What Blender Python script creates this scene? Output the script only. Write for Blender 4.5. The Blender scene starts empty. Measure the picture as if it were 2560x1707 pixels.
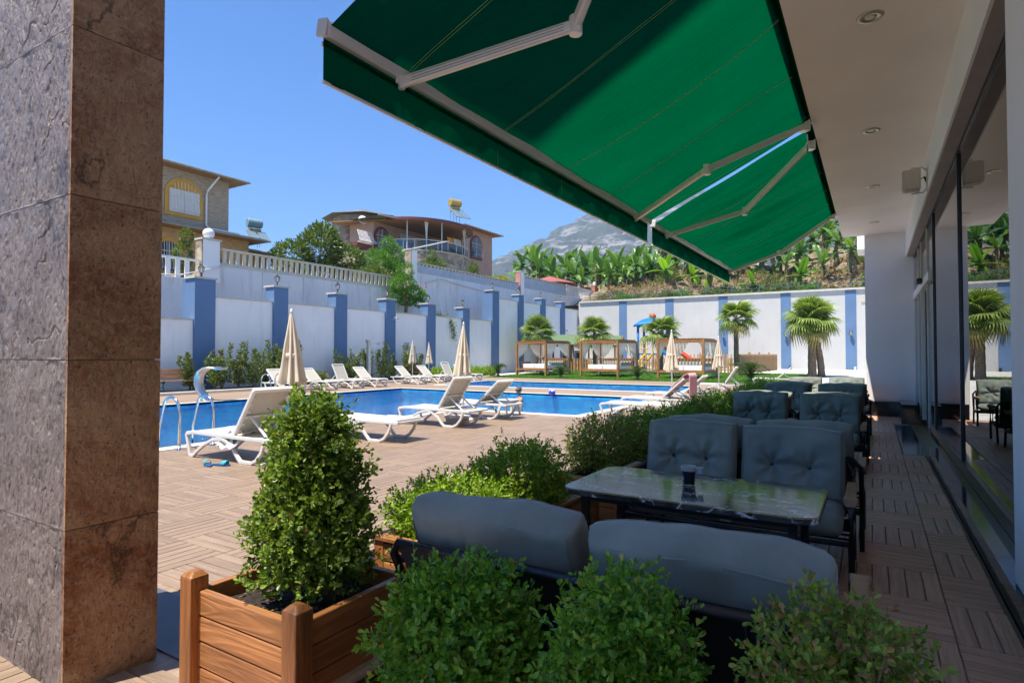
import bpy, math, random
import numpy as np
from mathutils import Vector, Matrix, Euler
R = math.radians
rng = random.Random(11)
nr = np.random.default_rng(11)
SC = bpy.context.scene
COL = SC.collection

# ---------------------------------------------------------------- camera, sky, sun, exposure
cam = bpy.data.cameras.new('camera'); camo = bpy.data.objects.new('camera', cam); COL.objects.link(camo)
cam.sensor_width = 36.0; cam.lens = 36.0*1480/2560; cam.clip_start = 0.05; cam.clip_end = 9000
camo.location = (0, 0, 1.5)
camo.rotation_euler = (R(90+1.258), 0, R(31.4))
SC.camera = camo
SUN_EL, SUN_AZ = 69.0, 24.0            # azimuth from -Y towards -X
sd = Vector((-math.sin(R(SUN_AZ))*math.cos(R(SUN_EL)), -math.cos(R(SUN_AZ))*math.cos(R(SUN_EL)), math.sin(R(SUN_EL))))
world = bpy.data.worlds.new('World'); SC.world = world; world.use_nodes = True
wn = world.node_tree.nodes; wl = world.node_tree.links
sky = wn.new('ShaderNodeTexSky'); sky.sky_type = 'NISHITA'; sky.sun_disc = False
sky.sun_elevation = R(SUN_EL); sky.sun_rotation = math.atan2(sd.x, sd.y)
sky.altitude = 3500; sky.air_density = 1.0; sky.dust_density = 0.0; sky.ozone_density = 10.0
hs_ = wn.new('ShaderNodeHueSaturation'); hs_.inputs['Saturation'].default_value = 1.16; wl.new(sky.outputs[0], hs_.inputs['Color']); wl.new(hs_.outputs[0], wn['Background'].inputs[0]); wn['Background'].inputs[1].default_value = 0.055
sl = bpy.data.lights.new('sun', 'SUN'); sl.energy = 2.1; sl.angle = R(0.5); sl.color = (1.0, 0.92, 0.80)
slo = bpy.data.objects.new('sun', sl); COL.objects.link(slo)
slo.rotation_euler = sd.to_track_quat('Z', 'Y').to_euler(); slo.location = (0, 0, 30)
SC.view_settings.view_transform = 'Standard'; SC.view_settings.look = 'None'
SC.view_settings.gamma = 1.0; SC.view_settings.exposure = 2.38
SC.render.engine = 'CYCLES'
SC.cycles.use_denoising = True
SC.cycles.max_bounces = 10; SC.cycles.diffuse_bounces = 7; SC.cycles.transparent_max_bounces = 12
SC.cycles.caustics_reflective = False; SC.cycles.caustics_refractive = False
SC.cycles.sample_clamp_indirect = 12.0

# ---------------------------------------------------------------- materials
MATS = {}
def nmat(name):
    m = bpy.data.materials.new(name); m.use_nodes = True
    nt = m.node_tree; b = nt.nodes['Principled BSDF']; MATS[name] = m
    return m, nt.nodes, nt.links, b
def ramp(N, L, fac, c0, c1, p0=0.0, p1=1.0):
    r = N.new('ShaderNodeValToRGB'); L.new(fac, r.inputs[0])
    r.color_ramp.elements[0].position = p0; r.color_ramp.elements[1].position = p1
    r.color_ramp.elements[0].color = (*c0, 1); r.color_ramp.elements[1].color = (*c1, 1)
    return r.outputs[0]
def coords(N, L, scale=(1, 1, 1), rnd=True, kind='Object'):
    t = N.new('ShaderNodeTexCoord'); mp = N.new('ShaderNodeMapping'); L.new(t.outputs[kind], mp.inputs[0])
    mp.inputs['Scale'].default_value = scale
    if rnd:
        oi = N.new('ShaderNodeObjectInfo'); mu = N.new('ShaderNodeMath'); mu.operation = 'MULTIPLY'
        L.new(oi.outputs['Random'], mu.inputs[0]); mu.inputs[1].default_value = 37.0
        L.new(mu.outputs[0], mp.inputs['Location'])
    return mp.outputs[0]
def noise(N, L, vec, scale, detail=4, rough=0.55, dist=0.0):
    n = N.new('ShaderNodeTexNoise'); L.new(vec, n.inputs['Vector'])
    n.inputs['Scale'].default_value = scale; n.inputs['Detail'].default_value = detail
    n.inputs['Roughness'].default_value = rough; n.inputs['Distortion'].default_value = dist
    return n.outputs[0]
def bump(N, L, b, h, strength, dist=0.01, inp='Normal'):
    bp = N.new('ShaderNodeBump'); L.new(h, bp.inputs['Height'])
    bp.inputs['Strength'].default_value = strength; bp.inputs['Distance'].default_value = dist
    L.new(bp.outputs[0], b.inputs[inp]); return bp
def mixc(N, L, fac, a, b_, mode='MIX'):
    m = N.new('ShaderNodeMix'); m.data_type = 'RGBA'; m.blend_type = mode
    for i, v in ((0, fac), (6, a), (7, b_)):
        if hasattr(v, 'is_output'): L.new(v, m.inputs[i])
        elif isinstance(v, (int, float)): m.inputs[i].default_value = v
        else: m.inputs[i].default_value = (*v, 1)
    return m.outputs[2]
def sc(c, k): return tuple(min(1, x*k) for x in c)
def simple(name, c, rough=0.55, metal=0.0, var=0.12, vs=3.0, bs=0.0, bscale=60.0, spec=0.5, coat=0.0, rvar=0.0, dirt=0.0):
    m, N, L, b = nmat(name)
    v = coords(N, L)
    col = ramp(N, L, noise(N, L, v, vs, 5), sc(c, 1-var), sc(c, 1+var), 0.3, 0.7)
    if rvar:
        oi = N.new('ShaderNodeObjectInfo'); col = mixc(N, L, ramp(N, L, oi.outputs['Random'], (0, 0, 0), (rvar,)*3), col, sc(c, 0.45))
    if dirt:
        d = noise(N, L, coords(N, L, (1.6, 1.6, 0.22)), 2.0, 9, 0.72)
        col = mixc(N, L, ramp(N, L, d, (0, 0, 0), (dirt,)*3, 0.52, 0.8), col, (0.22, 0.19, 0.15))
    L.new(col, b.inputs['Base Color'])
    b.inputs['Roughness'].default_value = rough; b.inputs['Metallic'].default_value = metal
    b.inputs['Specular IOR Level'].default_value = spec; b.inputs['Coat Weight'].default_value = coat
    if bs: bump(N, L, b, noise(N, L, v, bscale, 6, 0.65), bs)
    return m
simple('white_plaster', (0.86, 0.85, 0.84), 0.85, var=0.05, vs=0.6, bs=0.25, bscale=90, dirt=0.12)
simple('wall_plaster', (0.90, 0.89, 0.88), 0.9, var=0.06, vs=0.35, bs=0.3, bscale=60, dirt=0.26)
simple('concrete_white', (0.70, 0.71, 0.72), 0.9, var=0.1, vs=0.5, bs=0.3, bscale=30, dirt=0.55)
simple('soffit_plaster', (0.90, 0.85, 0.81), 0.85, var=0.05, vs=0.9, bs=0.5, bscale=110)
simple('end_plaster', (0.52, 0.52, 0.51), 0.85, var=0.06, vs=0.5, bs=0.3, bscale=50, dirt=0.20)
simple('blue_paint', (0.11, 0.20, 0.36), 0.8, var=0.08, vs=0.8, bs=0.2, bscale=70)
simple('grey_block', (0.42, 0.47, 0.53), 0.85, var=0.1, vs=1.5, bs=0.3, bscale=40)
simple('stone_coping', (0.56, 0.54, 0.49), 0.75, var=0.1, vs=2.5, bs=0.2, bscale=70, dirt=0.12)
simple('white_plastic', (0.64, 0.63, 0.60), 0.35, var=0.04, vs=4)
simple('sling', (0.46, 0.43, 0.36), 0.75, var=0.05, vs=8, bs=0.3, bscale=300)
simple('white_metal', (0.80, 0.78, 0.75), 0.4, var=0.04, vs=4)
simple('awning_metal', (0.86, 0.83, 0.79), 0.32, metal=0.15, var=0.05, vs=3)
simple('dark_metal', (0.02, 0.021, 0.026), 0.35, metal=0.3, var=0.15, vs=5, spec=0.6)
simple('black_iron', (0.015, 0.015, 0.017), 0.5, var=0.15)
simple('grey_railing', (0.10, 0.13, 0.16), 0.5, metal=0.3)
simple('steel', (0.62, 0.63, 0.65), 0.14, metal=1.0, var=0.05, vs=12)
simple('brushed_steel', (0.6, 0.6, 0.6), 0.33, metal=1.0, var=0.08, vs=20)
simple('granite_black', (0.012, 0.011, 0.013), 0.1, var=0.5, vs=90, spec=0.6)
simple('granite_grey', (0.09, 0.10, 0.115), 0.45, var=0.3, vs=150)
simple('soil', (0.022, 0.015, 0.010), 0.95, var=0.6, vs=40, bs=1.0, bscale=60)
simple('umbrella_cloth', (0.62, 0.54, 0.42), 0.85, var=0.06, vs=3, bs=0.15, bscale=200)
simple('curtain_white', (0.78, 0.76, 0.72), 0.85, var=0.04)
simple('cabana_wood', (0.34, 0.155, 0.05), 0.55, var=0.25, vs=5, bs=0.2, bscale=30)
simple('bench_wood', (0.30, 0.15, 0.06), 0.55, var=0.25, vs=5, rvar=0.25)
simple('picket_wood', (0.40, 0.24, 0.11), 0.7, var=0.2, vs=4, rvar=0.3)
simple('mattress_white', (0.80, 0.80, 0.79), 0.8, var=0.03)
simple('mattress_grey', (0.30, 0.30, 0.27), 0.85, var=0.06)
simple('shingle_green', (0.10, 0.165, 0.085), 0.9, var=0.25, vs=14, bs=0.5, bscale=25)
simple('play_blue', (0.01, 0.17, 0.55), 0.3, var=0.08)
simple('play_yellow', (0.75, 0.50, 0.02), 0.35, var=0.08)
simple('play_red', (0.65, 0.07, 0.02), 0.3, var=0.08)
simple('play_green', (0.03, 0.30, 0.05), 0.3, var=0.08)
simple('bark', (0.20, 0.14, 0.09), 0.95, var=0.4, vs=9, bs=1.0, bscale=18)
simple('twig', (0.16, 0.10, 0.05), 0.9, var=0.3, vs=12)
simple('banana_stem', (0.16, 0.13, 0.055), 0.8, var=0.45, vs=6, bs=0.6, bscale=9)
simple('dry_leaf', (0.30, 0.20, 0.10), 0.9, var=0.3, vs=8)
simple('house_tan', (0.56, 0.42, 0.27), 0.9, var=0.1, vs=2)
simple('house_peach', (0.50, 0.34, 0.25), 0.9, var=0.06, vs=1.2, bs=0.2, bscale=50)
simple('ochre_trim', (0.60, 0.33, 0.045), 0.7, var=0.08)
simple('maroon_trim', (0.17, 0.045, 0.045), 0.6, var=0.1)
simple('roof_grey', (0.13, 0.14, 0.14), 0.75, var=0.2, vs=4)
simple('eave_wood', (0.30, 0.17, 0.08), 0.7, var=0.2, vs=4)
simple('gutter', (0.28, 0.27, 0.24), 0.5, var=0.15, vs=3)
simple('window_dark', (0.03, 0.035, 0.045), 0.12, var=0.2)
simple('baluster_cream', (0.62, 0.56, 0.44), 0.85, var=0.15, vs=3, dirt=0.25)
simple('tank_blue', (0.20, 0.31, 0.36), 0.45, var=0.1)
simple('tank_gold', (0.55, 0.38, 0.09), 0.4, metal=0.4, var=0.1)
simple('solar_panel', (0.16, 0.22, 0.26), 0.15, var=0.1)
simple('dish_white', (0.75, 0.75, 0.73), 0.5, var=0.04)
simple('globe_white', (0.75, 0.76, 0.78), 0.3, var=0.04)
simple('brick_orange', (0.45, 0.15, 0.08), 0.85, var=0.2, vs=6)
simple('pink_paint', (0.50, 0.24, 0.22), 0.85, var=0.08)
simple('awning_maroon', (0.30, 0.09, 0.085), 0.85, var=0.1)
simple('towel_pink', (0.72, 0.38, 0.45), 0.95, var=0.06, vs=20, bs=0.5, bscale=250)
simple('flipflop_blue', (0.01, 0.07, 0.22), 0.5, var=0.1)
simple('flipflop_teal', (0.02, 0.40, 0.45), 0.45, var=0.1)
simple('teak', (0.33, 0.19, 0.10), 0.55, var=0.2, vs=14, bs=0.2, bscale=40)
simple('cup_black', (0.012, 0.013, 0.016), 0.35, var=0.2)
simple('cup_lid', (0.42, 0.45, 0.46), 0.4, metal=0.3, var=0.08)
simple('ash', (0.45, 0.42, 0.38), 0.95, var=0.2, vs=40)
simple('sticker_blue', (0.05, 0.17, 0.45), 0.5, var=0.05)
simple('sticker_white', (0.8, 0.8, 0.8), 0.5, var=0.03)
simple('skin', (0.40, 0.20, 0.125), 0.5, var=0.08, vs=8)
simple('skin_child', (0.50, 0.29, 0.20), 0.5, var=0.08, vs=8)
simple('hair_grey', (0.09, 0.085, 0.08), 0.8, var=0.3, vs=40)
simple('hair_dark', (0.03, 0.02, 0.015), 0.7, var=0.3, vs=40)
simple('lens_dark', (0.008, 0.008, 0.01), 0.1)
simple('yellow_plastic', (0.8, 0.6, 0.05), 0.4)
simple('ball_red', (0.7, 0.02, 0.03), 0.35); simple('ball_blue', (0.02, 0.08, 0.55), 0.35)
simple('speaker_grey', (0.60, 0.55, 0.50), 0.5, var=0.05)
simple('button_dark', (0.02, 0.025, 0.028), 0.6)
simple('pavers', (0.50, 0.49, 0.45), 0.85, var=0.15, vs=1.5, bs=0.3, bscale=20)
simple('pebbles', (0.62, 0.61, 0.58), 0.9, var=0.2, vs=30, bs=1.0, bscale=22)
simple('header_grey', (0.42, 0.39, 0.37), 0.9, var=0.1, vs=3, bs=0.8, bscale=120)
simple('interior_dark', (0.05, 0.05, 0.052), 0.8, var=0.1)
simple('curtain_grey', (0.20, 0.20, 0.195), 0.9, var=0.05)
simple('pale_lamp', (0.55, 0.52, 0.40), 0.35, metal=0.6, var=0.1)
simple('cloth_rose', (0.50, 0.30, 0.29), 0.9, var=0.1, vs=5); simple('cloth_orange', (0.75, 0.28, 0.02), 0.9, var=0.2, vs=12)
simple('cloth_cream', (0.60, 0.50, 0.36), 0.9, var=0.15, vs=6); simple('cloth_red', (0.5, 0.05, 0.04), 0.9)
simple('dry_grass', (0.38, 0.26, 0.12), 0.95, var=0.3, vs=8)
simple('pond_cloth', (0.7, 0.7, 0.7), 0.8)

def wood_mat(name, c, axis, k=1.0, gap=0.0, rough=0.5, spread=0.5, ring=0.35):
    m, N, L, b = nmat(name)
    s = [26.0*k]*3; s[axis] = 1.6*k
    v = coords(N, L, tuple(s)); g = noise(N, L, v, 1.0, 6, 0.6, 0.4)
    s2 = [9.0*k]*3; s2[axis] = 0.9*k
    w = N.new('ShaderNodeTexNoise'); L.new(coords(N, L, tuple(s2)), w.inputs['Vector']); w.inputs['Scale'].default_value = 1.2; w.inputs['Detail'].default_value = 3; w.inputs['Distortion'].default_value = 1.2
    si = N.new('ShaderNodeMath'); si.operation = 'SINE'; mu = N.new('ShaderNodeMath'); mu.operation = 'MULTIPLY'; L.new(w.outputs[0], mu.inputs[0]); mu.inputs[1].default_value = 42; L.new(mu.outputs[0], si.inputs[0])
    c1 = ramp(N, L, g, sc(c, 1-spread*0.8), sc(c, 1+spread*0.7), 0.3, 0.72)
    c2 = mixc(N, L, ramp(N, L, si.outputs[0], (0, 0, 0), (ring,)*3, 0.35, 1.0), c1, sc(c, 0.5))
    gi = N.new('ShaderNodeNewGeometry'); oi = N.new('ShaderNodeObjectInfo')
    ad = N.new('ShaderNodeMath'); ad.operation = 'ADD'; L.new(gi.outputs['Random Per Island'], ad.inputs[0]); L.new(oi.outputs['Random'], ad.inputs[1])
    fr = N.new('ShaderNodeMath'); fr.operation = 'FRACT'; L.new(ad.outputs[0], fr.inputs[0])
    c3 = mixc(N, L, 1.0, c2, ramp(N, L, fr.outputs[0], (0.90, 0.89, 0.88), (1.08, 1.06, 1.04)), 'MULTIPLY')
    L.new(c3, b.inputs['Base Color']); b.inputs['Roughness'].default_value = rough
    h = N.new('ShaderNodeMath'); h.operation = 'ADD'; L.new(g, h.inputs[0]); L.new(si.outputs[0], h.inputs[1])
    bump(N, L, b, h.outputs[0], 0.25, 0.004)
    return m
wood_mat('plank_x', (0.280, 0.202, 0.142), 0, rough=0.45, spread=0.28, ring=0.16)
wood_mat('plank_y', (0.280, 0.202, 0.142), 1, rough=0.45, spread=0.28, ring=0.16)
wood_mat('floor_x', (0.62, 0.345, 0.225), 0, rough=0.42, spread=0.32, ring=0.24)  # same tile as the deck, colour lightened to brighten the shaded terrace
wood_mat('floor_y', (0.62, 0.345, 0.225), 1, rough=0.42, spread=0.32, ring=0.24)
wood_mat('planter_x', (0.34, 0.150, 0.050), 0, 0.8, rough=0.4, spread=0.5, ring=0.3)
wood_mat('planter_y', (0.33, 0.140, 0.045), 1, 0.8, rough=0.4, spread=0.5, ring=0.3)
wood_mat('planter_z', (0.30, 0.120, 0.035), 2, 0.8, rough=0.4, spread=0.5, ring=0.3)
simple('grout', (0.20, 0.15, 0.12), 0.9, var=0.2)

def deck_mat():                      # far deck: the tiles too small to pick apart
    m, N, L, b = nmat('deck_far')
    v = coords(N, L, rnd=False)
    ch = N.new('ShaderNodeTexChecker'); L.new(v, ch.inputs[0]); ch.inputs['Scale'].default_value = 1/0.57
    c = (0.280, 0.202, 0.142)
    nx = noise(N, L, coords(N, L, (2, 40, 1), False), 1.0, 4); ny = noise(N, L, coords(N, L, (40, 2, 1), False), 1.0, 4)
    mm = mixc(N, L, ch.outputs['Fac'], nx, ny)
    col = ramp(N, L, mm, sc(c, 0.7), sc(c, 1.25), 0.3, 0.7)
    col = mixc(N, L, ramp(N, L, noise(N, L, v, 0.4, 5), (0, 0, 0), (0.35,)*3, 0.4, 0.7), col, sc(c, 1.3))
    L.new(col, b.inputs['Base Color']); b.inputs['Roughness'].default_value = 0.55
deck_mat()

def slate(name, c0, c1, c2, rough, stretch, spec=0.5, amp=1.0):
    m, N, L, b = nmat(name)
    v = coords(N, L, stretch)
    base = ramp(N, L, noise(N, L, coords(N, L), 1.7, 6, 0.62, 0.8), c0, c1, 0.36, 0.64)
    fine = noise(N, L, v, 26, 9, 0.72)
    col = mixc(N, L, ramp(N, L, fine, (0, 0, 0), (0.75,)*3, 0.45, 0.75), base, c2)
    pit = noise(N, L, v, 70, 3, 0.6)
    col = mixc(N, L, ramp(N, L, pit, (0.8,)*3, (0, 0, 0), 0.28, 0.40), col, sc(c0, 0.25))  # relief shade put into the colour: pits darker, ridges lighter
    # long cracks: one iso-line of a large noise
    crk = noise(N, L, coords(N, L, (1, 1, 0.6)), 1.3, 8, 0.6)
    a = N.new('ShaderNodeMath'); a.operation = 'SUBTRACT'; L.new(crk, a.inputs[0]); a.inputs[1].default_value = 0.5
    a2 = N.new('ShaderNodeMath'); a2.operation = 'ABSOLUTE'; L.new(a.outputs[0], a2.inputs[0])
    cf = ramp(N, L, a2.outputs[0], (0.8,)*3, (0, 0, 0), 0.0, 0.012)
    col = mixc(N, L, cf, col, sc(c0, 0.2))
    L.new(col, b.inputs['Base Color']); b.inputs['Roughness'].default_value = rough
    b.inputs['Specular IOR Level'].default_value = spec
    h1 = N.new('ShaderNodeMath'); h1.operation = 'MULTIPLY_ADD'; L.new(fine, h1.inputs[0]); h1.inputs[1].default_value = 1.6
    L.new(noise(N, L, v, 9, 8, 0.7), h1.inputs[2])
    h2 = N.new('ShaderNodeMath'); h2.operation = 'MULTIPLY_ADD'; L.new(ramp(N, L, pit, (0, 0, 0), (1, 1, 1), 0.25, 0.42), h2.inputs[0]); h2.inputs[1].default_value = 0.5; L.new(h1.outputs[0], h2.inputs[2])
    bump(N, L, b, h2.outputs[0], amp, 0.012)
slate('slate_brown', (0.23, 0.085, 0.026), (0.50, 0.31, 0.16), (0.56, 0.40, 0.25), 0.6, (1, 1, 1.1))
slate('slate_grey', (0.14, 0.105, 0.09), (0.25, 0.20, 0.175), (0.38, 0.32, 0.28), 0.3, (1.6, 1, 0.5), 0.8, 1.0)

def leafmat(name, c0, c1, c2=None, trans=0.35, rough=0.4, spec=0.4, frac2=0.08):
    m, N, L, b = nmat(name)
    g = N.new('ShaderNodeNewGeometry')
    oi = N.new('ShaderNodeObjectInfo'); ad = N.new('ShaderNodeMath'); ad.operation = 'ADD'
    L.new(g.outputs['Random Per Island'], ad.inputs[0]); L.new(oi.outputs['Random'], ad.inputs[1])
    fr = N.new('ShaderNodeMath'); fr.operation = 'FRACT'; L.new(ad.outputs[0], fr.inputs[0])
    rp = N.new('ShaderNodeValToRGB'); L.new(fr.outputs[0], rp.inputs[0]); e = rp.color_ramp.elements
    e[0].color = (*c0, 1); e[0].position = 0.0; e[1].color = (*c1, 1); e[1].position = 1-frac2 if c2 else 1.0
    if c2: q = e.new(min(0.999, 1-frac2+0.012)); q.color = (*c2, 1)
    col = rp.outputs[0]
    L.new(col, b.inputs['Base Color']); b.inputs['Roughness'].default_value = rough
    b.inputs['Specular IOR Level'].default_value = spec
    tr = N.new('ShaderNodeBsdfTranslucent'); L.new(mixc(N, L, 1.0, col, (1.5, 1.6, 0.6), 'MULTIPLY'), tr.inputs[0])
    mx = N.new('ShaderNodeMixShader'); mx.inputs[0].default_value = trans
    L.new(b.outputs[0], mx.inputs[1]); L.new(tr.outputs[0], mx.inputs[2]); L.new(mx.outputs[0], N['Material Output'].inputs[0])
leafmat('leaf_box_dark', (0.06, 0.12, 0.014), (0.24, 0.34, 0.045), (0.26, 0.16, 0.05), 0.28, frac2=0.02)
leafmat('leaf_box_mid', (0.06, 0.18, 0.018), (0.25, 0.46, 0.05), (0.42, 0.40, 0.08), 0.3, frac2=0.05)
leafmat('leaf_box_dry', (0.09, 0.17, 0.02), (0.30, 0.40, 0.06), (0.34, 0.20, 0.09), 0.28, frac2=0.2)
leafmat('leaf_box_light', (0.12, 0.22, 0.015), (0.32, 0.46, 0.04), None, 0.35)
leafmat('leaf_photinia', (0.07, 0.12, 0.03), (0.20, 0.26, 0.08), (0.16, 0.045, 0.03), 0.25, frac2=0.07)
leafmat('leaf_tree', (0.04, 0.09, 0.016), (0.20, 0.25, 0.06), None, 0.25)
leafmat('leaf_vine', (0.05, 0.14, 0.012), (0.13, 0.30, 0.025), None, 0.35)
leafmat('leaf_palm', (0.11, 0.18, 0.035), (0.28, 0.36, 0.08), None, 0.3)
leafmat('leaf_palm_old', (0.24, 0.22, 0.06), (0.36, 0.29, 0.09), None, 0.3)
leafmat('leaf_cycad', (0.03, 0.07, 0.016), (0.09, 0.15, 0.03), None, 0.15)
leafmat('leaf_banana', (0.05, 0.13, 0.025), (0.14, 0.27, 0.05), None, 0.3, 0.35)
leafmat('leaf_banana_lime', (0.10, 0.24, 0.02), (0.20, 0.38, 0.03), None, 0.45, 0.35)
leafmat('leaf_scrub', (0.06, 0.10, 0.02), (0.17, 0.24, 0.05), None, 0.3)
leafmat('leaf_yellow', (0.25, 0.28, 0.02), (0.40, 0.42, 0.03), None, 0.35)
leafmat('grass_blade', (0.05, 0.15, 0.012), (0.13, 0.28, 0.025), None, 0.3)
leafmat('straw', (0.22, 0.14, 0.06), (0.42, 0.30, 0.15), None, 0.2)

def special():
    # awning cloth: light comes through it
    m, N, L, b = nmat('awning_cloth')
    v = coords(N, L); col = ramp(N, L, noise(N, L, v, 1.5, 4), (0.0, 0.045, 0.018), (0.0, 0.064, 0.027))
    d = N.new('ShaderNodeBsdfDiffuse'); t = N.new('ShaderNodeBsdfTranslucent'); L.new(col, d.inputs[0])
    L.new(mixc(N, L, 1.0, col, (1.0, 1.25, 1.1), 'MULTIPLY'), t.inputs[0])
    bp = N.new('ShaderNodeBump'); bp.inputs['Strength'].default_value = 0.5; bp.inputs['Distance'].default_value = 0.02
    L.new(noise(N, L, coords(N, L, (1.2, 14, 1.2)), 1.6, 5), bp.inputs['Height']); L.new(bp.outputs[0], d.inputs['Normal']); L.new(bp.outputs[0], t.inputs['Normal'])
    mx = N.new('ShaderNodeMixShader'); mx.inputs[0].default_value = 0.6
    L.new(d.outputs[0], mx.inputs[1]); L.new(t.outputs[0], mx.inputs[2]); L.new(mx.outputs[0], N['Material Output'].inputs[0])
    simple('stitch', (0.25, 0.42, 0.16), 0.8)
    # sheer curtain
    m, N, L, b = nmat('sheer'); d = N.new('ShaderNodeBsdfDiffuse'); t = N.new('ShaderNodeBsdfTranslucent'); tp = N.new('ShaderNodeBsdfTransparent')
    d.inputs[0].default_value = (0.85, 0.82, 0.78, 1); t.inputs[0].default_value = (0.80, 0.77, 0.72, 1)
    m1 = N.new('ShaderNodeMixShader'); m1.inputs[0].default_value = 0.45; L.new(d.outputs[0], m1.inputs[1]); L.new(t.outputs[0], m1.inputs[2])
    m2 = N.new('ShaderNodeMixShader'); m2.inputs[0].default_value = 0.12; L.new(m1.outputs[0], m2.inputs[1]); L.new(tp.outputs[0], m2.inputs[2])
    L.new(m2.outputs[0], N['Material Output'].inputs[0])
    # pool water
    m, N, L, b = nmat('pool_water')
    v = coords(N, L, (1, 1, 1), False)
    h = N.new('ShaderNodeMath'); h.operation = 'ADD'; L.new(noise(N, L, coords(N, L, (1.0, 1.3, 1), False), 2.6, 3, 0.55, 0.6), h.inputs[0])
    q = N.new('ShaderNodeMath'); q.operation = 'MULTIPLY'; q.inputs[1].default_value = 0.35; L.new(noise(N, L, v, 9, 3, 0.6), q.inputs[0]); L.new(q.outputs[0], h.inputs[1])
    bp = N.new('ShaderNodeBump'); bp.inputs['Strength'].default_value = 0.75; bp.inputs['Distance'].default_value = 0.08; L.new(h.outputs[0], bp.inputs['Height'])
    tp = N.new('ShaderNodeBsdfTransparent'); tp.inputs[0].default_value = (0.90, 0.98, 1.0, 1)
    rf = N.new('ShaderNodeBsdfRefraction'); rf.inputs['IOR'].default_value = 1.33; rf.inputs['Roughness'].default_value = 0.0; rf.inputs[0].default_value = (0.85, 0.97, 1, 1); L.new(bp.outputs[0], rf.inputs['Normal'])
    gl = N.new('ShaderNodeBsdfGlossy'); gl.inputs['Roughness'].default_value = 0.03; L.new(bp.outputs[0], gl.inputs['Normal'])
    f = N.new('ShaderNodeFresnel'); f.inputs[0].default_value = 1.33; L.new(bp.outputs[0], f.inputs['Normal'])
    m1 = N.new('ShaderNodeMixShader'); m1.inputs[0].default_value = 0.22; L.new(tp.outputs[0], m1.inputs[1]); L.new(rf.outputs[0], m1.inputs[2])
    m2 = N.new('ShaderNodeMixShader'); L.new(f.outputs[0], m2.inputs[0]); L.new(m1.outputs[0], m2.inputs[1]); L.new(gl.outputs[0], m2.inputs[2])
    L.new(m2.outputs[0], N['Material Output'].inputs[0])
    # pool mosaic
    m, N, L, b = nmat('pool_mosaic')
    br = N.new('ShaderNodeTexBrick'); L.new(coords(N, L, (1, 1, 1), False), br.inputs[0]); br.offset = 0
    br.inputs['Scale'].default_value = 1.0; br.inputs['Brick Width'].default_value = 0.25; br.inputs['Row Height'].default_value = 0.25; br.inputs['Mortar Size'].default_value = 0.008
    br.inputs['Color1'].default_value = (0.006, 0.46, 0.92, 1); br.inputs['Color2'].default_value = (0.03, 0.66, 1.0, 1); br.inputs['Mortar'].default_value = (0.12, 0.66, 0.97, 1)
    col = mixc(N, L, ramp(N, L, noise(N, L, coords(N, L, (1, 1, 1), False), 2.6, 5, 0.7, 0.8), (0, 0, 0), (0.9,)*3, 0.40, 0.62), br.outputs[0], (0.002, 0.22, 0.70))  # dark blue mottling painted in for water ripples and caustics
    L.new(col, b.inputs['Base Color']); b.inputs['Roughness'].default_value = 0.3
    # glass
    m, N, L, b = nmat('shop_glass')
    tp = N.new('ShaderNodeBsdfTransparent'); tp.inputs[0].default_value = (0.48, 0.50, 0.51, 1)
    gl = N.new('ShaderNodeBsdfGlossy'); gl.inputs['Roughness'].default_value = 0.0; gl.inputs[0].default_value = (0.95, 0.95, 0.95, 1)
    lw = N.new('ShaderNodeFresnel'); lw.inputs[0].default_value = 2.3
    m2 = N.new('ShaderNodeMixShader'); L.new(lw.outputs[0], m2.inputs[0]); L.new(tp.outputs[0], m2.inputs[1]); L.new(gl.outputs[0], m2.inputs[2])
    L.new(m2.outputs[0], N['Material Output'].inputs[0])
    # balcony glass
    m, N, L, b = nmat('rail_glass')
    tp = N.new('ShaderNodeBsdfTransparent'); tp.inputs[0].default_value = (0.5, 0.52, 0.55, 1)
    gl = N.new('ShaderNodeBsdfGlossy'); gl.inputs['Roughness'].default_value = 0.02
    m2 = N.new('ShaderNodeMixShader'); m2.inputs[0].default_value = 0.12; L.new(tp.outputs[0], m2.inputs[1]); L.new(gl.outputs[0], m2.inputs[2])
    L.new(m2.outputs[0], N['Material Output'].inputs[0])
    # black marble
    m, N, L, b = nmat('marble_black')
    def vein(scale, w, st, off):
        c_ = coords(N, L, st, True); mp = N.new('ShaderNodeMapping'); L.new(c_, mp.inputs[0]); mp.inputs['Location'].default_value = (off, off*2, 0)
        n = noise(N, L, mp.outputs[0], scale, 6, 0.55, 0.5)
        a = N.new('ShaderNodeMath'); a.operation = 'SUBTRACT'; L.new(n, a.inputs[0]); a.inputs[1].default_value = 0.5
        a2 = N.new('ShaderNodeMath'); a2.operation = 'ABSOLUTE'; L.new(a.outputs[0], a2.inputs[0])
        return ramp(N, L, a2.outputs[0], (1, 1, 1), (0, 0, 0), 0.0, w)
    v1 = vein(1.5, 0.007, (1, 2.2, 1), 3.1); v2 = vein(4.5, 0.009, (0.7, 2.4, 1), 9.2)
    msk = ramp(N, L, noise(N, L, coords(N, L), 3.0, 4), (0, 0, 0), (1, 1, 1), 0.45, 0.6)
    base = ramp(N, L, noise(N, L, coords(N, L), 7, 5), (0.02, 0.022, 0.022), (0.10, 0.115, 0.112), 0.35, 0.75)
    vv = N.new('ShaderNodeMath'); vv.operation = 'MULTIPLY'; L.new(v2, vv.inputs[0]); L.new(msk, vv.inputs[1])
    col = mixc(N, L, v1, base, (0.8, 0.8, 0.8)); col = mixc(N, L, vv.outputs[0], col, (0.75, 0.75, 0.75))
    L.new(col, b.inputs['Base Color']); b.inputs['Roughness'].default_value = 0.08; b.inputs['Specular IOR Level'].default_value = 0.5
    # sofa cloth
    m, N, L, b = nmat('sofa_cloth')
    c = (0.215, 0.228, 0.195)
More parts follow.
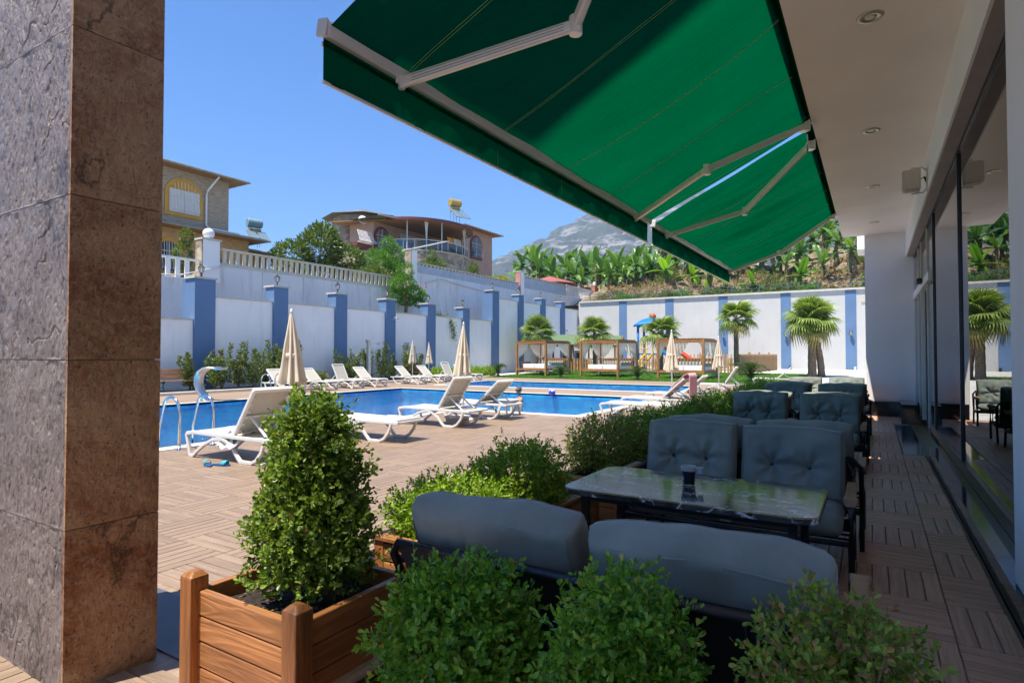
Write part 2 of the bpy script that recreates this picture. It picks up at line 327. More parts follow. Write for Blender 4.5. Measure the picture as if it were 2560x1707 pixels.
    col = ramp(N, L, noise(N, L, coords(N, L), 2.5, 5, 0.6), sc(c, 0.72), sc(c, 1.35), 0.3, 0.72)
    oi = N.new('ShaderNodeObjectInfo'); col = mixc(N, L, ramp(N, L, oi.outputs['Random'], (0, 0, 0), (0.35,)*3), col, (0.08, 0.18, 0.18))
    L.new(col, b.inputs['Base Color']); b.inputs['Roughness'].default_value = 0.85; b.inputs['Sheen Weight'].default_value = 0.25; b.inputs['Sheen Roughness'].default_value = 0.5
    hh = N.new('ShaderNodeMath'); hh.operation = 'MULTIPLY_ADD'; L.new(noise(N, L, coords(N, L), 420, 2), hh.inputs[0]); hh.inputs[1].default_value = 0.05
    L.new(noise(N, L, coords(N, L, (1, 1, 1.6)), 7, 5, 0.6, 0.8), hh.inputs[2]); bump(N, L, b, hh.outputs[0], 0.3, 0.007)
    # floral towel
    m, N, L, b = nmat('towel_floral')
    vo = N.new('ShaderNodeTexVoronoi'); L.new(coords(N, L), vo.inputs[0]); vo.inputs['Scale'].default_value = 16
    rp = N.new('ShaderNodeValToRGB'); sp = N.new('ShaderNodeSeparateColor'); L.new(vo.outputs['Color'], sp.inputs[0]); L.new(sp.outputs[0], rp.inputs[0]); rp.color_ramp.interpolation = 'CONSTANT'
    for p, cc in ((0.0, (0.75, 0.72, 0.62)), (0.55, (0.62, 0.45, 0.55)), (0.7, (0.5, 0.62, 0.28)), (0.84, (0.1, 0.12, 0.2)), (0.9, (0.75, 0.6, 0.35))):
        e = rp.color_ramp.elements.new(p); e.color = (*cc, 1)
    L.new(rp.outputs[0], b.inputs['Base Color']); b.inputs['Roughness'].default_value = 0.95
    # house stone strip siding, rubble stone, grass ground, hillside, mountain
    m, N, L, b = nmat('siding')
    v = coords(N, L, (1.6, 1.6, 14), False); n = noise(N, L, v, 1.6, 5, 0.6)
    oi = N.new('ShaderNodeObjectInfo'); col = ramp(N, L, n, (0.33, 0.27, 0.20), (0.62, 0.53, 0.42), 0.35, 0.66)
    L.new(mixc(N, L, 1.0, col, oi.outputs['Color'], 'MULTIPLY'), b.inputs['Base Color']); b.inputs['Roughness'].default_value = 0.85; bump(N, L, b, n, 0.6, 0.03)
    m, N, L, b = nmat('rubble')
    vo = N.new('ShaderNodeTexVoronoi'); vo.feature = 'DISTANCE_TO_EDGE'; L.new(coords(N, L, (1, 1, 1.2), False), vo.inputs[0]); vo.inputs['Scale'].default_value = 2.2
    vc = N.new('ShaderNodeTexVoronoi'); L.new(coords(N, L, (1, 1, 1.2), False), vc.inputs[0]); vc.inputs['Scale'].default_value = 2.2
    sp = N.new('ShaderNodeSeparateColor'); L.new(vc.outputs['Color'], sp.inputs[0])
    col = ramp(N, L, sp.outputs[0], (0.22, 0.17, 0.12), (0.50, 0.42, 0.31)); col = mixc(N, L, ramp(N, L, vo.outputs[0], (1, 1, 1), (0, 0, 0), 0.0, 0.07), col, (0.30, 0.28, 0.25))
    L.new(col, b.inputs['Base Color']); b.inputs['Roughness'].default_value = 0.9; bump(N, L, b, vo.outputs[0], 0.7, 0.06)
    m, N, L, b = nmat('lawn')
    col = ramp(N, L, noise(N, L, coords(N, L, rnd=False), 1.2, 8, 0.7), (0.04, 0.125, 0.010), (0.10, 0.235, 0.02), 0.3, 0.7)
    L.new(col, b.inputs['Base Color']); b.inputs['Roughness'].default_value = 0.9; bump(N, L, b, noise(N, L, coords(N, L, rnd=False), 60, 4), 1.0, 0.05)
    m, N, L, b = nmat('hill_earth')
    v = coords(N, L, rnd=False)
    col = ramp(N, L, noise(N, L, v, 0.5, 9, 0.7, 0.5), (0.14, 0.10, 0.06), (0.42, 0.33, 0.21), 0.3, 0.7)
    col = mixc(N, L, ramp(N, L, noise(N, L, v, 2.6, 7, 0.75), (0, 0, 0), (0.8,)*3, 0.54, 0.68), col, (0.50, 0.45, 0.37))
    col = mixc(N, L, ramp(N, L, noise(N, L, v, 0.33, 6, 0.7), (0, 0, 0), (0.85,)*3, 0.5, 0.62), col, (0.10, 0.14, 0.03))
    L.new(col, b.inputs['Base Color']); b.inputs['Roughness'].default_value = 0.95; bump(N, L, b, noise(N, L, v, 1.8, 10, 0.75), 1.0, 0.5)
    m, N, L, b = nmat('mountain_rock')
    v = coords(N, L, (1, 1, 1.0), False)
    n1 = noise(N, L, v, 0.012, 12, 0.72, 0.3)
    sl_ = N.new('ShaderNodeMapping'); L.new(v, sl_.inputs[0]); sl_.inputs['Rotation'].default_value = (0, R(20), 0); sl_.inputs['Scale'].default_value = (1, 1, 4)
    n2 = noise(N, L, sl_.outputs[0], 0.011, 12, 0.78)
    col = mixc(N, L, ramp(N, L, n2, (0, 0, 0), (1, 1, 1), 0.52, 0.60), ramp(N, L, n1, (0.025, 0.038, 0.026), (0.06, 0.066, 0.045), 0.35, 0.65), (0.24, 0.225, 0.22))
    L.new(col, b.inputs['Base Color']); b.inputs['Roughness'].default_value = 1.0
    m, N, L, b = nmat('ground_earth')
    L.new(ramp(N, L, noise(N, L, coords(N, L, rnd=False), 0.05, 9), (0.12, 0.13, 0.06), (0.30, 0.25, 0.16)), b.inputs['Base Color']); b.inputs['Roughness'].default_value = 0.95
special()
M = MATS

# ---------------------------------------------------------------- mesh helpers
class MB:
    def __init__(s): s.v = []; s.f = []
    def add(s, vs, fs):
        o = len(s.v); s.v.extend([tuple(p) for p in vs]); s.f.extend([tuple(i+o for i in f) for f in fs]); return s
    def box(s, c, d, rot=None):
        x, y, z = d[0]/2, d[1]/2, d[2]/2
        vs = [Vector((a*x, b*y, e*z)) for e in (-1, 1) for a, b in ((-1, -1), (1, -1), (1, 1), (-1, 1))]
        if rot is not None:
            m = Euler(rot).to_matrix() if not isinstance(rot, Matrix) else rot
            vs = [m @ p for p in vs]
        c = Vector(c)
        return s.add([p+c for p in vs], [(3, 2, 1, 0), (4, 5, 6, 7), (0, 1, 5, 4), (1, 2, 6, 5), (2, 3, 7, 6), (3, 0, 4, 7)])
    def b2(s, x0, x1, y0, y1, z0, z1): return s.box(((x0+x1)/2, (y0+y1)/2, (z0+z1)/2), (x1-x0, y1-y0, z1-z0))
    def sweep(s, pts, sec, closed=False, up=(0, 0, 1), scale=None):
        pts = [Vector(p) for p in pts]; n = len(pts); k = len(sec); vs = []
        for i, p in enumerate(pts):
            a = pts[i-1] if (i > 0 or closed) else p; b = pts[(i+1) % n] if (i < n-1 or closed) else p
            t = (b-a).normalized(); u = Vector(up)
            if abs(t.dot(u)) > 0.98: u = Vector((0, 1, 0)) if abs(t.y) < 0.9 else Vector((1, 0, 0))
            sx = t.cross(u).normalized(); sy = sx.cross(t).normalized(); q = scale[i] if scale else 1.0
            m = 1.0
            if 0 < i < n-1:
                d1 = (p-a).normalized(); cs = max(0.35, d1.dot(t)); m = 1/cs
            vs += [p+sx*(e[0]*q*m)+sy*(e[1]*q*(m if abs(sy.dot((b-p).normalized())) > 0.01 else 1)) for e in sec]
        fs = []
        for i in range(n if closed else n-1):
            j = (i+1) % n
            for e in range(k): fs.append((i*k+e, i*k+(e+1) % k, j*k+(e+1) % k, j*k+e))
        if not closed: fs.append(tuple(range(k-1, -1, -1))); fs.append(tuple((n-1)*k+e for e in range(k)))
        return s.add(vs, fs)
    def tube(s, pts, r, n=8, closed=False, scale=None):
        return s.sweep(pts, [(r*math.cos(2*math.pi*i/n), r*math.sin(2*math.pi*i/n)) for i in range(n)], closed, scale=scale)
    def bar(s, pts, w, h, up=(0, 0, 1), closed=False):
        return s.sweep(pts, [(-w/2, -h/2), (w/2, -h/2), (w/2, h/2), (-w/2, h/2)], closed, up)
    def lathe(s, prof, n=16, c=(0, 0, 0), wob=None):
        vs = []; fs = []; k = len(prof)
        for j in range(n):
            a = 2*math.pi*j/n; w = 1.0 if wob is None else wob(a)
            for r, z in prof: vs.append((c[0]+r*w*math.cos(a), c[1]+r*w*math.sin(a), c[2]+z))
        for j in range(n):
            q = (j+1) % n
            for i in range(k-1): fs.append((j*k+i, q*k+i, q*k+i+1, j*k+i+1))
        if prof[0][0] > 1e-5: fs.append(tuple(j*k for j in range(n-1, -1, -1)))
        if prof[-1][0] > 1e-5: fs.append(tuple(j*k+k-1 for j in range(n)))
        return s.add(vs, fs)
    def ball(s, c, r, n=12, m=8, sq=(1, 1, 1)):
        pr = [(math.sin(math.pi*i/m), -math.cos(math.pi*i/m)) for i in range(m+1)]; o = len(s.v)
        s.lathe([(max(0, a)*r, b*r) for a, b in pr], n)
        for i in range(o, len(s.v)):
            v = s.v[i]; s.v[i] = (v[0]*sq[0]+c[0], v[1]*sq[1]+c[1], v[2]*sq[2]+c[2])
        return s
    def prism(s, poly, z0, z1):
        n = len(poly)
        return s.add([(x, y, z0) for x, y in poly]+[(x, y, z1) for x, y in poly],
                     [tuple(range(n-1, -1, -1)), tuple(range(n, 2*n))]+[(i, (i+1) % n, n+(i+1) % n, n+i) for i in range(n)])
    def extr(s, poly, a0, a1, axis):     # polygon in the plane across `axis`, extruded along it
        def P(u, v, w): return ((w, u, v), (u, w, v), (u, v, w))[axis]
        n = len(poly)
        return s.add([P(u, v, a0) for u, v in poly]+[P(u, v, a1) for u, v in poly],
                     [tuple(range(n-1, -1, -1)), tuple(range(n, 2*n))]+[(i, (i+1) % n, n+(i+1) % n, n+i) for i in range(n)])
    def sheet(s, fn, nu, nv):
        vs = [fn(i/nu, j/nv) for i in range(nu+1) for j in range(nv+1)]
        return s.add(vs, [(i*(nv+1)+j, (i+1)*(nv+1)+j, (i+1)*(nv+1)+j+1, i*(nv+1)+j+1) for i in range(nu) for j in range(nv)])
    def xf(s, mat):
        s.v = [tuple(mat @ Vector(p)) for p in s.v]; return s
    def mesh(s, name, mat, smooth=False):
        me = bpy.data.meshes.new(name); me.from_pydata(s.v, [], s.f); me.update()
        me.materials.append(M[mat] if isinstance(mat, str) else mat)
        if smooth: me.polygons.foreach_set('use_smooth', [True]*len(me.polygons))
        return me
    def build(s, name, mat, parent=None, smooth=False, bev=0.0, loc=None, seg=2):
        return put(name, s.mesh(name, mat, smooth), parent, loc, bev=bev, seg=seg)
def npmesh(name, V, F, mat, smooth=False):          # quads or triangles as numpy arrays
    me = bpy.data.meshes.new(name); k = F.shape[1]
    me.vertices.add(len(V)); me.vertices.foreach_set('co', np.ascontiguousarray(V, dtype=np.float32).ravel())
    me.loops.add(F.size); me.loops.foreach_set('vertex_index', np.ascontiguousarray(F, dtype=np.int32).ravel())
    me.polygons.add(len(F)); me.polygons.foreach_set('loop_start', np.arange(0, F.size, k, dtype=np.int32))
    me.polygons.foreach_set('use_smooth', np.full(len(F), smooth))
    me.materials.append(M[mat]); me.update(calc_edges=True); return me
def put(name, me, parent=None, loc=None, rot=None, bev=0.0, seg=2, scale=None):
    o = bpy.data.objects.new(name, me); COL.objects.link(o); o.parent = parent
    if loc is not None: o.location = loc
    if rot is not None: o.rotation_euler = rot
    if scale is not None: o.scale = scale
    if bev:
        m = o.modifiers.new('bevel', 'BEVEL'); m.width = bev; m.segments = seg; m.limit_method = 'ANGLE'; m.angle_limit = R(40)
    return o
def tag(o, label=None, cat=None, group=None, kind=None):
    if label: o['label'] = label
    if cat: o['category'] = cat
    if group: o['group'] = group
    if kind: o['kind'] = kind
    return o
def thing(name, label, cat, loc=(0, 0, 0), rz=0.0, group=None):
    o = bpy.data.objects.new(name, None); COL.objects.link(o); o.location = loc; o.rotation_euler = (0, 0, rz)
    o.empty_display_size = 0.1
    return tag(o, label, cat, group)
def copy_tree(o, parent=None):
    c = o.copy(); COL.objects.link(c); c.parent = parent
    for ch in list(o.children): copy_tree(ch, c)
    return c
def dup(o, loc, rz, label=None, group=None, scale=None):
    c = copy_tree(o); c.location = loc; c.rotation_euler = (0, 0, rz)
    if label: c['label'] = label
    if group: c['group'] = group
    if scale: c.scale = (scale,)*3
    return c
def struct(o): o['kind'] = 'structure'; return o
# leaves: numpy clouds of six-point leaves
def leaves(P, A, Nn, ln, wd, shape='ob', fold=0.25):
    n = len(P)
    A = A/np.linalg.norm(A, axis=1, keepdims=True); S = np.cross(A, Nn); S /= (np.linalg.norm(S, axis=1, keepdims=True)+1e-9); U = np.cross(S, A)
    if shape == 'ob': prof = [(0, 0, 0), (0.45, 0.75, fold), (0.8, 0.9, fold), (1.0, 0, 0), (0.8, -0.9, fold), (0.45, -0.75, fold)]
    else: prof = [(0, 0, 0), (0.3, 0.9, fold), (0.65, 0.75, fold), (1.0, 0, -0.15), (0.65, -0.75, fold), (0.3, -0.9, fold)]
    ln = np.broadcast_to(np.asarray(ln, float), (n,))[:, None]; wd = np.broadcast_to(np.asarray(wd, float), (n,))[:, None]
    V = np.stack([P+A*(a*ln)+S*(b*wd*0.5)+U*(c*abs(b)*wd*0.5) for a, b, c in prof], 1).reshape(-1, 3)
    i = np.arange(n)[:, None]*6
    F = np.concatenate([i+np.array([[0, 1, 2, 3]]), i+np.array([[0, 3, 4, 5]])], 0)
    return V, F
def rdir(n, up=0.0):
    d = nr.normal(size=(n, 3)); d[:, 2] += up; return d/np.linalg.norm(d, axis=1, keepdims=True)

def fract2(nx, ny, base, octs=5, gain=0.55, seed=0, st=(1, 1)):
    """fractal value noise on a grid, numpy"""
    r_ = np.random.default_rng(seed); out = np.zeros((nx, ny)); amp = 1.0
    for o in range(octs):
        gx, gy = max(2, int(base*st[0]*2**o)+2), max(2, int(base*st[1]*2**o)+2); G = r_.uniform(-1, 1, (gx+1, gy+1))
        x = np.linspace(0, gx-1e-3, nx); y = np.linspace(0, gy-1e-3, ny); i, j = x.astype(int), y.astype(int); fx, fy = x-i, y-j
        fx = (fx*fx*(3-2*fx))[:, None]; fy = (fy*fy*(3-2*fy))[None, :]
        A = G[i][:, j]*(1-fx)*(1-fy)+G[i+1][:, j]*fx*(1-fy)+G[i][:, j+1]*(1-fx)*fy+G[i+1][:, j+1]*fx*fy
        out += A*amp; amp *= gain
    return out
# ================================================================ SETTING: ground, deck, pools
g = MB(); g.add([(-6000, -3000, -2.2), (6000, -3000, -2.2), (6000, 8000, -2.2), (-6000, 8000, -2.2)], [(0, 1, 2, 3)])
struct(g.build('ground', 'ground_earth'))
# pool outlines (water)
PA = [(-17.9, -2.0), (-9.75, -2.0), (-9.75, 13.25), (-6.25, 13.25), (-6.25, 19.9), (-17.9, 19.9)]
PB = [(-18.3, 23.2), (-6.6, 23.2), (-7.2, 28.2), (-18.8, 28.2)]
def inpoly(x, y, P):
    c = False
    for i in range(len(P)):
        (x0, y0), (x1, y1) = P[i], P[i-1]
        if (y0 > y) != (y1 > y) and x < (x1-x0)*(y-y0)/(y1-y0)+x0: c = not c
    return c
def offset(P, d):                     # outward offset of a counter-clockwise polygon
    out = []; n = len(P)
    for i in range(n):
        a, b, c = Vector(P[i-1]), Vector(P[i]), Vector(P[(i+1) % n])
        d1 = (b-a).normalized(); d2 = (c-b).normalized(); n1 = Vector((d1.y, -d1.x)); n2 = Vector((d2.y, -d2.x))
        k = (n1+n2); k = k/(k.dot(n1)); out.append(tuple(b+k*d))
    return out
def ring(name, P, d0, d1, z0, z1, mat, parent=None):
    A, B = offset(P, d0), offset(P, d1); n = len(P); m = MB()
    vs = [(x, y, z) for z in (z0, z1) for Q in (A, B) for x, y in Q]
    fs = []
    for i in range(n):
        j = (i+1) % n
        fs += [(2*n+i, 3*n+i, 3*n+j, 2*n+j), (i, j, n+j, n+i), (n+i, n+j, 3*n+j, 3*n+i), (j, i, 2*n+i, 2*n+j)]
    m.add(vs, fs); return m.build(name, mat, parent)
# deck sheet with the pools cut out: strips between sorted coordinates
def sheet_with_holes(x0, x1, y0, y1, holes, z, step=None):
    m = MB(); ys = sorted({y0, y1}|{p[1] for H in holes for p in H if y0 < p[1] < y1})
    for a, b in zip(ys, ys[1:]):
        mid = (a+b)/2; xs = []
        for H in holes:
            for i in range(len(H)):
                (p, q), (r, s_) = H[i-1], H[i]
                if (q > mid) != (s_ > mid):
                    f = lambda y: p+(r-p)*(y-q)/(s_-q)
                    xs.append((f(mid), f(a), f(b)))
        xs.sort(); lims = [(x0, x0, x0)]+xs+[(x1, x1, x1)]
        for l, r in zip(lims[::2], lims[1::2]):
            m.add([(l[1], a, z), (r[1], a, z), (r[2], b, z), (l[2], b, z)], [(0, 1, 2, 3)])
    return m
HA, HB = offset(PA, 0.30), offset(PB, 0.30)
deck = sheet_with_holes(-22.0, -2.495, -14.0, 33.0, [HA, HB], -0.004).build('pool_deck', 'deck_far'); struct(deck)
tf = MB(); tf.b2(-2.495, 0.66, -14.0, 17.2, -0.1, -0.004)
tfloor = struct(tf.build('terrace_floor', 'grout'))
lowd = MB(); lowd.b2(-2.3, 3.0, 17.2, 33.0, -0.1, -0.006)
struct(lowd.build('side_pavement', 'pavers'))
def basin(name, P, depth):
    m = MB(); n = len(P); m.prism(P, -depth, -0.001); f = m.f
    m.f = [q for q in f if q != tuple(range(n, 2*n))]      # open on top
    return m.build(name, 'pool_mosaic')
for nm, P, H in (('pool', PA, HA), ('pool', PB, HB)):
    b = struct(basin('pool_basin', P, 1.25))
    cp = struct(ring('pool_coping', P, 0.0, 0.30, -0.06, 0.012, 'stone_coping'))
    ov = ring('overflow_grate', P, 0.03, 0.13, 0.012, 0.017, 'white_plastic', cp)
    w = MB(); w.add([(x, y, -0.07) for x, y in P], [tuple(range(len(P)))]); struct(w.build('pool_water', 'pool_water'))
# granite threshold between the decks
gr = MB(); gr.b2(-9.40, -2.50, 1.66, 2.09, -0.05, 0.006); struct(gr.build('granite_threshold', 'granite_grey', bev=0.003))
# ---- planks, laid basket-weave in square tiles
T = 0.57; PW = T/6
def plank_mesh(name, lx, ly, mat):
    m = MB(); e = 0.0028; x, y = lx/2, ly/2; z = 0.004
    m.add([(-x, -y, -0.004), (x, -y, -0.004), (x, y, -0.004), (-x, y, -0.004), (-x+e, -y+e, z), (x-e, -y+e, z), (x-e, y-e, z), (-x+e, y-e, z)],
          [(4, 5, 6, 7), (0, 1, 5, 4), (1, 2, 6, 5), (2, 3, 7, 6), (3, 0, 4, 7)])
    return m.mesh(name, mat)
def plank_set(kind): return plank_mesh('plank_x', T-0.004, PW-0.005, kind+'_x'), plank_mesh('plank_y', PW-0.005, T-0.004, kind+'_y'), plank_mesh('plank_xs', 0.275, PW-0.005, kind+'_x')
CAMF = Vector((-math.sin(R(31.4)), math.cos(R(31.4))))
def seen(x, y):                        # in the picture's wedge of floor
    d = CAMF.x*x+CAMF.y*y; s_ = CAMF.y*x-CAMF.x*y
    return d > 2.4 and abs(s_)/d < 0.92
def lay(parent, ok, x0, x1, y0, y1, nbig, far, vis, kind='plank'):
    items = []; pmx, pmy, phx = plank_set(kind)
    i0, i1 = math.floor((x0-0.355)/T), math.ceil((x1-0.355)/T); j0, j1 = math.floor((y0-0.43)/T), math.ceil((y1-0.43)/T)
    for i in range(i0, i1):
        for j in range(j0, j1):
            X0, Y0 = 0.355+i*T, 0.43+j*T
            for k in range(6):
                if (i+j) % 2: cx, cy, me, w, h = X0+T/2, Y0+(k+0.5)*PW, pmx, T, PW
                else: cx, cy, me, w, h = X0+(k+0.5)*PW, Y0+T/2, pmy, PW, T
                if i == 0:                                   # the cut row along the plinth
                    if (i+j) % 2: cx, me, w = 0.355+0.1395, phx, 0.275
                    elif k > 2: continue
                if ok(cx, cy, w/2, h/2): items.append((cx, cy, me))
    d = lambda q: (0 if vis(q[0], q[1]) else 50)+math.hypot(q[0], q[1])
    items.sort(key=d)
    for q in items[:nbig]: put('plank', q[2], parent, (q[0], q[1], 0))
    for nm, ms in (('x', (pmx, phx)), ('y', (pmy,))):
        V = []; F = []
        for q in items[nbig:far]:
            if q[2] in ms:
                vv = np.array([v.co[:] for v in q[2].vertices]); V.append(vv+np.array([q[0], q[1], 0])); F.append(np.array([p.vertices[:] for p in q[2].polygons])+8*(len(V)-1))
        if V: put('planking', npmesh('planking', np.concatenate(V), np.concatenate(F), kind+'_'+nm), parent)['kind'] = 'stuff'
def ok_t(x, y, a, b): return x+a < 0.64 and x-a > -2.50 and -1.5 < y-b and y+b < 17.0 and not (0.36 < x+a and 10.7 < y+b and y-b < 15.1)
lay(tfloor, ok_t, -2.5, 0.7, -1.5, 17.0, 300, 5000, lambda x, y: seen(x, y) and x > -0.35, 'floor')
def ok_d(x, y, a, b):
    if x+a > -2.49 or y-b < -0.2 or (y+b > 1.65 and y-b < 2.10): return False
    return not any(inpoly(x+p*a, y+q*b, H) for H in (HA,) for p in (-1, 1) for q in (-1, 1))
lay(deck, ok_d, -10.0, -2.3, -0.2, 14.5, 300, 5000, seen)
# dark granite mat at the door
mt = MB(); mt.b2(0.372, 0.655, 10.72, 15.1, -0.05, 0.003); struct(mt.build('door_mat_slab', 'granite_black'))

# lawn, pebble strip, pavers at the far end
def slope(x, y): return max(0.0, (y-33.0)*0.017)
lw = MB(); lw.sheet(lambda u, v: (-22.0+u*18.5, 32.6+v*11.5, 0.006+slope(0, 32.6+v*11.5)), 18, 11)
lawn = tag(lw.build('lawn', 'lawn'), kind='structure')
pv = MB(); pv.sheet(lambda u, v: (-24.4+u*34.4, 32.9+v*19.4, -0.003+slope(0, 32.9+v*19.4)), 30, 18); struct(pv.build('paved_yard', 'pavers'))
# winding front edge of the lawn: deck bays at the cabanas
n_bl = 60000
x = nr.uniform(-22, -3.5, n_bl); y = 32.65+nr.uniform(0, 1, n_bl)**1.5*11.3
P = np.stack([x, y, 0.0+np.maximum(0, (y-33)*0.017)], 1); A = rdir(n_bl, 1.6); A[:, 2] = np.abs(A[:, 2])
V, F = leaves(P, A, rdir(n_bl), nr.uniform(0.05, 0.10, n_bl), 0.018, 'la', 0.1)
tag(put('grass', npmesh('grass', V, F, 'grass_blade')), 'short bright green grass of the lawn around the cabanas', 'grass', kind='stuff')
pb = MB(); pb.b2(-24.4, -22.0, 30.5, 52, -0.1, 0.05); struct(pb.build('pebble_bed', 'pebbles'))
st = MB(); st.b2(-24.5, -22.25, -4, 30.5, -0.1, 0.04); struct(st.build('planting_strip', 'soil'))
kb = MB()
for i in range(17): kb.b2(-22.25, -21.97, -3.9+i*2.02, -3.9+i*2.02+2.01, -0.1, 0.10)
struct(kb.build('kerb', 'stone_coping', bev=0.01))

# ================================================================ LEFT BOUNDARY WALL with blue pilasters
WX = -24.35; Y0P, DP = 14.72, 3.80
bw = thing('boundary_wall', 'long white plaster boundary wall with blue pilasters beside the pool', 'wall', (WX, 0, 0))
def part(nm, mat, parent, *bx, bev=0.0):
    m = MB()
    for q in bx: m.b2(*q)
    return m.build(nm, mat, parent, bev=bev)
ps = [Y0P+DP*n for n in range(10)]
tops = [2.95]+[3.98]*6+[5.75]*4
ys = [-5.0]+ps+[52.6]
for i in range(11):
    a, b = ys[i]+(0.42 if i else 0), ys[i+1]-(0.42 if i < 10 else 0)
    part('wall_panel', 'wall_plaster', bw, (-0.35, -0.10, a-0.2, b+0.2, -0.2, tops[i]))
    part('coping', 'stone_coping', bw, (-0.40, -0.04, a-0.15, b+0.15, tops[i]+0.002, tops[i]+0.06))
for n, y in enumerate(ps):
    big = n in (0, 6); zt = (4.72 if n < 6 else 6.28); h = 0.46 if big else 0.40
    p = part('pilaster', 'blue_paint', bw, (-0.62 if not big else -0.95, 0.02, y-h, y+h, -0.1, zt))
    part('pilaster_cap', 'stone_coping', p, (-0.70, 0.08, y-h-0.06, y+h+0.06, zt+0.002, zt+0.08))
ORD = ['first', 'second', 'third', 'fourth', 'fifth', 'sixth', 'seventh', 'eighth', 'ninth', 'tenth']
# lanterns on the pilasters
def lantern_meshes():
    a = MB(); a.lathe([(0.07, 0), (0.07, 0.03), (0.025, 0.05), (0.025, 0.16), (0.06, 0.2), (0.05, 0.22)], 10)
    b = MB()
    for i in range(6):
        t = i*math.pi/3; b.bar([(0.075*math.cos(t), 0.075*math.sin(t), 0.22), (0.115*math.cos(t), 0.115*math.sin(t), 0.42)], 0.016, 0.016)
    c = MB(); c.lathe([(0.15, 0.42), (0.12, 0.46), (0.05, 0.53), (0.03, 0.55), (0.035, 0.57), (0.0, 0.60)], 6)
    d = MB(); d.lathe([(0.065, 0.22), (0.10, 0.42)], 6)
    return a.mesh('base', 'black_iron'), b.mesh('cage', 'black_iron'), c.mesh('cap', 'black_iron'), d.mesh('glass_body', 'globe_white')
lmesh = lantern_meshes()
def lantern(loc, label, group, rz=0.0):
    t = thing('post_lantern', label, 'lantern', loc, rz, group)
    for nm, me in zip(('base', 'cage', 'cap', 'glass_body'), lmesh): put(nm, me, t)
    return t
for n, y in enumerate(ps):
    zt = (4.72 if n < 6 else 6.28)+0.08
    lantern((WX-0.3, y, zt), 'small black lantern on the %s blue boundary pilaster counted from the wall bench' % ORD[n], 'lanterns along the boundary wall')
# security cameras
def cctv(loc, rz, label):
    t = thing('security_camera', label, 'camera', loc, rz)
    m = MB(); m.tube([(0, 0, 0), (0.12, 0, 0.03), (0.16, 0, 0.08)], 0.02, 6); m.build('bracket', 'white_plastic', t)
    m = MB(); m.box((0.22, 0, 0.12), (0.26, 0.09, 0.09), (0, R(14), 0)); m.build('body', 'white_plastic', t, bev=0.015)
    m = MB(); m.box((0.36, 0, 0.085), (0.03, 0.075, 0.075), (0, R(14), 0)); m.build('lens', 'lens_dark', t)
cctv((WX+0.02, ps[3]+0.1, 3.55), 0.4, 'white security camera high on the blue pilaster beside the hanging vine')
cctv((WX+0.02, ps[9]+0.35, 3.6), -0.5, 'small dark lensed camera on the last blue pilaster near the wall corner')
bx = MB(); bx.box((0, 0, 0), (0.05, 0.42, 0.5)); tag(bx.build('wall_box', 'grey_block', loc=(WX-0.07, 27.6, 2.0), bev=0.01), 'grey square utility box mounted on the white boundary wall', 'utility box')

# ---- upper retaining walls behind
rx = -27.3
rw = thing('retaining_wall', 'tall stained white concrete retaining wall below the cream balustrade', 'wall', (rx, 0, 0))
def cpanel(par, a, b, z0, z1, step=2.6, mat='concrete_white'):
    y = a
    while y < b-0.05:
        e = min(b, y+step); part('wall_panel', mat, par, (-0.3, 0, y+0.012, e-0.012, z0, z1)); y = e
cpanel(rw, -4, 17.0, 0, 5.0); cpanel(rw, 17.0, 31.5, 0, 5.85)
part('backing', 'concrete_white', rw, (-0.9, -0.25, -4, 63, -0.1, 4.9))
cpanel(rw, 31.5, 46.2, 0, 7.25); cpanel(rw, 46.2, 63.2, 0, 7.6)
part('wall_top', 'stone_coping', rw, (-0.45, 0.05, 17.0, 31.5, 5.852, 5.95))
up = thing('block_parapet', 'grey block parapet with pierced cream top course below the round terrace house', 'wall', (rx, 0, 0))
def parapet(par, a, b, z0, z1):
    part('block_course', 'grey_block', par, (-0.25, -0.02, a, b, z0+0.002, z1-0.2))
    part('cap', 'baluster_cream', par, (-0.27, 0.0, a, b, z1-0.06, z1))
    n = int((b-a)/0.42)
    me = MB().b2(-0.24, -0.03, -0.1, 0.1, 0, 0.138).mesh('post_block', 'baluster_cream')
    for i in range(n): put('post_block', me, par, (0, a+0.2+i*(b-a-0.4)/(n-1), z1-0.199))
parapet(up, 31.6, 46.0, 7.252, 8.0)
up2 = thing('block_parapet', 'grey block parapet between the pink pier and the white baluster fence', 'wall', (rx, 0, 0))
parapet(up2, 46.9, 55.6, 7.602, 8.75)
# balustrades
def balustrade(loc, label, a, b, z, h, step, w, mat, skew=0.0):
    t = thing('balustrade', label, 'balustrade', loc)
    part('bottom_rail', mat, t, (-0.16, -0.02, a, b, z+0.002, z+0.07)); part('top_rail', mat, t, (-0.17, -0.01, a, b, z+h-0.09, z+h))
    me = MB().b2(-0.13, -0.05, -w/2, w/2, 0, h-0.166).mesh('baluster', mat); n = int((b-a)/step)
    for i in range(n): put('baluster', me, t, (0, a+step*(i+0.5), z+0.073))
    return t
balustrade((rx, 0, 0), 'white flat baluster railing in front of the tan house', 10.6, 16.3, 5.0, 1.0, 0.44, 0.2, 'white_plaster')
balustrade((rx, 0, 0), 'long cream baluster railing on the stained retaining wall', 17.35, 31.2, 5.95, 0.78, 0.36, 0.17, 'baluster_cream')
balustrade((rx, 0, 0), 'white baluster fence beside the orange brick pier', 55.7, 63.0, 7.6, 1.2, 0.36, 0.16, 'white_plaster')
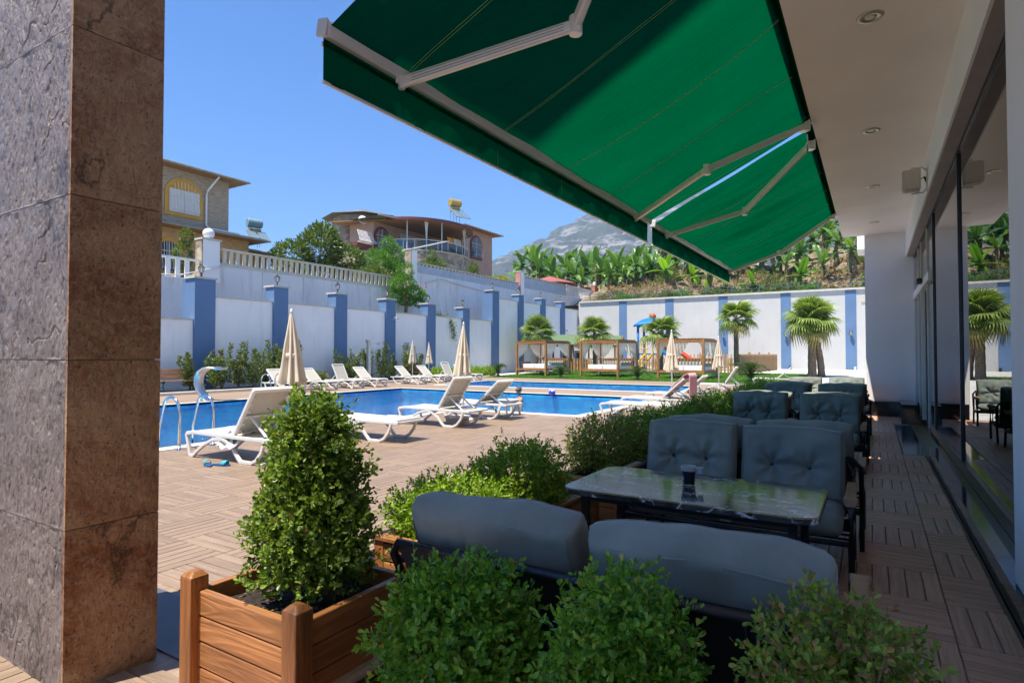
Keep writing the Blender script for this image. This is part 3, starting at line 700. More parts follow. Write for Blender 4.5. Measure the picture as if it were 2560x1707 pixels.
def pier(y, z0, z1, w, label, mat, mat2, globe=None):
    t = thing('wall_pier', label, 'pier', (rx, y, z0))
    part('shaft', mat, t, (-0.45, 0.08, -w/2, w/2, 0, z1-z0)); part('side_stone', mat2, t, (-0.46, 0.07, -w/2-0.05, -w/2-0.002, 0, z1-z0-0.02))
    part('cap', 'stone_coping', t, (-0.52, 0.14, -w/2-0.08, w/2+0.08, z1-z0+0.002, z1-z0+0.08))
    if globe: MB().ball((-0.18, 0, z1-z0+0.08+globe), globe, 16, 10).build('globe', 'globe_white', t, smooth=True)
pier(16.75, 5.0, 7.0, 0.85, 'white pier with round globe lamp between the two railings', 'white_plaster', 'rubble', 0.27)
pier(31.55, 5.9, 8.75, 0.6, 'white pier with rubble side where the block parapet begins', 'white_plaster', 'rubble', None)
pier(46.45, 5.7, 9.0, 0.6, 'white and pink pier between two grey block parapets', 'white_plaster', 'pink_paint', None)
pier(63.3, 7.0, 9.4, 0.7, 'orange brick pier at the end of the white baluster fence', 'brick_orange', 'brick_orange', 0.2)
# black finial lamp on the pier beside the stairs
t = thing('finial_lamp', 'black wrought iron lamp on the rubble sided pier', 'lamp', (rx-0.2, 31.55, 8.832))
MB().lathe([(0.08, 0), (0.04, 0.1), (0.06, 0.15), (0.02, 0.2)], 8).build('stem', 'black_iron', t)
m = MB()
for i in range(6):
    a = i*math.pi/6; m.tube([(0.16*math.cos(a)*math.sin(q), 0.16*math.sin(a)*math.sin(q), 0.36-0.16*math.cos(q)) for q in np.linspace(0, 2*math.pi, 13)[:-1]], 0.012, 5, True)
m.build('cage', 'black_iron', t)
# cables and pipe on the walls
def cable(name, label, pts, r, mat):
    return tag(MB().tube(pts, r, 6).build(name, mat), label, name.split('_')[-1])
cable('white_cable', 'white cable slung along the wall below the globe pier', [(rx+0.25, 8.5, 5.05), (rx+0.25, 13.6, 5.02), (rx+0.22, 15.2, 5.15), (rx+0.20, 17.0, 5.72), (rx+0.1, 17.6, 5.9)], 0.035, 'white_plastic')
cable('drain_pipe', 'bent white pipe running down the retaining wall under the parapet', [(rx+0.06, 32.8, 6.6), (rx+0.06, 34.5, 7.05), (rx+0.06, 41.0, 6.6), (rx+0.06, 43.2, 5.5), (rx+0.06, 45.4, 5.1)], 0.05, 'white_plastic')

# ================================================================ END WALL
ey = 52.2
ew = thing('end_wall', 'tall bright white wall with blue pilaster strips behind the palms', 'wall', (0, ey, 0))
exs = [-19.8, -15.45, -10.85, -6.0, -1.45, 3.2]
xs = [-24.3]+exs+[8.0]
for i in range(7):
    part('wall_panel', 'end_plaster', ew, (xs[i]+(0.36 if i else 0), xs[i+1]-(0.36 if i < 6 else 0), 0.0, 0.35, -0.2, 6.45))
for x in exs: part('pilaster', 'blue_paint', ew, (x-0.37, x+0.37, -0.03, 0.35, -0.2, 6.40))
part('coping', 'stone_coping', ew, (-24.2, 8.0, -0.14, 0.5, 6.452, 6.60))
# wall lanterns
for i, x in enumerate(exs[2:5]):
    t = thing('wall_lantern', ('small black lantern on the blue wall strip above the third cabana', 'small black lantern on the blue wall strip between the slender and large palms', 'small black lantern on the blue wall strip behind the large palm')[i], 'lantern', (x, ey-0.03, 3.0), 0, 'lanterns on the end wall')
    MB().tube([(0, 0, -0.1), (0, -0.1, -0.14), (0, -0.2, -0.05)], 0.02, 6).build('bracket', 'black_iron', t)
    q = put('cage', lmesh[1], t, (0, -0.22, -0.25)); put('cap', lmesh[2], t, (0, -0.22, -0.25)); put('glass_body', lmesh[3], t, (0, -0.22, -0.25))
for x in (-5.7, -1.2):
    tag(MB().box((0, 0, 0.12), (0.16, 0.12, 0.24)).build('spot_light', 'dark_metal' if x < -3 else 'white_plastic', loc=(x, ey-0.1, 0.33), bev=0.02), 'dark floor spot lamp at the foot of a blue strip' if x < -3 else 'white floor spot lamp at the foot of a blue strip', 'spot lamp')
# railing on the end wall
rl = thing('metal_railing', 'dark grey metal railing on top of the end wall', 'railing', (0, ey+0.9, 6.2))
for z in (0.5, 0.85, 1.15): MB().bar([(-24.3, 0, z), (7.5, 0, z)], 0.04, 0.04).build('rail', 'grey_railing', rl)
pm = MB().b2(-0.03, 0.03, -0.03, 0.03, -0.1, 1.18).mesh('post', 'grey_railing')
for i in range(15): put('post', pm, rl, (-23.5+i*2.2, 0, 0))

# ================================================================ HILL and MOUNTAIN
def hz(x, y):
    d = y-53.2
    cap = 9.9+max(0, x+22)*0.17+0.01*d
    z = 6.35+0.06*d if d < 3 else 6.53+(d-3)*0.34
    z = min(z, cap)
    return z+(0.55*math.sin(x*0.31+1.3)+0.35*math.sin(x*0.7+y*0.33)+0.3*math.sin(x*1.5-y*0.9)+0.22*math.sin(x*3.1+y*2.2))*min(1, max(0, d-1)/6)
hm = MB(); hm.sheet(lambda u, v: (-75+u*115, 53.0+v*v*90, hz(-75+u*115, 53.0+v*v*90)), 130, 80)
struct(hm.build('hillside', 'hill_earth', smooth=True))
tm = MB(); tm.sheet(lambda u, v: (-27.8-u*60, -4+v*68, (4.9 if v < 0.31 else (5.8 if v < 0.53 else 7.2 if v < 0.76 else 7.6))-0.02+max(0, u*60-14)*0.1), 12, 60)
struct(tm.build('upper_terrace', 'ground_earth'))
# the mountain: ridge drawn in angle from the terrace, then given its own slopes
prof = [(-60, 60), (-46, 120), (-39, 190), (-33.3, 258), (-30, 298), (-27, 345), (-25, 380), (-22, 398), (-17, 405), (-14, 415), (-8, 430), (0, 420), (20, 300), (60, 150)]
def ridge(a):
    for (a0, h0), (a1, h1) in zip(prof, prof[1:]):
        if a0 <= a <= a1: return h0+(h1-h0)*(a-a0)/(a1-a0)
    return prof[0][1] if a < prof[0][0] else prof[-1][1]
from mathutils import noise as mnoise
def mtn(u, v):
    a = -58+u*116; r = 700+v*1500
    h = ridge(a)*(0.06+0.94*min(1, max(0, (r-700)/900))**0.75) if r < 1600 else ridge(a)*(1-(r-1600)/2400)
    p = Vector((a*0.35, r*0.012, 3.7)); f = mnoise.fractal(p, 1.0, 2.1, 6)
    h += f*26*min(1, h/120)+mnoise.fractal(p*5, 1.0, 2.1, 4)*6
    return (r*math.sin(R(a)), r*math.cos(R(a)), max(-2, h*(r/1600)**0.15))
mm = MB(); mm.sheet(mtn, 260, 60); struct(mm.build('mountain', 'mountain_rock', smooth=False))

# ================================================================ AIR
hz_ = MB(); hz_.b2(-3200, 3200, -1200, 2600, -3.3, 640)
hmat = bpy.data.materials.new('haze_air'); hmat.use_nodes = True; hn = hmat.node_tree.nodes; hn.clear()
ho_ = hn.new('ShaderNodeOutputMaterial'); hv = hn.new('ShaderNodeVolumePrincipled'); hv.inputs['Color'].default_value = (0.48, 0.70, 1.0, 1); hv.inputs['Density'].default_value = 0.00030; hv.inputs['Anisotropy'].default_value = 0.0
hmat.node_tree.links.new(hv.outputs[0], ho_.inputs['Volume']); MATS['haze_air'] = hmat
tag(hz_.build('haze', 'haze_air'), kind='stuff')
# ================================================================ HOTEL BUILDING
hb = thing('hotel_building', 'white hotel front with glass doors, deep soffit and black granite plinth', 'building', (0, 0, 0))
GX, WFX, ZS, ZG = 0.86, 0.69, 4.44, 3.85
sof = part('soffit', 'soffit_plaster', hb, (-0.635, 0.9, 1.2, 17.0, ZS, ZS+0.6))
part('soffit_near', 'soffit_plaster', hb, (-0.63, 0.9, -5, 1.198, ZS, ZS+0.6))
part('header', 'white_plaster', hb, (WFX, 1.25, 4.5, 17.0, ZG, ZS-0.002))
part('header_underside', 'header_grey', hb, (WFX+0.02, GX-0.02, 4.5, 17.0, ZG-0.012, ZG-0.002))
part('wall', 'white_plaster', hb, (WFX, 1.25, -5.0, 4.49, 0.18, ZS-0.002))
ewl = part('end_wall', 'white_plaster', hb, (-0.16, 1.6, 17.0, 17.45, 0.0, 9.0))
part('skirting', 'granite_black', hb, (-0.14, 0.84, 16.955, 16.998, 0.0, 0.36))
for i in range(12):
    part('plinth_slab', 'granite_black', hb, (0.665, GX+0.1, 1.0+i*1.34, 1.0+(i+1)*1.34-0.006, -0.05, 0.175+0.001*(i % 2))) if not 10.7 < 1.0+i*1.34+0.7 < 15.2 else None
part('sill_frame', 'dark_metal', hb, (GX-0.03, GX+0.05, 4.5, 12.5, 0.18, 0.30))
part('top_frame', 'dark_metal', hb, (GX-0.02, GX+0.04, 4.5, 17.0, ZG-0.06, ZG-0.013))
mul = [4.52, 8.4, 11.75, 13.05, 14.62, 15.5, 16.9]
for y in mul: part('mullion', 'dark_metal' if y < 12 else 'white_metal', hb, (GX-0.025, GX+0.045, y-0.022, y+0.022, 0.18, ZG-0.062))
for a, b in zip(mul, mul[1:]):
    z0 = 0.30 if b < 12 else (2.95 if 13 < a < 14 else 0.05)
    part('window_pane', 'shop_glass', hb, (GX-0.004, GX+0.004, a+0.023, b-0.023, z0, ZG-0.063))
part('transom', 'white_metal', hb, (GX-0.05, GX+0.06, 12.3, 16.88, 2.78, 2.93))
dr = part('door', 'interior_dark', hb, (GX+0.10, GX+0.14, 13.1, 14.58, 0.03, 2.77))
part('handle', 'steel', dr, (GX+0.06, GX+0.08, 13.2, 13.24, 0.9, 1.4))
part('sensor', 'black_iron', hb, (GX-0.14, GX-0.055, 13.6, 13.95, 2.86, 2.95), bev=0.01)
part('step_block', 'granite_black', hb, (0.50, 0.80, 15.3, 16.9, 0.0, 0.42))
# room behind the glass
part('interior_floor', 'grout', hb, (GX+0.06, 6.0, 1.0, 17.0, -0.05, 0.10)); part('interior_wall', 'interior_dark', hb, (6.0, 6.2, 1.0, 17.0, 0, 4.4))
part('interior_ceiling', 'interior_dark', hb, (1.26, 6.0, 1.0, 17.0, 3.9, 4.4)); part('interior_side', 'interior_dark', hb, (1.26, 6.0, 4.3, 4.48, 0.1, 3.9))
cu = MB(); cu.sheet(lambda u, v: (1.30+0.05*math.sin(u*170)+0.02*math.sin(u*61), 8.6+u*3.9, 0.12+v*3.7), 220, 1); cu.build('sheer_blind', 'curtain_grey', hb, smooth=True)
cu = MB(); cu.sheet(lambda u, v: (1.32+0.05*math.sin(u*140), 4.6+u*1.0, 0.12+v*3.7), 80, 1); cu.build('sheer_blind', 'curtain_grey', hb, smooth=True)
# upper floors, plus unseen slabs added to shade the awning and near terrace
part('upper_wall', 'white_plaster', hb, (-0.55, 1.2, -16, 17.4, ZS+0.602, 34.4))
part('unseen_shade_slab', 'white_plaster', hb, (-7.56, -0.552, -8.2, -5.9, 34.0, 34.4)); part('unseen_shade_slab', 'white_plaster', hb, (-7.15, -0.552, -16.0, -8.202, 34.0, 34.4))
# ---- next wing's balcony beyond the end wall
nb = thing('wing_balcony', 'white balcony of the next wing with yellow and blue panels', 'balcony', (0.1, 24.5, 0))
part('wall', 'white_plaster', nb, (0.35, 1.6, -2, 2, -0.1, 9)); part('slab', 'white_plaster', nb, (-0.55, 0.35, -0.4, 1.2, 5.2, 5.95)); part('lower_slab', 'blue_paint', nb, (-0.30, 0.35, -0.2, 1.2, 4.4, 4.75))
part('upper_face', 'white_plaster', nb, (-0.72, 0.35, -0.5, 1.2, 5.952, 6.5)); part('blue_panel', 'blue_paint', nb, (-0.45, 0.1, 0.5, 0.6, 6.52, 7.1)); part('yellow_panel', 'ochre_trim', nb, (-0.2, 0.02, 0.4, 0.48, 6.52, 7.05))
part('ledge', 'stone_coping', nb, (-0.45, 0.35, -0.3, 1.2, 3.35, 3.6)); part('drain_box', 'white_plastic', nb, (-0.15, 0.0, -0.9, -0.6, 3.62, 4.3))
# ---- downlights and speaker
for i, (x, y) in enumerate([(0.01, 5.98), (0.01, 9.05), (0.03, 12.1), (0.05, 15.4)]):
    t = thing('downlight', ('round brass downlight in the soffit beside the large awning cloth', 'round brass downlight in the soffit beside the gap between the awnings', 'round brass downlight in the soffit just beyond the wall speaker', 'round brass downlight in the soffit close to the end wall')[i], 'downlight', (x, y, ZS), 0, 'downlights in the soffit')
    MB().lathe([(0.055, -0.002), (0.062, -0.012), (0.095, -0.012), (0.105, -0.001)], 24).build('ring', 'pale_lamp', t, smooth=True)
    MB().lathe([(0.0, -0.003), (0.03, -0.009), (0.05, -0.003)], 16).build('lens', 'globe_white', t, smooth=True)
t = thing('wall_speaker', 'beige loudspeaker on a bracket under the soffit', 'speaker', (WFX, 10.35, 4.02))
m = MB(); m.extr([(-0.11, -0.15), (0.11, -0.15), (0.11, 0.15), (-0.11, 0.15)], -0.30, -0.08, 0); m.build('cabinet', 'speaker_grey', t, bev=0.025)
MB().b2(-0.306, -0.301, -0.095, 0.095, -0.135, 0.135).build('grille', 'white_metal', t)
MB().tube([(0, 0, -0.12), (-0.05, 0, -0.18), (-0.19, 0, -0.19)], 0.012, 6).tube([(0, 0, 0.12), (-0.05, 0, 0.18), (-0.19, 0, 0.19)], 0.012, 6).b2(-0.012, -0.002, -0.03, 0.03, -0.17, 0.17).build('bracket', 'white_metal', t)
MB().tube([(-0.08, 0.02, 0.02), (-0.03, 0.05, 0.05), (-0.004, 0.03, -0.05)], 0.006, 5).build('cord', 'black_iron', t)

# ================================================================ STONE PILLAR
pl = thing('stone_pillar', 'square pillar clad in rough brown and grey slate slabs', 'pillar', (-3.05, 1.215, 0))
part('core', 'grout', pl, (-0.97, -0.018, 0.018, 0.382, 0, 7.29))
zs = [0.0, 0.72, 1.475, 2.215, 2.98, 3.75, 4.5, 5.25, 6.0, 7.3]
def rough_slab(par, mat, p0, du, dv, nrm, res, amp, seed, st=(1, 1)):
    """split-faced stone slab: a displaced front with thin sides"""
    p0, du, dv, nrm = (np.array(q, float) for q in (p0, du, dv, nrm)); nu, nv = int(np.linalg.norm(du)/res), int(np.linalg.norm(dv)/res)
    h = fract2(nu+1, nv+1, 5, 6, 0.6, seed, st); h2 = fract2(nu+1, nv+1, 22, 3, 0.55, seed+50, st)
    h = h/np.abs(h).max()+0.55*np.minimum(0.1, h2/np.abs(h2).max())*2
    cl = fract2(nu+1, nv+1, 1.6, 4, 0.5, seed+99, st); h = h-0.9*np.exp(-(cl/0.035)**2)*(fract2(nu+1, nv+1, 2, 2, 0.5, seed+7) > 0.15)
    u = np.linspace(0, 1, nu+1)[:, None, None]; v = np.linspace(0, 1, nv+1)[None, :, None]
    edge = np.minimum(1, np.minimum(np.minimum(u, 1-u)*nu, np.minimum(v, 1-v)*nv)/2)
    P = p0+u*du+v*dv+nrm*(h[:, :, None]*amp*edge)
    idx = np.arange((nu+1)*(nv+1)).reshape(nu+1, nv+1); F = np.stack([idx[:-1, :-1], idx[1:, :-1], idx[1:, 1:], idx[:-1, 1:]], -1).reshape(-1, 4)
    n = idx.size; B = np.array([p0, p0+du, p0+du+dv, p0+dv])-nrm*0.016
    V = np.concatenate([P.reshape(-1, 3), B]); c_ = [idx[0, 0], idx[-1, 0], idx[-1, -1], idx[0, -1]]
    S = np.array([[c_[k], n+k, n+(k+1) % 4, c_[(k+1) % 4]] for k in range(4)]+[[n+3, n+2, n+1, n]])
    return put('slab', npmesh('slab', V, np.concatenate([F, S]), mat), par)
for k, (a, b) in enumerate(zip(zs, zs[1:])):
    if a < 4.0:
        rough_slab(pl, 'slate_brown', (0.0, 0.0, a+0.002), (0, 0.40, 0), (0, 0, b-a-0.004), (1, 0, 0), 0.0045, 0.0042, 10+k)
        rough_slab(pl, 'slate_grey', (-0.985, 0.0, a+0.002), (0.968, 0, 0), (0, 0, b-a-0.004), (0, -1, 0), 0.0055, 0.006, 30+k, (2.2, 0.8))
    else:
        part('slab', 'slate_brown', pl, (-0.016, 0.0, 0.0, 0.40, a+0.0015, b-0.0015), bev=0.002); part('slab', 'slate_grey', pl, (-0.985, -0.018, -0.002, 0.016, a+0.0015, b-0.0015), bev=0.002)
    part('slab', 'slate_grey', pl, (-0.985, -0.018, 0.384, 0.402, a+0.0015, b-0.0015)); part('slab', 'slate_brown', pl, (-0.988, -0.972, 0.018, 0.382, a+0.0015, b-0.0015))

# ================================================================ AWNINGS
def awning(y0, y1, label, arms, seams, wr=0.0):
    XW, ZW, XF, ZF = -0.66, 4.46, -2.78, 3.45
    t = thing('awning', label, 'awning', (XW, y0, ZW)); L_ = y1-y0
    dx, dz = XF-XW, ZF-ZW
    pl_ = XF-XW
    def cloth(u, v):
        y = u*L_; wv = 0.05*math.sin(y*3.1+0.5*math.sin(v*3))+0.024*math.sin(y*7.3+1+v*1.3)+0.008*math.sin(y*17+v*5)*(1-v)
        sag = 0.10*math.sin(math.pi*v)*(0.8+0.2*math.sin(y*1.3))
        wv += wr*(0.05*math.sin(y*2.6+v*2.2+1.0)+0.022*math.sin(y*9-v*6)+0.012*math.sin(y*21+v*9))+0.02*math.sin(y*1.7-v*2.0)+0.006*math.sin(y*26-v*11)*max(0, math.sin(y*1.1))
        return (dx*v, y, dz*v-sag*0.55+wv*math.sin(math.pi*min(1, v*1.0))**0.6*0.9)
    MB().sheet(cloth, int(L_*26), 30).build('cloth', 'awning_cloth', t, smooth=True)
    vf = MB(); vf.sheet(lambda u, v: (dx-0.03+0.012*math.sin(u*L_*9)*v+0.006*math.sin(u*L_*23)*v, u*L_, dz-0.02-v*0.29), int(L_*16), 4); vf.build('valance', 'awning_cloth', t, smooth=True)
    MB().box((dx-0.005, L_/2, dz+0.0), (0.075, L_+0.04, 0.095), (0, R(10), 0)).build('front_bar', 'awning_metal', t, bev=0.012)
    MB().bar([(dx-0.042, 0, dz-0.075), (dx-0.042, L_, dz-0.075)], 0.012, 0.03).build('bar_groove', 'awning_metal', t)
    MB().box((dx-0.005, -0.03, dz), (0.085, 0.02, 0.105), (0, R(10), 0)).build('end_cap', 'white_plastic', t, bev=0.008)
    MB().tube([(dx-0.03, 0, dz-0.31), (dx-0.03, L_, dz-0.31)], 0.012, 8).build('hem_rod', 'awning_metal', t)
    MB().tube([(-0.03, 0, 0.03), (-0.03, L_, 0.03)], 0.05, 12).build('roller', 'awning_cloth', t, smooth=True)
    for s_ in seams:
        sm = MB()
        for o in (-0.012, 0.012): sm.tube([Vector(cloth((s_+o)/L_, v/20))+Vector((0, 0, -0.004)) for v in range(21)], 0.0022, 4)
        sm.tube([(dx-0.034, s_, dz-0.03), (dx-0.034, s_, dz-0.30)], 0.0022, 4)
        sm.build('seam_stitching', 'stitch', t)
    for (tip, elb, sh) in arms:
        a = Vector((dx+0.02, tip-y0, dz-0.075)); e = Vector((elb[0]-XW, elb[1]-y0, elb[2]-ZW)); s2 = Vector((-0.06, sh-y0, -0.06))
        ar = MB(); ar.bar([a, e], 0.05, 0.075); A = ar.build('forearm', 'awning_metal', t, bev=0.014)
        MB().bar([e, s2], 0.056, 0.085).build('upper_arm', 'awning_metal', t, bev=0.014)
        MB().tube([e-Vector((0, 0, 0.065)), e+Vector((0, 0, 0.06))], 0.045, 14).build('elbow_joint', 'awning_metal', t, smooth=False, bev=0.006)
        MB().tube([s2-Vector((0, 0, 0.07)), s2+Vector((0, 0, 0.07))], 0.06, 14).b2(s2.x-0.02, s2.x+0.07, s2.y-0.05, s2.y+0.05, s2.z-0.06, s2.z+0.06).build('shoulder_bracket', 'awning_metal', t, bev=0.006)
        d = (e-a).normalized()
        MB().bar([a+Vector((-0.03, -0.02, 0.02)), a+d*0.04], 0.03, 0.05).tube([a-Vector((0, 0, 0.045)), a+Vector((0, 0, 0.045))], 0.024, 10).build('front_joint', 'awning_metal', t)
        gv = MB()
        for k in (-0.02, 0.0, 0.02): gv.bar([a+d*0.08+Vector((0, 0, k-0.0)), e-d*0.08+Vector((0, 0, k-0.0))], 0.053, 0.004)
        gv.build('arm_groove', 'gutter', A)
    return t
awning(2.42, 8.43, 'large dark green awning over the sofas, its inner half in shadow', [(3.06, (-1.66, 3.53, 3.68), 2.75), (7.80, (-1.68, 7.25, 3.72), 8.30)], [0.70, 1.95, 3.2, 4.45, 5.7])
a2 = awning(8.63, 14.22, 'farther green awning with wrinkled bright cloth beside the end wall', [(9.22, (-1.70, 9.8, 3.75), 9.1), (14.0, (-1.70, 14.05, 3.72), 14.1)], [0.9, 2.1, 3.3, 4.5], 1.0)
t = thing('crank_hook', 'steel crank hook hanging between the two green awnings', 'hook', (-0.70, 8.52, 4.36))
MB().tube([(0, 0, 0), (0, 0, -0.09), (0.0, 0.02, -0.12), (0, 0.02, -0.2), (0, 0.0, -0.22), (0, -0.02, -0.2), (0, -0.015, -0.13)], 0.008, 6).build('eye', 'steel', t)
# ================================================================ SOFAS, TABLE, PLANTERS
def waves(U, V, seed, f0, n=7):
    r_ = np.random.default_rng(seed); o = 0
    for k in range(n):
        a = r_.uniform(0, math.pi); f = f0*r_.uniform(0.6, 2.2); o = o+np.sin(f*(U*math.cos(a)+V*math.sin(a))+r_.uniform(0, 6.28))/n**0.5
    return o
def cushion(w, h, t, buttons=(), seed=0, puff=1.0, nu=60, nv=44):
    """upright cushion: width on x, height on z from 0, front towards -y"""
    r_ = np.random.default_rng(seed); u = np.linspace(-1, 1, nu+1); v = np.linspace(-1, 1, nv+1)
    U, Vv = np.meshgrid(u, v, indexing='ij')
    ex = (1-np.abs(U)**7)**0.5*(1-np.abs(Vv)**6)**0.5
    th = t/2*(0.42+0.58*ex)*(1+0.10*puff*(1-U**2)*(1-Vv**2))
    e_ = np.minimum(1, np.minimum(1-np.abs(U), (1-np.abs(Vv))*h/w)*9); edge = np.sqrt(1-(1-e_)**2)
    th = th*edge
    bul = 0.010*np.sin(U*3+seed)+0.008*np.sin(Vv*3+seed*2)+0.006*waves(U, Vv, seed, 5)+0.003*waves(U, Vv, seed+3, 13)+0.004*waves(U*2.6, Vv*1.2, seed+8, 5)
    front = th+bul*ex*edge**2*np.minimum(1, e_*1.2)
    for bx, bz in buttons:
        dx, dz = (U-bx)*w/2, (Vv-bz)*h/2; rr = np.sqrt(dx**2+dz**2); an = np.arctan2(dz, dx)
        front -= 0.055*np.exp(-(rr/0.05)**2)+0.022*np.exp(-(rr/0.13)**2)+0.022*np.exp(-(rr/0.15)**2)*np.cos(an*6+seed+bx+rr*9)*np.minimum(1, rr/0.05)
    if len(buttons) == 2: front -= 0.020*np.exp(-((Vv-buttons[0][1])*h/2/0.03)**2)*np.exp(-((U)*w/2/0.16)**4)
    back = th*0.85+(0.005*waves(U, Vv, seed+11, 5)+0.0045*waves(U*3.2, Vv*0.8, seed+17, 5))*ex*np.minimum(1, e_*1.2)**2
    sag = 0.02*U**2*h/0.5
    X = U*w/2*(1-0.03*(1-ex)); Zz = h/2+Vv*h/2-sag*np.maximum(0, Vv)+0.006*waves(U, Vv*0, seed+5, 6)*np.maximum(0, Vv)
    A = np.stack([X, -front, Zz], -1).reshape(-1, 3); B = np.stack([X, back, Zz], -1).reshape(-1, 3)
    n = (nu+1)*(nv+1); idx = np.arange(n).reshape(nu+1, nv+1)
    q = np.stack([idx[:-1, :-1], idx[1:, :-1], idx[1:, 1:], idx[:-1, 1:]], -1).reshape(-1, 4)
    rim = np.zeros((nu+1, nv+1), bool); rim[[0, -1], :] = True; rim[:, [0, -1]] = True; rim = rim.ravel()
    mp = np.where(rim, np.arange(n), np.arange(n)+n)          # front and back share the rim
    F = [q, mp[q[:, ::-1]]]
    return np.concatenate([A, B]), np.concatenate(F), (X, -front, Zz)
def cush_part(name, parent, w, h, t, loc, rot, buttons=(), seed=0, btn=True):
    V, F, gr_ = cushion(w, h, t, buttons, seed)
    o = put(name, npmesh(name, V, F, 'sofa_cloth', True), parent, loc, rot)
    for bx, bz in (buttons if btn else ()):
        dx, dz = bx*w/2, h/2+bz*h/2
        k = np.argmin((gr_[0]-dx)**2+(gr_[2]-dz)**2); yy = gr_[1].ravel()[k]
        MB().ball((dx, yy-0.003, dz), 0.016, 10, 6, (1, 0.6, 1)).build('button', 'button_dark', o, smooth=True)
    X_, Y_, Z_ = gr_; k = 3; a_, b_ = X_.shape[0]-1-k, X_.shape[1]-1-k
    path = [(i, k) for i in range(k, a_, 2)]+[(a_, j) for j in range(k, b_, 2)]+[(i, b_) for i in range(a_, k, -2)]+[(k, j) for j in range(b_, k, -2)]
    MB().tube([(X_[p], Y_[p]-0.001, Z_[p]) for p in path], 0.0035, 5, True).build('welt', 'sofa_cloth', o)
    MB().tube([(X_[p], -Y_[p]*0.80+0.002, Z_[p]) for p in path], 0.0035, 5, True).build('welt', 'sofa_cloth', o)
    return o
def sofa(label, loc, rz, seats=2, sw=0.78, seed=0, group=None, name='sofa', cat='sofa', bh=0.55, tilt=14, rail=0.70, sag=0.0):
    t = thing(name, label, cat, loc, rz, group); W = sw*seats; hw = W/2+0.03
    SH, D = 0.30, 0.62            # seat frame height and depth (front at -y)
    for k in range(seats):
        cx = -W/2+sw*(k+0.5)
        V, F, _ = cushion(sw-0.015, D, 0.15, (), seed+k, nu=24, nv=20)
        put('seat_cushion', npmesh('seat_cushion', V, F, 'sofa_cloth', True), t, (cx, -D/2-0.0, SH+0.075), (R(-90), 0, 0))
        cush_part('back_cushion', t, sw-0.012, bh, 0.23, (cx, 0.235+0.012*rng.uniform(-1, 1), SH+0.13+0.008*rng.uniform(-1, 1)), (R(-tilt), 0, R(rng.uniform(-1.5, 1.5))), [(-0.36, -0.12), (0.34, -0.14)], seed*7+k+1)
    fr = MB(); r_ = 0.017
    fr.tube([(-hw, -D/2, SH), (hw, -D/2, SH), (hw, D/2, SH-0.03), (-hw, D/2, SH-0.03)], r_, 8, True)
    for i in range(5): y = -D/2+0.08+i*(D-0.16)/4; fr.tube([(-hw, y, SH-0.02), (hw, y, SH-0.02)], 0.008, 6)
    fr.build('seat_frame', 'dark_metal', t, smooth=True)
    bk = MB(); ty = 0.36+math.tan(R(tilt))*0.40; tz = rail
    bk.tube([(-hw, 0.33, SH-0.02), (-hw, ty-0.03, tz-0.06), (-hw+0.05, ty, tz), (hw-0.05, ty, tz), (hw, ty-0.03, tz-0.06), (hw, 0.33, SH-0.02)], r_, 8)
    for i in range(1, 3*seats): x = -hw+i*2*hw/(3*seats); bk.tube([(x, 0.34, SH-0.02), (x, ty, tz)], 0.007, 6)
    bk.build('back_frame', 'dark_metal', t, smooth=True)
    for s_ in (-1, 1):
        x = s_*hw
        MB().tube([(x, -D/2+0.02, 0.0), (x, -D/2, SH), (x, -D/2-0.01, 0.53), (x, -D/2+0.06, 0.575), (x, 0.25, 0.56), (x, ty-0.06, tz-0.1)], 0.019, 8).build('leg', 'dark_metal', t, smooth=True)
        MB().tube([(x, 0.40, 0.0), (x, 0.33, SH-0.02), (x, 0.31, 0.55)], 0.018, 8).build('leg', 'dark_metal', t, smooth=True)
        MB().tube([(x, -0.12, SH), (x, 0.0, 0.56)], 0.006, 6).tube([(x, -0.02, SH), (x, -0.12, 0.56)], 0.006, 6).build('side_rod', 'dark_metal', t)
        MB().bar([(x, -D/2-0.045, 0.545), (x, -D/2-0.035, 0.592), (x, -D/2+0.03, 0.603), (x, 0.02, 0.600), (x, 0.16, 0.597)], 0.062, 0.028).build('armrest', 'teak', t, bev=0.008)
    pn = MB(); pn.sheet(lambda u, v: (-hw+0.04+u*(2*hw-0.08), 0.345+v*(ty-0.355)-0.002, SH+0.02+v*(tz-SH-0.04)), 2, 2); pn.build('back_sling', 'button_dark', t)
    return t
sofa('two seat teal cushion sofa seen from behind, next to the near shrubs', (-0.925, 2.46, 0), R(180), 2, 0.84, 3, bh=0.50, tilt=24)
sofa('two seat teal tufted sofa facing the marble table', (-0.905, 4.62, 0), R(0.5), 2, 0.74, 5)
sofa('two seat teal sofa standing back to back with the sofa at the marble table', (-0.86, 5.66, 0), R(180), 2, 0.74, 9)
def ach(label, x, y, rz, seed): return sofa(label, (x, y, 0), rz, 1, 0.78, seed, 'teal armchairs along the terrace', 'armchair', 'armchair')
ach('darker blue teal tufted armchair beside the hedge, nearest behind the sofas', -1.42, 9.0, R(1), 21)
ach('teal tufted armchair beside the walkway, nearest behind the sofas', -0.53, 8.95, R(-1), 23)
ach('teal armchair beside the hedge, back to back with the darker blue armchair', -1.40, 9.95, R(181), 25)
ach('teal armchair beside the walkway, back to back with the tufted armchair', -0.50, 9.95, R(179), 27)
ach('teal armchair beside the hedge in the middle row of armchairs', -1.42, 12.05, R(2), 31)
ach('teal armchair beside the walkway in the middle row of armchairs', -0.52, 12.0, R(-1), 33)
ach('teal armchair beside the hedge behind the middle row of armchairs', -1.40, 13.2, R(180), 35)
ach('teal armchair beside the walkway behind the middle row of armchairs', -0.48, 13.2, R(180), 37)
ach('teal armchair beside the hedge in the last row before the end wall', -1.45, 15.9, R(-2), 41)
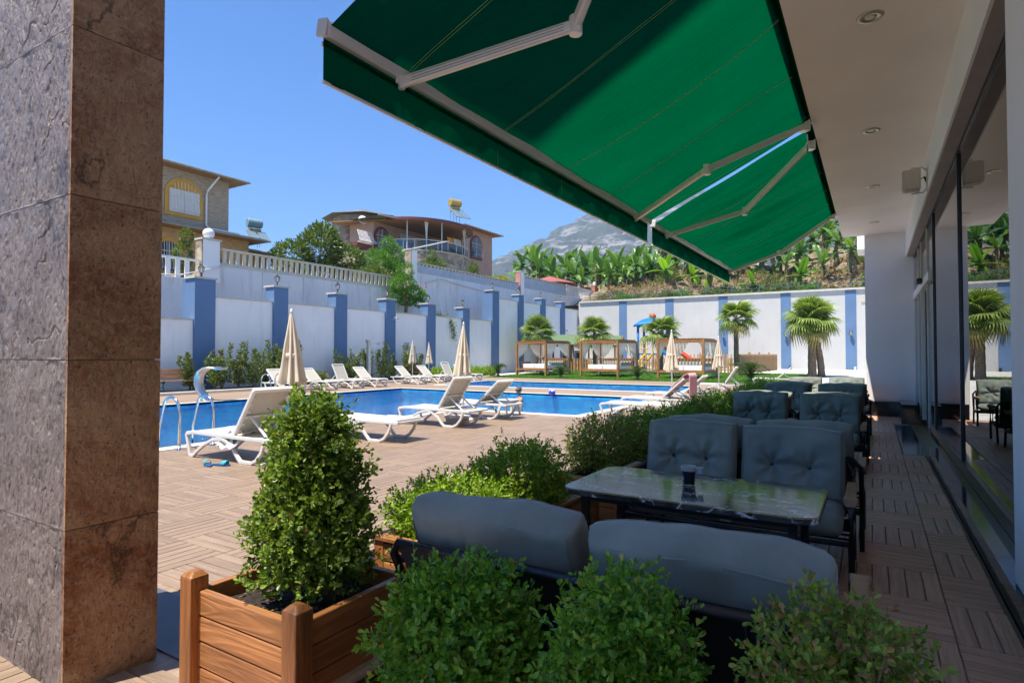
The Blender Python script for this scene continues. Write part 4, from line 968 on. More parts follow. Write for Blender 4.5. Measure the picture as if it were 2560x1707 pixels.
ach('teal armchair beside the walkway in the last row before the end wall', -0.55, 15.9, R(1), 43)
# ---- marble table
tb = thing('marble_table', 'low table with glossy black marble top and white veins', 'table', (-0.91, 3.54, 0))
def rrect(w, h, r, n=6):
    out = []
    for cx, cy, a0 in ((w/2-r, h/2-r, 0), (-w/2+r, h/2-r, 90), (-w/2+r, -h/2+r, 180), (w/2-r, -h/2+r, 270)):
        out += [(cx+r*math.cos(R(a0+90*i/n)), cy+r*math.sin(R(a0+90*i/n))) for i in range(n+1)]
    return out
MB().prism(rrect(1.36, 0.80, 0.10), 0.685, 0.72).build('table_top', 'marble_black', tb, bev=0.004)
MB().prism(rrect(1.362, 0.802, 0.10), 0.714, 0.717).build('edge_line', 'ochre_trim', tb)
for sx in (-1, 1):
    for sy in (-1, 1): MB().b2(sx*0.56-0.022, sx*0.56+0.022, sy*0.29-0.022, sy*0.29+0.022, 0, 0.66).build('leg', 'dark_metal', tb, bev=0.003)
MB().b2(-0.56, 0.56, 0.275, 0.305, 0.64, 0.683).b2(-0.56, 0.56, -0.305, -0.275, 0.64, 0.683).build('apron', 'dark_metal', tb)
MB().b2(-0.575, -0.545, -0.27, 0.27, 0.64, 0.683).b2(0.545, 0.575, -0.27, 0.27, 0.64, 0.683).build('apron', 'dark_metal', tb)
# ---- cup ashtray
cp = thing('ashtray_cup', 'black cup ashtray with grey clip lid on the marble table', 'ashtray', (-0.965, 3.64, 0.7205))
MB().lathe([(0.030, 0), (0.034, 0.004), (0.041, 0.075), (0.042, 0.078)], 28).build('cup', 'cup_black', cp, smooth=True)
MB().lathe([(0.034, 0.079), (0.046, 0.077), (0.047, 0.102), (0.043, 0.106), (0.036, 0.103), (0.034, 0.09)], 28).b2(0.042, 0.085, -0.013, 0.013, 0.088, 0.102).b2(0.055, 0.082, -0.010, 0.010, 0.068, 0.086).b2(-0.004, 0.004, -0.05, -0.043, 0.082, 0.105).build('lid', 'cup_lid', cp, bev=0.001)
MB().lathe([(0.0, 0.092), (0.033, 0.094)], 20).build('ash', 'ash', cp)
def sticker(a0, a1, z0, z1, mat, rr):
    m = MB(); m.sheet(lambda u, v: ((0.0345+0.0068*(z0+v*(z1-z0))/0.075+rr)*math.cos(R(a0+u*(a1-a0))), (0.0345+0.0068*(z0+v*(z1-z0))/0.075+rr)*math.sin(R(a0+u*(a1-a0))), z0+v*(z1-z0)), 8, 1); return m
sticker(-162, -120, 0.018, 0.045, 'x', 0.0006).build('sticker', 'sticker_blue', cp); sticker(-150, -134, 0.022, 0.041, 'x', 0.001).build('sticker', 'sticker_white', cp)

# ---- wooden planters
def planter(label, x0, x1, y0, y1, h, post=0.0, nb=4, group=None, rim=0.05, soil=0.1):
    t = thing('wooden_planter', label, 'planter', ((x0+x1)/2, (y0+y1)/2, 0), 0, group); w, d = x1-x0, y1-y0; bh = (h-0.03)/nb
    for k in range(nb):
        a, b = 0.02+k*bh, 0.02+(k+1)*bh-0.006
        for s_ in (-1, 1):
            MB().box((0, s_*(d/2-0.0175), (a+b)/2), (w-0.07, 0.035, b-a)).build('board', 'planter_x', t, bev=0.005)
            MB().box((s_*(w/2-0.0175), 0, (a+b)/2), (0.035, d-0.07, b-a)).build('board', 'planter_y', t, bev=0.005)
    if post:
        for sx in (-1, 1):
            for sy in (-1, 1):
                m = MB(); p = post/2; cx, cy = sx*(w/2-0.005), sy*(d/2-0.005); z = h+0.045
                m.b2(cx-p, cx+p, cy-p, cy+p, 0, z)
                m.add([(cx-p, cy-p, z), (cx+p, cy-p, z), (cx+p, cy+p, z), (cx-p, cy+p, z), (cx-p*0.45, cy-p*0.45, z+0.022), (cx+p*0.45, cy-p*0.45, z+0.022), (cx+p*0.45, cy+p*0.45, z+0.022), (cx-p*0.45, cy+p*0.45, z+0.022)],
                      [(0, 1, 5, 4), (1, 2, 6, 5), (2, 3, 7, 6), (3, 0, 4, 7), (4, 5, 6, 7)]); m.build('post', 'planter_z', t, bev=0.006)
    else:
        for s_ in (-1, 1):
            MB().box((0, s_*(d/2-0.02), h+0.012), (w+0.03, 0.075, 0.024)).build('rim', 'planter_x', t, bev=0.004)
            MB().box((s_*(w/2-0.02), 0, h+0.0115), (0.075, d-0.056, 0.023)).build('rim', 'planter_y', t, bev=0.004)
        for sx in (-1, 1):
            for sy in (-1, 1): MB().box((sx*(w/2-0.03), sy*(d/2-0.03), h/2), (0.07, 0.07, h-0.004)).build('post', 'planter_z', t, bev=0.004)
    sm = MB(); sm.sheet(lambda u, v: (-w/2+0.036+u*(w-0.072), -d/2+0.036+v*(d-0.072), h-soil+0.012*math.sin(u*31+v*17)*math.sin(v*23+u*7)), 24, 24); sm.build('soil', 'soil', t, smooth=True)
    n = 260; P = np.stack([nr.uniform(-w/2+0.05, w/2-0.05, n), nr.uniform(-d/2+0.05, d/2-0.05, n), np.full(n, h-soil+0.004)], 1)
    V, F = leaves(P, rdir(n)*np.array([1, 1, 0.3]), rdir(n, 2), nr.uniform(0.012, 0.03, n), nr.uniform(0.008, 0.016, n)); put('bark_chips', npmesh('bark_chips', V, F, 'twig'), t)['kind'] = 'stuff'
    return t
planter('tall square wooden planter with corner posts beside the stone pillar', -2.60, -1.90, 1.53, 2.17, 0.475, 0.085, 4)
planter('low wooden planter box with three clipped shrubs behind the near sofa', -1.66, 0.22, 1.32, 1.86, 0.30, 0, 3)
planter('wooden planter box holding the lime green shrubs beside the marble table', -2.46, -1.86, 2.52, 4.35, 0.44, 0, 4)
planter('wooden planter box with the loose shrub beside the tufted sofa', -2.40, -1.80, 4.70, 6.60, 0.42, 0, 4)
planter('wooden planter box under the clipped hedge beside the darker armchair', -2.45, -1.85, 7.0, 11.2, 0.42, 0, 4)
planter('wooden planter box under the farthest clipped hedge near the end wall', -2.45, -1.85, 11.7, 16.8, 0.42, 0, 4)

# ---- boxwood shrubs
def bush(label, c, shape, twigs, lpt, lsize, mat, group=None, name='boxwood_shrub', base=0.35, inner=0.5, wsz=0.6, seedstems=6, ragged=0.035, cat='shrub'):
    """shape(n) -> points on the outline and outward normals, local to c"""
    t = thing(name, label, cat, c, 0, group)
    P, Nn = shape(twigs)
    k = nr.uniform(inner, 1.0, (twigs, 1))**0.6
    core = np.array([0, 0, base]); P = core+(P-core)*k+Nn*nr.normal(0, ragged, (twigs, 1))
    D = Nn*0.8+rdir(twigs, 0.5)*0.75; D /= np.linalg.norm(D, axis=1, keepdims=True)
    TL = lsize*nr.uniform(1.6, 3.2, twigs)
    PP, AA, UU, LL = [], [], [], []
    for i in range(lpt):
        s_ = (i+0.5)/lpt; a = i*2.4+nr.uniform(0, 6.28, twigs)
        side = np.cross(D, rdir(twigs)); side /= np.linalg.norm(side, axis=1, keepdims=True)
        PP.append(P+D*(TL*(s_-0.5))[:, None]); AA.append(D*(0.35+0.5*s_)+side*(1.0-0.5*s_)); UU.append(D+rdir(twigs)*0.5); LL.append(lsize*nr.uniform(0.7, 1.15, twigs)*(1.0-0.25*s_))
    P2 = np.concatenate(PP); L2 = np.concatenate(LL)
    V, F = leaves(P2, np.concatenate(AA), np.concatenate(UU), L2, L2*wsz, 'ob', 0.3)
    put('foliage', npmesh('foliage', V, F, mat), t)['kind'] = 'stuff'
    st_ = MB()
    for i in range(seedstems*12):
        j = nr.integers(0, twigs); e = Vector(P[j]); a = Vector((nr.normal(0, 0.03), nr.normal(0, 0.03), max(0, base-0.36)))
        mid = a.lerp(e, 0.5)+Vector((nr.normal(0, 0.03), nr.normal(0, 0.03), nr.normal(0, 0.02)))
        st_.tube([a, mid, e], 0.006, 5, scale=[1.3, 0.9, 0.35])
    st_.build('stems', 'twig', t)
    return t
def ell(rx_, ry_, z0, z1, sq=2.6):
    def f(n):
        d = rdir(n); q = (np.abs(d)**sq).sum(1, keepdims=True)**(-1/sq); p = d*q
        P = np.stack([p[:, 0]*rx_, p[:, 1]*ry_, (z0+z1)/2+p[:, 2]*(z1-z0)/2], 1)
        Nn = d/np.array([rx_, ry_, (z1-z0)/2]); Nn /= np.linalg.norm(Nn, axis=1, keepdims=True)
        return P, Nn
    return f
def column(z0, z1, prof):
    def f(n):
        zz = nr.uniform(0, 1, n)**0.95; a = nr.uniform(0, 2*math.pi, n)
        r_ = np.interp(zz, [p[0] for p in prof], [p[1] for p in prof])*(1+0.10*np.sin(a*3+zz*9)+0.07*np.sin(a*5-zz*14))
        rr = r_*np.where(zz > 0.97, nr.uniform(0, 1, n)**0.5, 1)
        P = np.stack([rr*np.cos(a), rr*np.sin(a), z0+zz*(z1-z0)], 1); Nn = np.stack([np.cos(a), np.sin(a), 0.25+1.5*(zz > 0.93)], 1)
        return P, Nn/np.linalg.norm(Nn, axis=1, keepdims=True)
    return f
bush('tall dark conical boxwood growing in the square corner post planter', (-2.20, 1.86, 0.38), column(0.03, 0.95, [(0, 0.17), (0.1, 0.245), (0.3, 0.25), (0.5, 0.205), (0.7, 0.175), (0.9, 0.13), (1, 0.08)]), 3000, 9, 0.034, 'leaf_box_dark', base=0.45, inner=0.3, ragged=0.03)
bush('bright green clipped boxwood next to the tall planter, behind the near sofa', (-1.19, 1.62, 0.2), ell(0.245, 0.22, 0.02, 0.58), 1800, 9, 0.031, 'leaf_box_mid', base=0.3, ragged=0.03)
bush('rounded green boxwood in the middle of the low planter behind the near sofa', (-0.60, 1.56, 0.2), ell(0.195, 0.19, 0.0, 0.70), 1600, 9, 0.027, 'leaf_box_mid', base=0.3, ragged=0.025)
bush('browning sparse boxwood with dead leaf tips at the walkway end of the low planter', (-0.075, 1.50, 0.2), ell(0.215, 0.20, 0.0, 0.77), 1900, 8, 0.024, 'leaf_box_dry', base=0.3, inner=0.4, ragged=0.025)
bush('lime green sunlit boxwood at the sofa end of the planter beside the marble table', (-2.28, 3.0, 0.32), ell(0.30, 0.45, 0.02, 0.40), 1500, 8, 0.032, 'leaf_box_light', base=0.2)
bush('lime green sunlit boxwood in the middle of the planter beside the marble table', (-2.22, 3.75, 0.32), ell(0.32, 0.42, 0.02, 0.50), 1500, 8, 0.032, 'leaf_box_light', base=0.25)
bush('loose upright boxwood with bare stems beside the tufted sofa', (-2.16, 5.25, 0.32), ell(0.34, 0.46, 0.12, 0.60), 1500, 8, 0.030, 'leaf_box_dry', base=0.1, inner=0.45)
bush('dense dark boxwood behind the loose one, beside the back to back sofas', (-2.10, 6.1, 0.32), ell(0.28, 0.40, 0.05, 0.58), 1200, 8, 0.030, 'leaf_box_mid', base=0.2)
for i, (y, z, l) in enumerate([(7.4, 0.60, 'first'), (8.3, 0.62, 'second'), (9.2, 0.66, 'third'), (10.3, 0.62, 'fourth')]):
    bush('dark clipped hedge boxwood, %s from the loose shrub, in the hedge planter' % l, (-2.15, y, 0.32), ell(0.31, 0.50, 0.0, z-0.06), 950, 8, 0.032, 'leaf_box_dark' if i % 2 else 'leaf_box_mid', 'hedge shrubs along the terrace', base=0.2)
for i, (y, z, l) in enumerate([(12.3, 0.58, 'near'), (13.7, 0.64, 'middle'), (15.2, 0.62, 'far')]):
    bush('small dark hedge boxwood at the %s part of the farthest planter' % l, (-2.15, y, 0.32), ell(0.34, 0.62, 0.0, z), 700, 7, 0.042, 'leaf_box_mid', 'hedge shrubs along the terrace', base=0.2)
# ================================================================ POOLSIDE
def lounger_proto(ang):
    t = thing('sun_lounger', 'white', 'sun lounger', (0, 0, 0)); hw = 0.33
    side = MB()
    pts_top = [(-0.97, 0.30), (-0.93, 0.345), (-0.80, 0.365), (-0.3, 0.355), (0.1, 0.35), (0.92, 0.345)]
    sm = MB()
    def ribbon(m, pts, th, w=0.045): m.bar([(x, 0, z) for x, z in pts], w, th)
    ribbon(sm, pts_top, 0.05)
    ribbon(sm, [(-0.955, 0.31), (-0.90, 0.14), (-0.865, 0.025), (-0.80, 0.025), (-0.72, 0.09), (-0.55, 0.20), (-0.35, 0.285), (-0.12, 0.325)], 0.045)
    ribbon(sm, [(-0.25, 0.335), (-0.05, 0.29), (0.10, 0.20), (0.20, 0.09), (0.27, 0.025), (0.50, 0.025), (0.60, 0.07), (0.70, 0.18), (0.76, 0.33)], 0.045)
    me = sm.mesh('side_frame', 'white_plastic')
    for s_ in (-1, 1): put('side_frame', me, t, (0, s_*hw, 0), bev=0.008)
    for x0_, x1_, z0_, z1_ in ((-0.96, -0.90, 0.325, 0.355), (0.86, 0.92, 0.325, 0.36), (-0.08, -0.04, 0.32, 0.345)): MB().b2(x0_, x1_, -hw, hw, z0_, z1_).build('cross_rail', 'white_plastic', t, bev=0.006)
    s1 = 0.10 if ang > 5 else 0.10
    MB().b2(-0.91, s1, -hw+0.02, hw-0.02, 0.362, 0.370).build('seat_sling', 'sling', t)
    if ang > 5: MB().b2(s1+0.02, 0.88, -hw+0.02, hw-0.02, 0.342, 0.352).build('head_tray', 'white_plastic', t)
    c, s_ = math.cos(R(ang)), math.sin(R(ang)); L_ = 0.76; x0, z0 = 0.10, 0.37
    P = lambda a, y, o=0.0: (x0+c*a-s_*o, y, z0+s_*a+c*o)
    bf = MB()
    for q in (-1, 1): bf.bar([P(0, q*(hw-0.02)), P(L_, q*(hw-0.02))], 0.05, 0.05, up=(-s_, 0, c))
    bf.bar([P(L_, -hw+0.005), P(L_, hw-0.005)], 0.05, 0.06, up=(-s_, 0, c)); bf.bar([P(0.33, -hw+0.03, -0.02), P(0.33, hw-0.03, -0.02)], 0.03, 0.03, up=(-s_, 0, c))
    b = bf.build('backrest_frame', 'white_plastic', t, bev=0.008)
    n = 7; rb = MB()
    for q in (-1, 1):
        for i in range(n): rb.bar([P(0.08+i*0.11, q*(hw-0.045), -0.012), P(0.08+i*0.11, q*(hw-0.09), -0.012)], 0.012, 0.03)
    rb.build('backrest_ribs', 'white_plastic', b)
    MB().add([P(0.02, -hw+0.03, 0.012), P(0.02, hw-0.03, 0.012), P(L_-0.02, hw-0.03, 0.012), P(L_-0.02, -hw+0.03, 0.012), P(0.02, -hw+0.03, 0.004), P(0.02, hw-0.03, 0.004), P(L_-0.02, hw-0.03, 0.004), P(L_-0.02, -hw+0.03, 0.004)],
             [(3, 2, 1, 0), (4, 5, 6, 7), (0, 1, 5, 4), (1, 2, 6, 5), (2, 3, 7, 6), (3, 0, 4, 7)]).build('backrest_sling', 'sling', t)
    if ang > 5:
        pr2 = MB(); e = P(0.33, 0, -0.03)
        for q in (-1, 1): pr2.bar([(e[0], q*0.2, e[2]), (min(0.80, e[0]+0.34), q*0.2, 0.36)], 0.03, 0.022)
        pr2.bar([(min(0.80, e[0]+0.34), -0.2, 0.37), (min(0.80, e[0]+0.34), 0.2, 0.37)], 0.025, 0.025); pr2.build('prop', 'white_plastic', t)
    return t
G1, G2, G3 = 'sun loungers by the near pool edge', 'sun loungers along the boundary wall', 'sun loungers beside the hedge'
L58 = lounger_proto(57); L40 = lounger_proto(42); L0 = lounger_proto(0); L65 = lounger_proto(62)
first = {id(L58): 1, id(L40): 1, id(L0): 1, id(L65): 1}
def lounge(p, loc, rz, label, group):
    if first.pop(id(p), None): p.location = loc; p.rotation_euler = (0, 0, R(rz)); p['label'] = label; p['group'] = group; return p
    return dup(p, loc, R(rz), label, group)
lounge(L58, (-7.72, 5.35, 0), 2, 'white sun lounger with a flowered towel across its seat', G1)
lounge(L0, (-7.72, 7.8, 0), 1, 'white sun lounger partly hidden behind the tall conical boxwood', G1)
lounge(L58, (-7.85, 10.05, 0), 0, 'white sun lounger beside the closed umbrella with a box base', G1)
lounge(L40, (-8.0, 11.75, 0), -2, 'white reclined sun lounger in front of the man in the pool', G1)
lounge(L0, (-4.55, 13.35, 0), 3, 'white sun lounger laid flat behind the loose boxwood', G3)
lounge(L40, (-4.75, 15.25, 0), 0, 'white sun lounger with a pink towel over its backrest', G3)
lounge(L40, (-4.80, 17.4, 0), 2, 'white sun lounger next to the one with the pink towel', G3)
lounge(L58, (-4.95, 23.6, 0), 4, 'white sun lounger near the lawn corner beside the thin umbrella', G3)
lounge(L40, (-4.0, 30.6, 0), 4, 'white sun lounger at the edge of the paved yard, mostly hidden', G3)
for y, p, q, l in ((15.7, L40, 178, 'white sun lounger against the wall nearest the swan neck fountain'), (17.4, L40, 181, 'white sun lounger against the wall, second from the swan neck fountain'),
                   (18.95, L65, 180, 'white sun lounger with steep backrest, just before the outdoor shower'), (20.4, L40, 179, 'white sun lounger right beside the outdoor shower'),
                   (23.3, L40, 184, 'low reclined white sun lounger beside the wooden bench at the wall'), (25.0, L40, 180, 'white sun lounger between the two small umbrellas'),
                   (26.8, L65, 178, 'white sun lounger with steep backrest beside the round green shrubs'), (28.3, L40, 181, 'white sun lounger at the lawn end of the wall row')):
    lounge(p, (-20.45, y, 0), q, l, G2)
# towels, flip flops
tw = MB(); tw.sheet(lambda u, v: (-7.95+0.42*v+0.03*math.sin(u*9), 5.03+u*0.72-0.05, 0.388+0.012*math.sin(u*25+v*9)+0.02*math.sin(v*14)-(0.20*max(0, (0.28-u)/0.28)**1.3)), 40, 24)
o = tw.build('flowered_towel', 'towel_floral', smooth=True); tag(o, 'crumpled white flowered towel hanging over the side of a lounger seat', 'towel'); sdm = o.modifiers.new('thick', 'SOLIDIFY'); sdm.thickness = 0.008
ca, sa = math.cos(R(42)), math.sin(R(42))
def ptw(u, v):
    y = 15.25-0.30+u*0.60; s_ = (v-0.42)*1.25
    if s_ < 0: a = 0.88+s_; return (-4.65+ca*a-sa*0.05+0.01*math.sin(u*17), y, 0.37+sa*a+ca*0.05+0.01*math.sin(u*13+v*5))
    q = min(s_, 0.07)/0.07*math.pi/2
    return (-4.65+ca*0.88+0.05*math.sin(q)*1.2+0.015*math.sin(u*15)+0.02*u, y+0.05*(u-0.5)*s_, 0.37+sa*0.88+0.06*math.cos(q)-max(0, s_-0.05))
o = MB().sheet(ptw, 24, 30).build('pink_towel', 'towel_pink', smooth=True); tag(o, 'pink towel draped over the top of a lounger backrest', 'towel'); o.modifiers.new('thick', 'SOLIDIFY').thickness = 0.012
def flip(loc, rz, label):
    t = thing('flip_flop', label, 'flip flop', loc, R(rz), 'pair of flip flops')
    m = MB(); m.prism([(0.135*math.cos(a)*(1 if math.cos(a) > 0 else 1), 0.048*math.sin(a)*(1.05 if math.cos(a) > -0.2 else 0.85)) for a in np.linspace(0, 2*math.pi, 25)[:-1]], 0.0, 0.024); m.build('sole', 'flipflop_blue', t, bev=0.005)
    s_ = MB(); s_.sheet(lambda u, v: (0.02+0.06*v+0.02*math.sin(u*math.pi), 0.05*math.cos(u*math.pi), 0.02+0.055*math.sin(u*math.pi)), 14, 4); o = s_.build('strap', 'flipflop_teal', t, smooth=True); o.modifiers.new('thick', 'SOLIDIFY').thickness = 0.006
flip((-7.66, 4.70, 0.004), 160, 'blue flip flop lying beside the other on the deck, teal strap'); flip((-7.52, 4.80, 0.004), 18, 'blue flip flop tilted behind its twin, teal strap')
# umbrellas
def umbrella_proto(seed):
    t = thing('closed_umbrella', 'x', 'umbrella', (0, 0, 0)); r_ = random.Random(seed)
    MB().tube([(0, 0, 0.05), (0, 0, 2.15)], 0.019, 10).build('pole', 'white_metal', t, smooth=True)
    def wob(z0):
        return lambda a: 1.0
    n = 64; m = MB(); rows = 22; vs = []; ph = [r_.uniform(0, 6) for _ in range(4)]; lean = r_.uniform(-0.02, 0.02)
    for i in range(rows+1):
        s_ = i/rows; z = 2.17-1.13*s_; rad = 0.022+0.135*s_**0.85+0.05*max(0, s_-0.75)
        for j in range(n):
            a = 2*math.pi*j/n; f = 1+(0.34*math.sin(8*a+ph[0]+s_*0.6)+0.10*math.sin(5*a+ph[1])+0.08*math.sin(13*a+ph[2]+s_*2))*min(1, s_*2.2)
            zz = z+(0.05*math.sin(8*a+ph[3])+0.03*math.sin(3*a))*max(0, s_-0.8)*5
            vs.append((rad*f*math.cos(a)+lean*s_*2, rad*f*math.sin(a), zz))
    m.add(vs, [(i*n+j, i*n+(j+1) % n, (i+1)*n+(j+1) % n, (i+1)*n+j) for i in range(rows) for j in range(n)]); m.build('canopy', 'umbrella_cloth', t, smooth=True)
    MB().lathe([(0.115, 1.52), (0.128, 1.50), (0.125, 1.46), (0.118, 1.44)], 24).build('tie_strap', 'umbrella_cloth', t, smooth=True)
    MB().lathe([(0.0, 2.245), (0.012, 2.24), (0.018, 2.21), (0.026, 2.19), (0.024, 2.165)], 10).build('finial', 'white_plastic', t, smooth=True)
    MB().lathe([(0.23, 0.0), (0.24, 0.03), (0.21, 0.06), (0.05, 0.08), (0.035, 0.09), (0.035, 0.30), (0.022, 0.31)], 18).build('base', 'white_plastic', t, smooth=False)
    return t
GU = 'closed cream umbrellas around the pools'
us = [umbrella_proto(3), umbrella_proto(9)]
spots = [(-8.05, 6.32, 1.0, 'closed cream umbrella behind the lounger with the flowered towel'), (-7.98, 10.95, 1.0, 'closed cream umbrella between the two loungers in front of the swimmers'),
         (-21.6, 24.9, 1.02, 'small closed cream umbrella by the wooden bench at the boundary wall'), (-21.6, 26.3, 0.98, 'small closed cream umbrella in front of the blue pilaster next to the bench'),
         (-5.15, 17.6, 1.0, 'closed cream umbrella beside the lounger with the pink towel'), (-5.0, 23.2, 0.98, 'slim closed cream umbrella next to the palm at the playground fence')]
for i, (x, y, s_, l) in enumerate(spots):
    q = us[i] if i < 2 else copy_tree(us[i % 2]); q.location = (x, y, 0); q.rotation_euler = (0, 0, i*1.3); q.scale = (s_,)*3; tag(q, l, 'umbrella', GU)
# box base and side tables
t = thing('umbrella_base', 'beige plastic box with a white lid under the lounger', 'umbrella base', (-7.75, 10.42, 0))
MB().prism([(0.26*math.cos(R(a)), 0.26*math.sin(R(a))) for a in range(0, 360, 45)], 0, 0.12).build('box', 'sling', t, bev=0.01); MB().prism([(0.29*math.cos(R(a)), 0.29*math.sin(R(a))) for a in range(0, 360, 45)], 0.122, 0.17).build('lid', 'white_plastic', t, bev=0.012)
def side_table(loc, label):
    t = thing('side_table', label, 'side table', loc, 0, 'small white side tables')
    MB().prism(rrect(0.48, 0.48, 0.07, 4), 0.36, 0.39).build('table_top', 'white_plastic', t, bev=0.006)
    for sx in (-1, 1):
        for sy in (-1, 1): MB().bar([(sx*0.2, sy*0.2, 0.0), (sx*0.16, sy*0.16, 0.36)], 0.05, 0.03).build('leg', 'white_plastic', t)
side_table((-7.75, 12.55, 0), 'small white plastic side table behind the reclined lounger at the pool'); side_table((-20.2, 25.9, 0), 'small white plastic side table between two loungers by the wall'); side_table((-20.2, 16.55, 0), 'small white plastic side table by the fountain end of the wall row')
# ladders
def ladder(loc, rz, label):
    t = thing('pool_ladder', label, 'ladder', loc, R(rz))
    for y in (-0.28, 0.28):
        MB().tube([(0.30, y, 0.0)]+[(0.30, y, 0.45)]+[(0.06+0.24*math.cos(a), y, 0.58+0.24*math.sin(a)) for a in np.linspace(0, math.pi*0.82, 10)]+[(-0.28, y, 0.30), (-0.32, y, -0.2), (-0.32, y, -0.95)], 0.022, 10).build('rail', 'steel', t, smooth=True)
        MB().lathe([(0.06, 0.0), (0.055, 0.015), (0.03, 0.02)], 14, (0.30, y, 0.004)).build('flange', 'steel', t)
    for z in (-0.3, -0.55, -0.8): MB().b2(-0.36, -0.28, -0.26, 0.26, z-0.015, z+0.015).build('step', 'brushed_steel', t)
ladder((-9.62, 5.52, 0), 0, 'steel pool ladder with two curved rails near the stone pillar'); ladder((-18.05, 13.45, 0), 180, 'steel pool ladder at the far pool edge behind the umbrella')
# swan neck fountain
t = thing('pool_fountain', 'curved stainless steel swan neck fountain at the pool edge', 'fountain', (-18.55, 11.2, 0), R(28))
cv = [(0.20, 0.0), (0.02, 0.12), (-0.13, 0.32), (-0.20, 0.55), (-0.19, 0.78), (-0.09, 0.97), (0.10, 1.08), (0.35, 1.10), (0.62, 1.05)]
MB().sheet(lambda u, v: (cv[round(u*8)][0], (v-0.5)*(0.42+0.14*u), cv[round(u*8)][1]), 8, 2).build('spout', 'brushed_steel', t, smooth=True).modifiers.new('thick', 'SOLIDIFY').thickness = 0.05
MB().b2(0.0, 0.4, -0.3, 0.3, 0.0, 0.02).build('base_plate', 'steel', t)
# shower
t = thing('outdoor_shower', 'square steel outdoor shower column in front of the shrubs', 'shower', (-21.6, 21.6, 0))
MB().b2(-0.08, 0.08, -0.08, 0.08, 0, 2.2).build('column', 'brushed_steel', t, bev=0.01); MB().b2(-0.3, 0.3, -0.3, 0.3, 0, 0.02).build('base_plate', 'steel', t)
MB().tube([(0.08, 0, 2.12), (0.30, 0.28, 2.13), (0.34, 0.33, 2.10)], 0.018, 8).build('arm', 'steel', t); MB().lathe([(0.02, 0.06), (0.12, 0.0), (0.12, -0.02)], 16, (0.34, 0.33, 2.03)).build('head', 'steel', t)
# benches
def bench(loc, rz, label):
    t = thing('park_bench', label, 'bench', loc, R(rz))
    for i in range(3): MB().box((0, -0.02-i*0.14, 0.44), (1.5, 0.11, 0.035)).build('seat_slat', 'bench_wood', t, bev=0.006)
    for i in range(3): MB().box((0, 0.10+0.04*i, 0.58+i*0.13), (1.5, 0.03, 0.11), (R(-16), 0, 0)).build('back_slat', 'bench_wood', t, bev=0.006)
    for s_ in (-1, 1):
        MB().tube([(s_*0.6, -0.34, 0), (s_*0.6, -0.22, 0.25), (s_*0.6, -0.30, 0.42), (s_*0.6, 0.06, 0.42), (s_*0.6, 0.22, 0.90)], 0.022, 6).tube([(s_*0.6, 0.16, 0), (s_*0.6, 0.0, 0.2), (s_*0.6, 0.08, 0.42)], 0.022, 6).build('leg', 'black_iron', t)
bench((-23.35, 12.95, 0.03), 90, 'wooden park bench with iron legs at the wall behind the fountain'); bench((-23.0, 27.0, 0.03), 90, 'dark wooden park bench against the wall behind the small umbrellas'); bench((-23.2, 40.4, 0.05), 90, 'brown wooden bench in the corner behind the first cabana')
# beach ball
t = thing('beach_ball', 'small red white and blue ball at the edge of the pool', 'ball', (-10.3, 19.75, -0.02))
for a0, a1, mat in ((0, 0.38, 'ball_red'), (0.38, 0.62, 'ball_blue'), (0.62, 1.0, 'white_plastic')):
    MB().lathe([(0.13*math.sin(math.pi*q), 0.10-0.13*math.cos(math.pi*q)) for q in np.linspace(a0, a1, 7)], 16).build('panel', mat, t, smooth=True)
MB().b2(-0.02, 0.02, -0.14, -0.12, 0.12, 0.2).build('patch', 'ball_blue', t)

# ================================================================ SWIMMERS
def skin_body(name, verts, edges, mat, parent, root=0):
    me = bpy.data.meshes.new(name); me.from_pydata([v[:3] for v in verts], edges, []); me.materials.append(M[mat])
    o = put(name, me, parent); sk = o.modifiers.new('skin', 'SKIN'); sk.use_smooth_shade = True
    for i, v in enumerate(verts): me.skin_vertices[0].data[i].radius = (v[3], v[4] if len(v) > 4 else v[3])
    me.skin_vertices[0].data[root].use_root = True
    ss = o.modifiers.new('sub', 'SUBSURF'); ss.levels = 2; ss.render_levels = 2
    return o
def head_mesh(r_):
    m = MB(); m.ball((0, 0, 0), r_, 20, 16, (0.80, 0.94, 1.12))
    for i, (x, y, z) in enumerate(m.v):
        if z < -0.3*r_: k = 1-0.28*min(1, (-z-0.3*r_)/(0.8*r_)); m.v[i] = (x*k, y*k-0.10*r_*(1-k)*3, z)
    m.ball((0, -0.93*r_, -0.10*r_), 0.16*r_, 8, 6, (0.7, 1.1, 1.3)).ball((0.78*r_, 0.02*r_, -0.05*r_), 0.2*r_, 8, 6, (0.4, 0.8, 1.3)).ball((-0.78*r_, 0.02*r_, -0.05*r_), 0.2*r_, 8, 6, (0.4, 0.8, 1.3)).ball((0, -0.86*r_, -0.48*r_), 0.13*r_, 8, 5, (1.6, 0.6, 0.5))
    return m
mn = thing('person', 'man with dark sunglasses and short grey hair standing chest deep in the pool', 'person', (-10.3, 17.35, -1.42), R(-38))
b = 1.20      # chest height above pool floor in the local frame
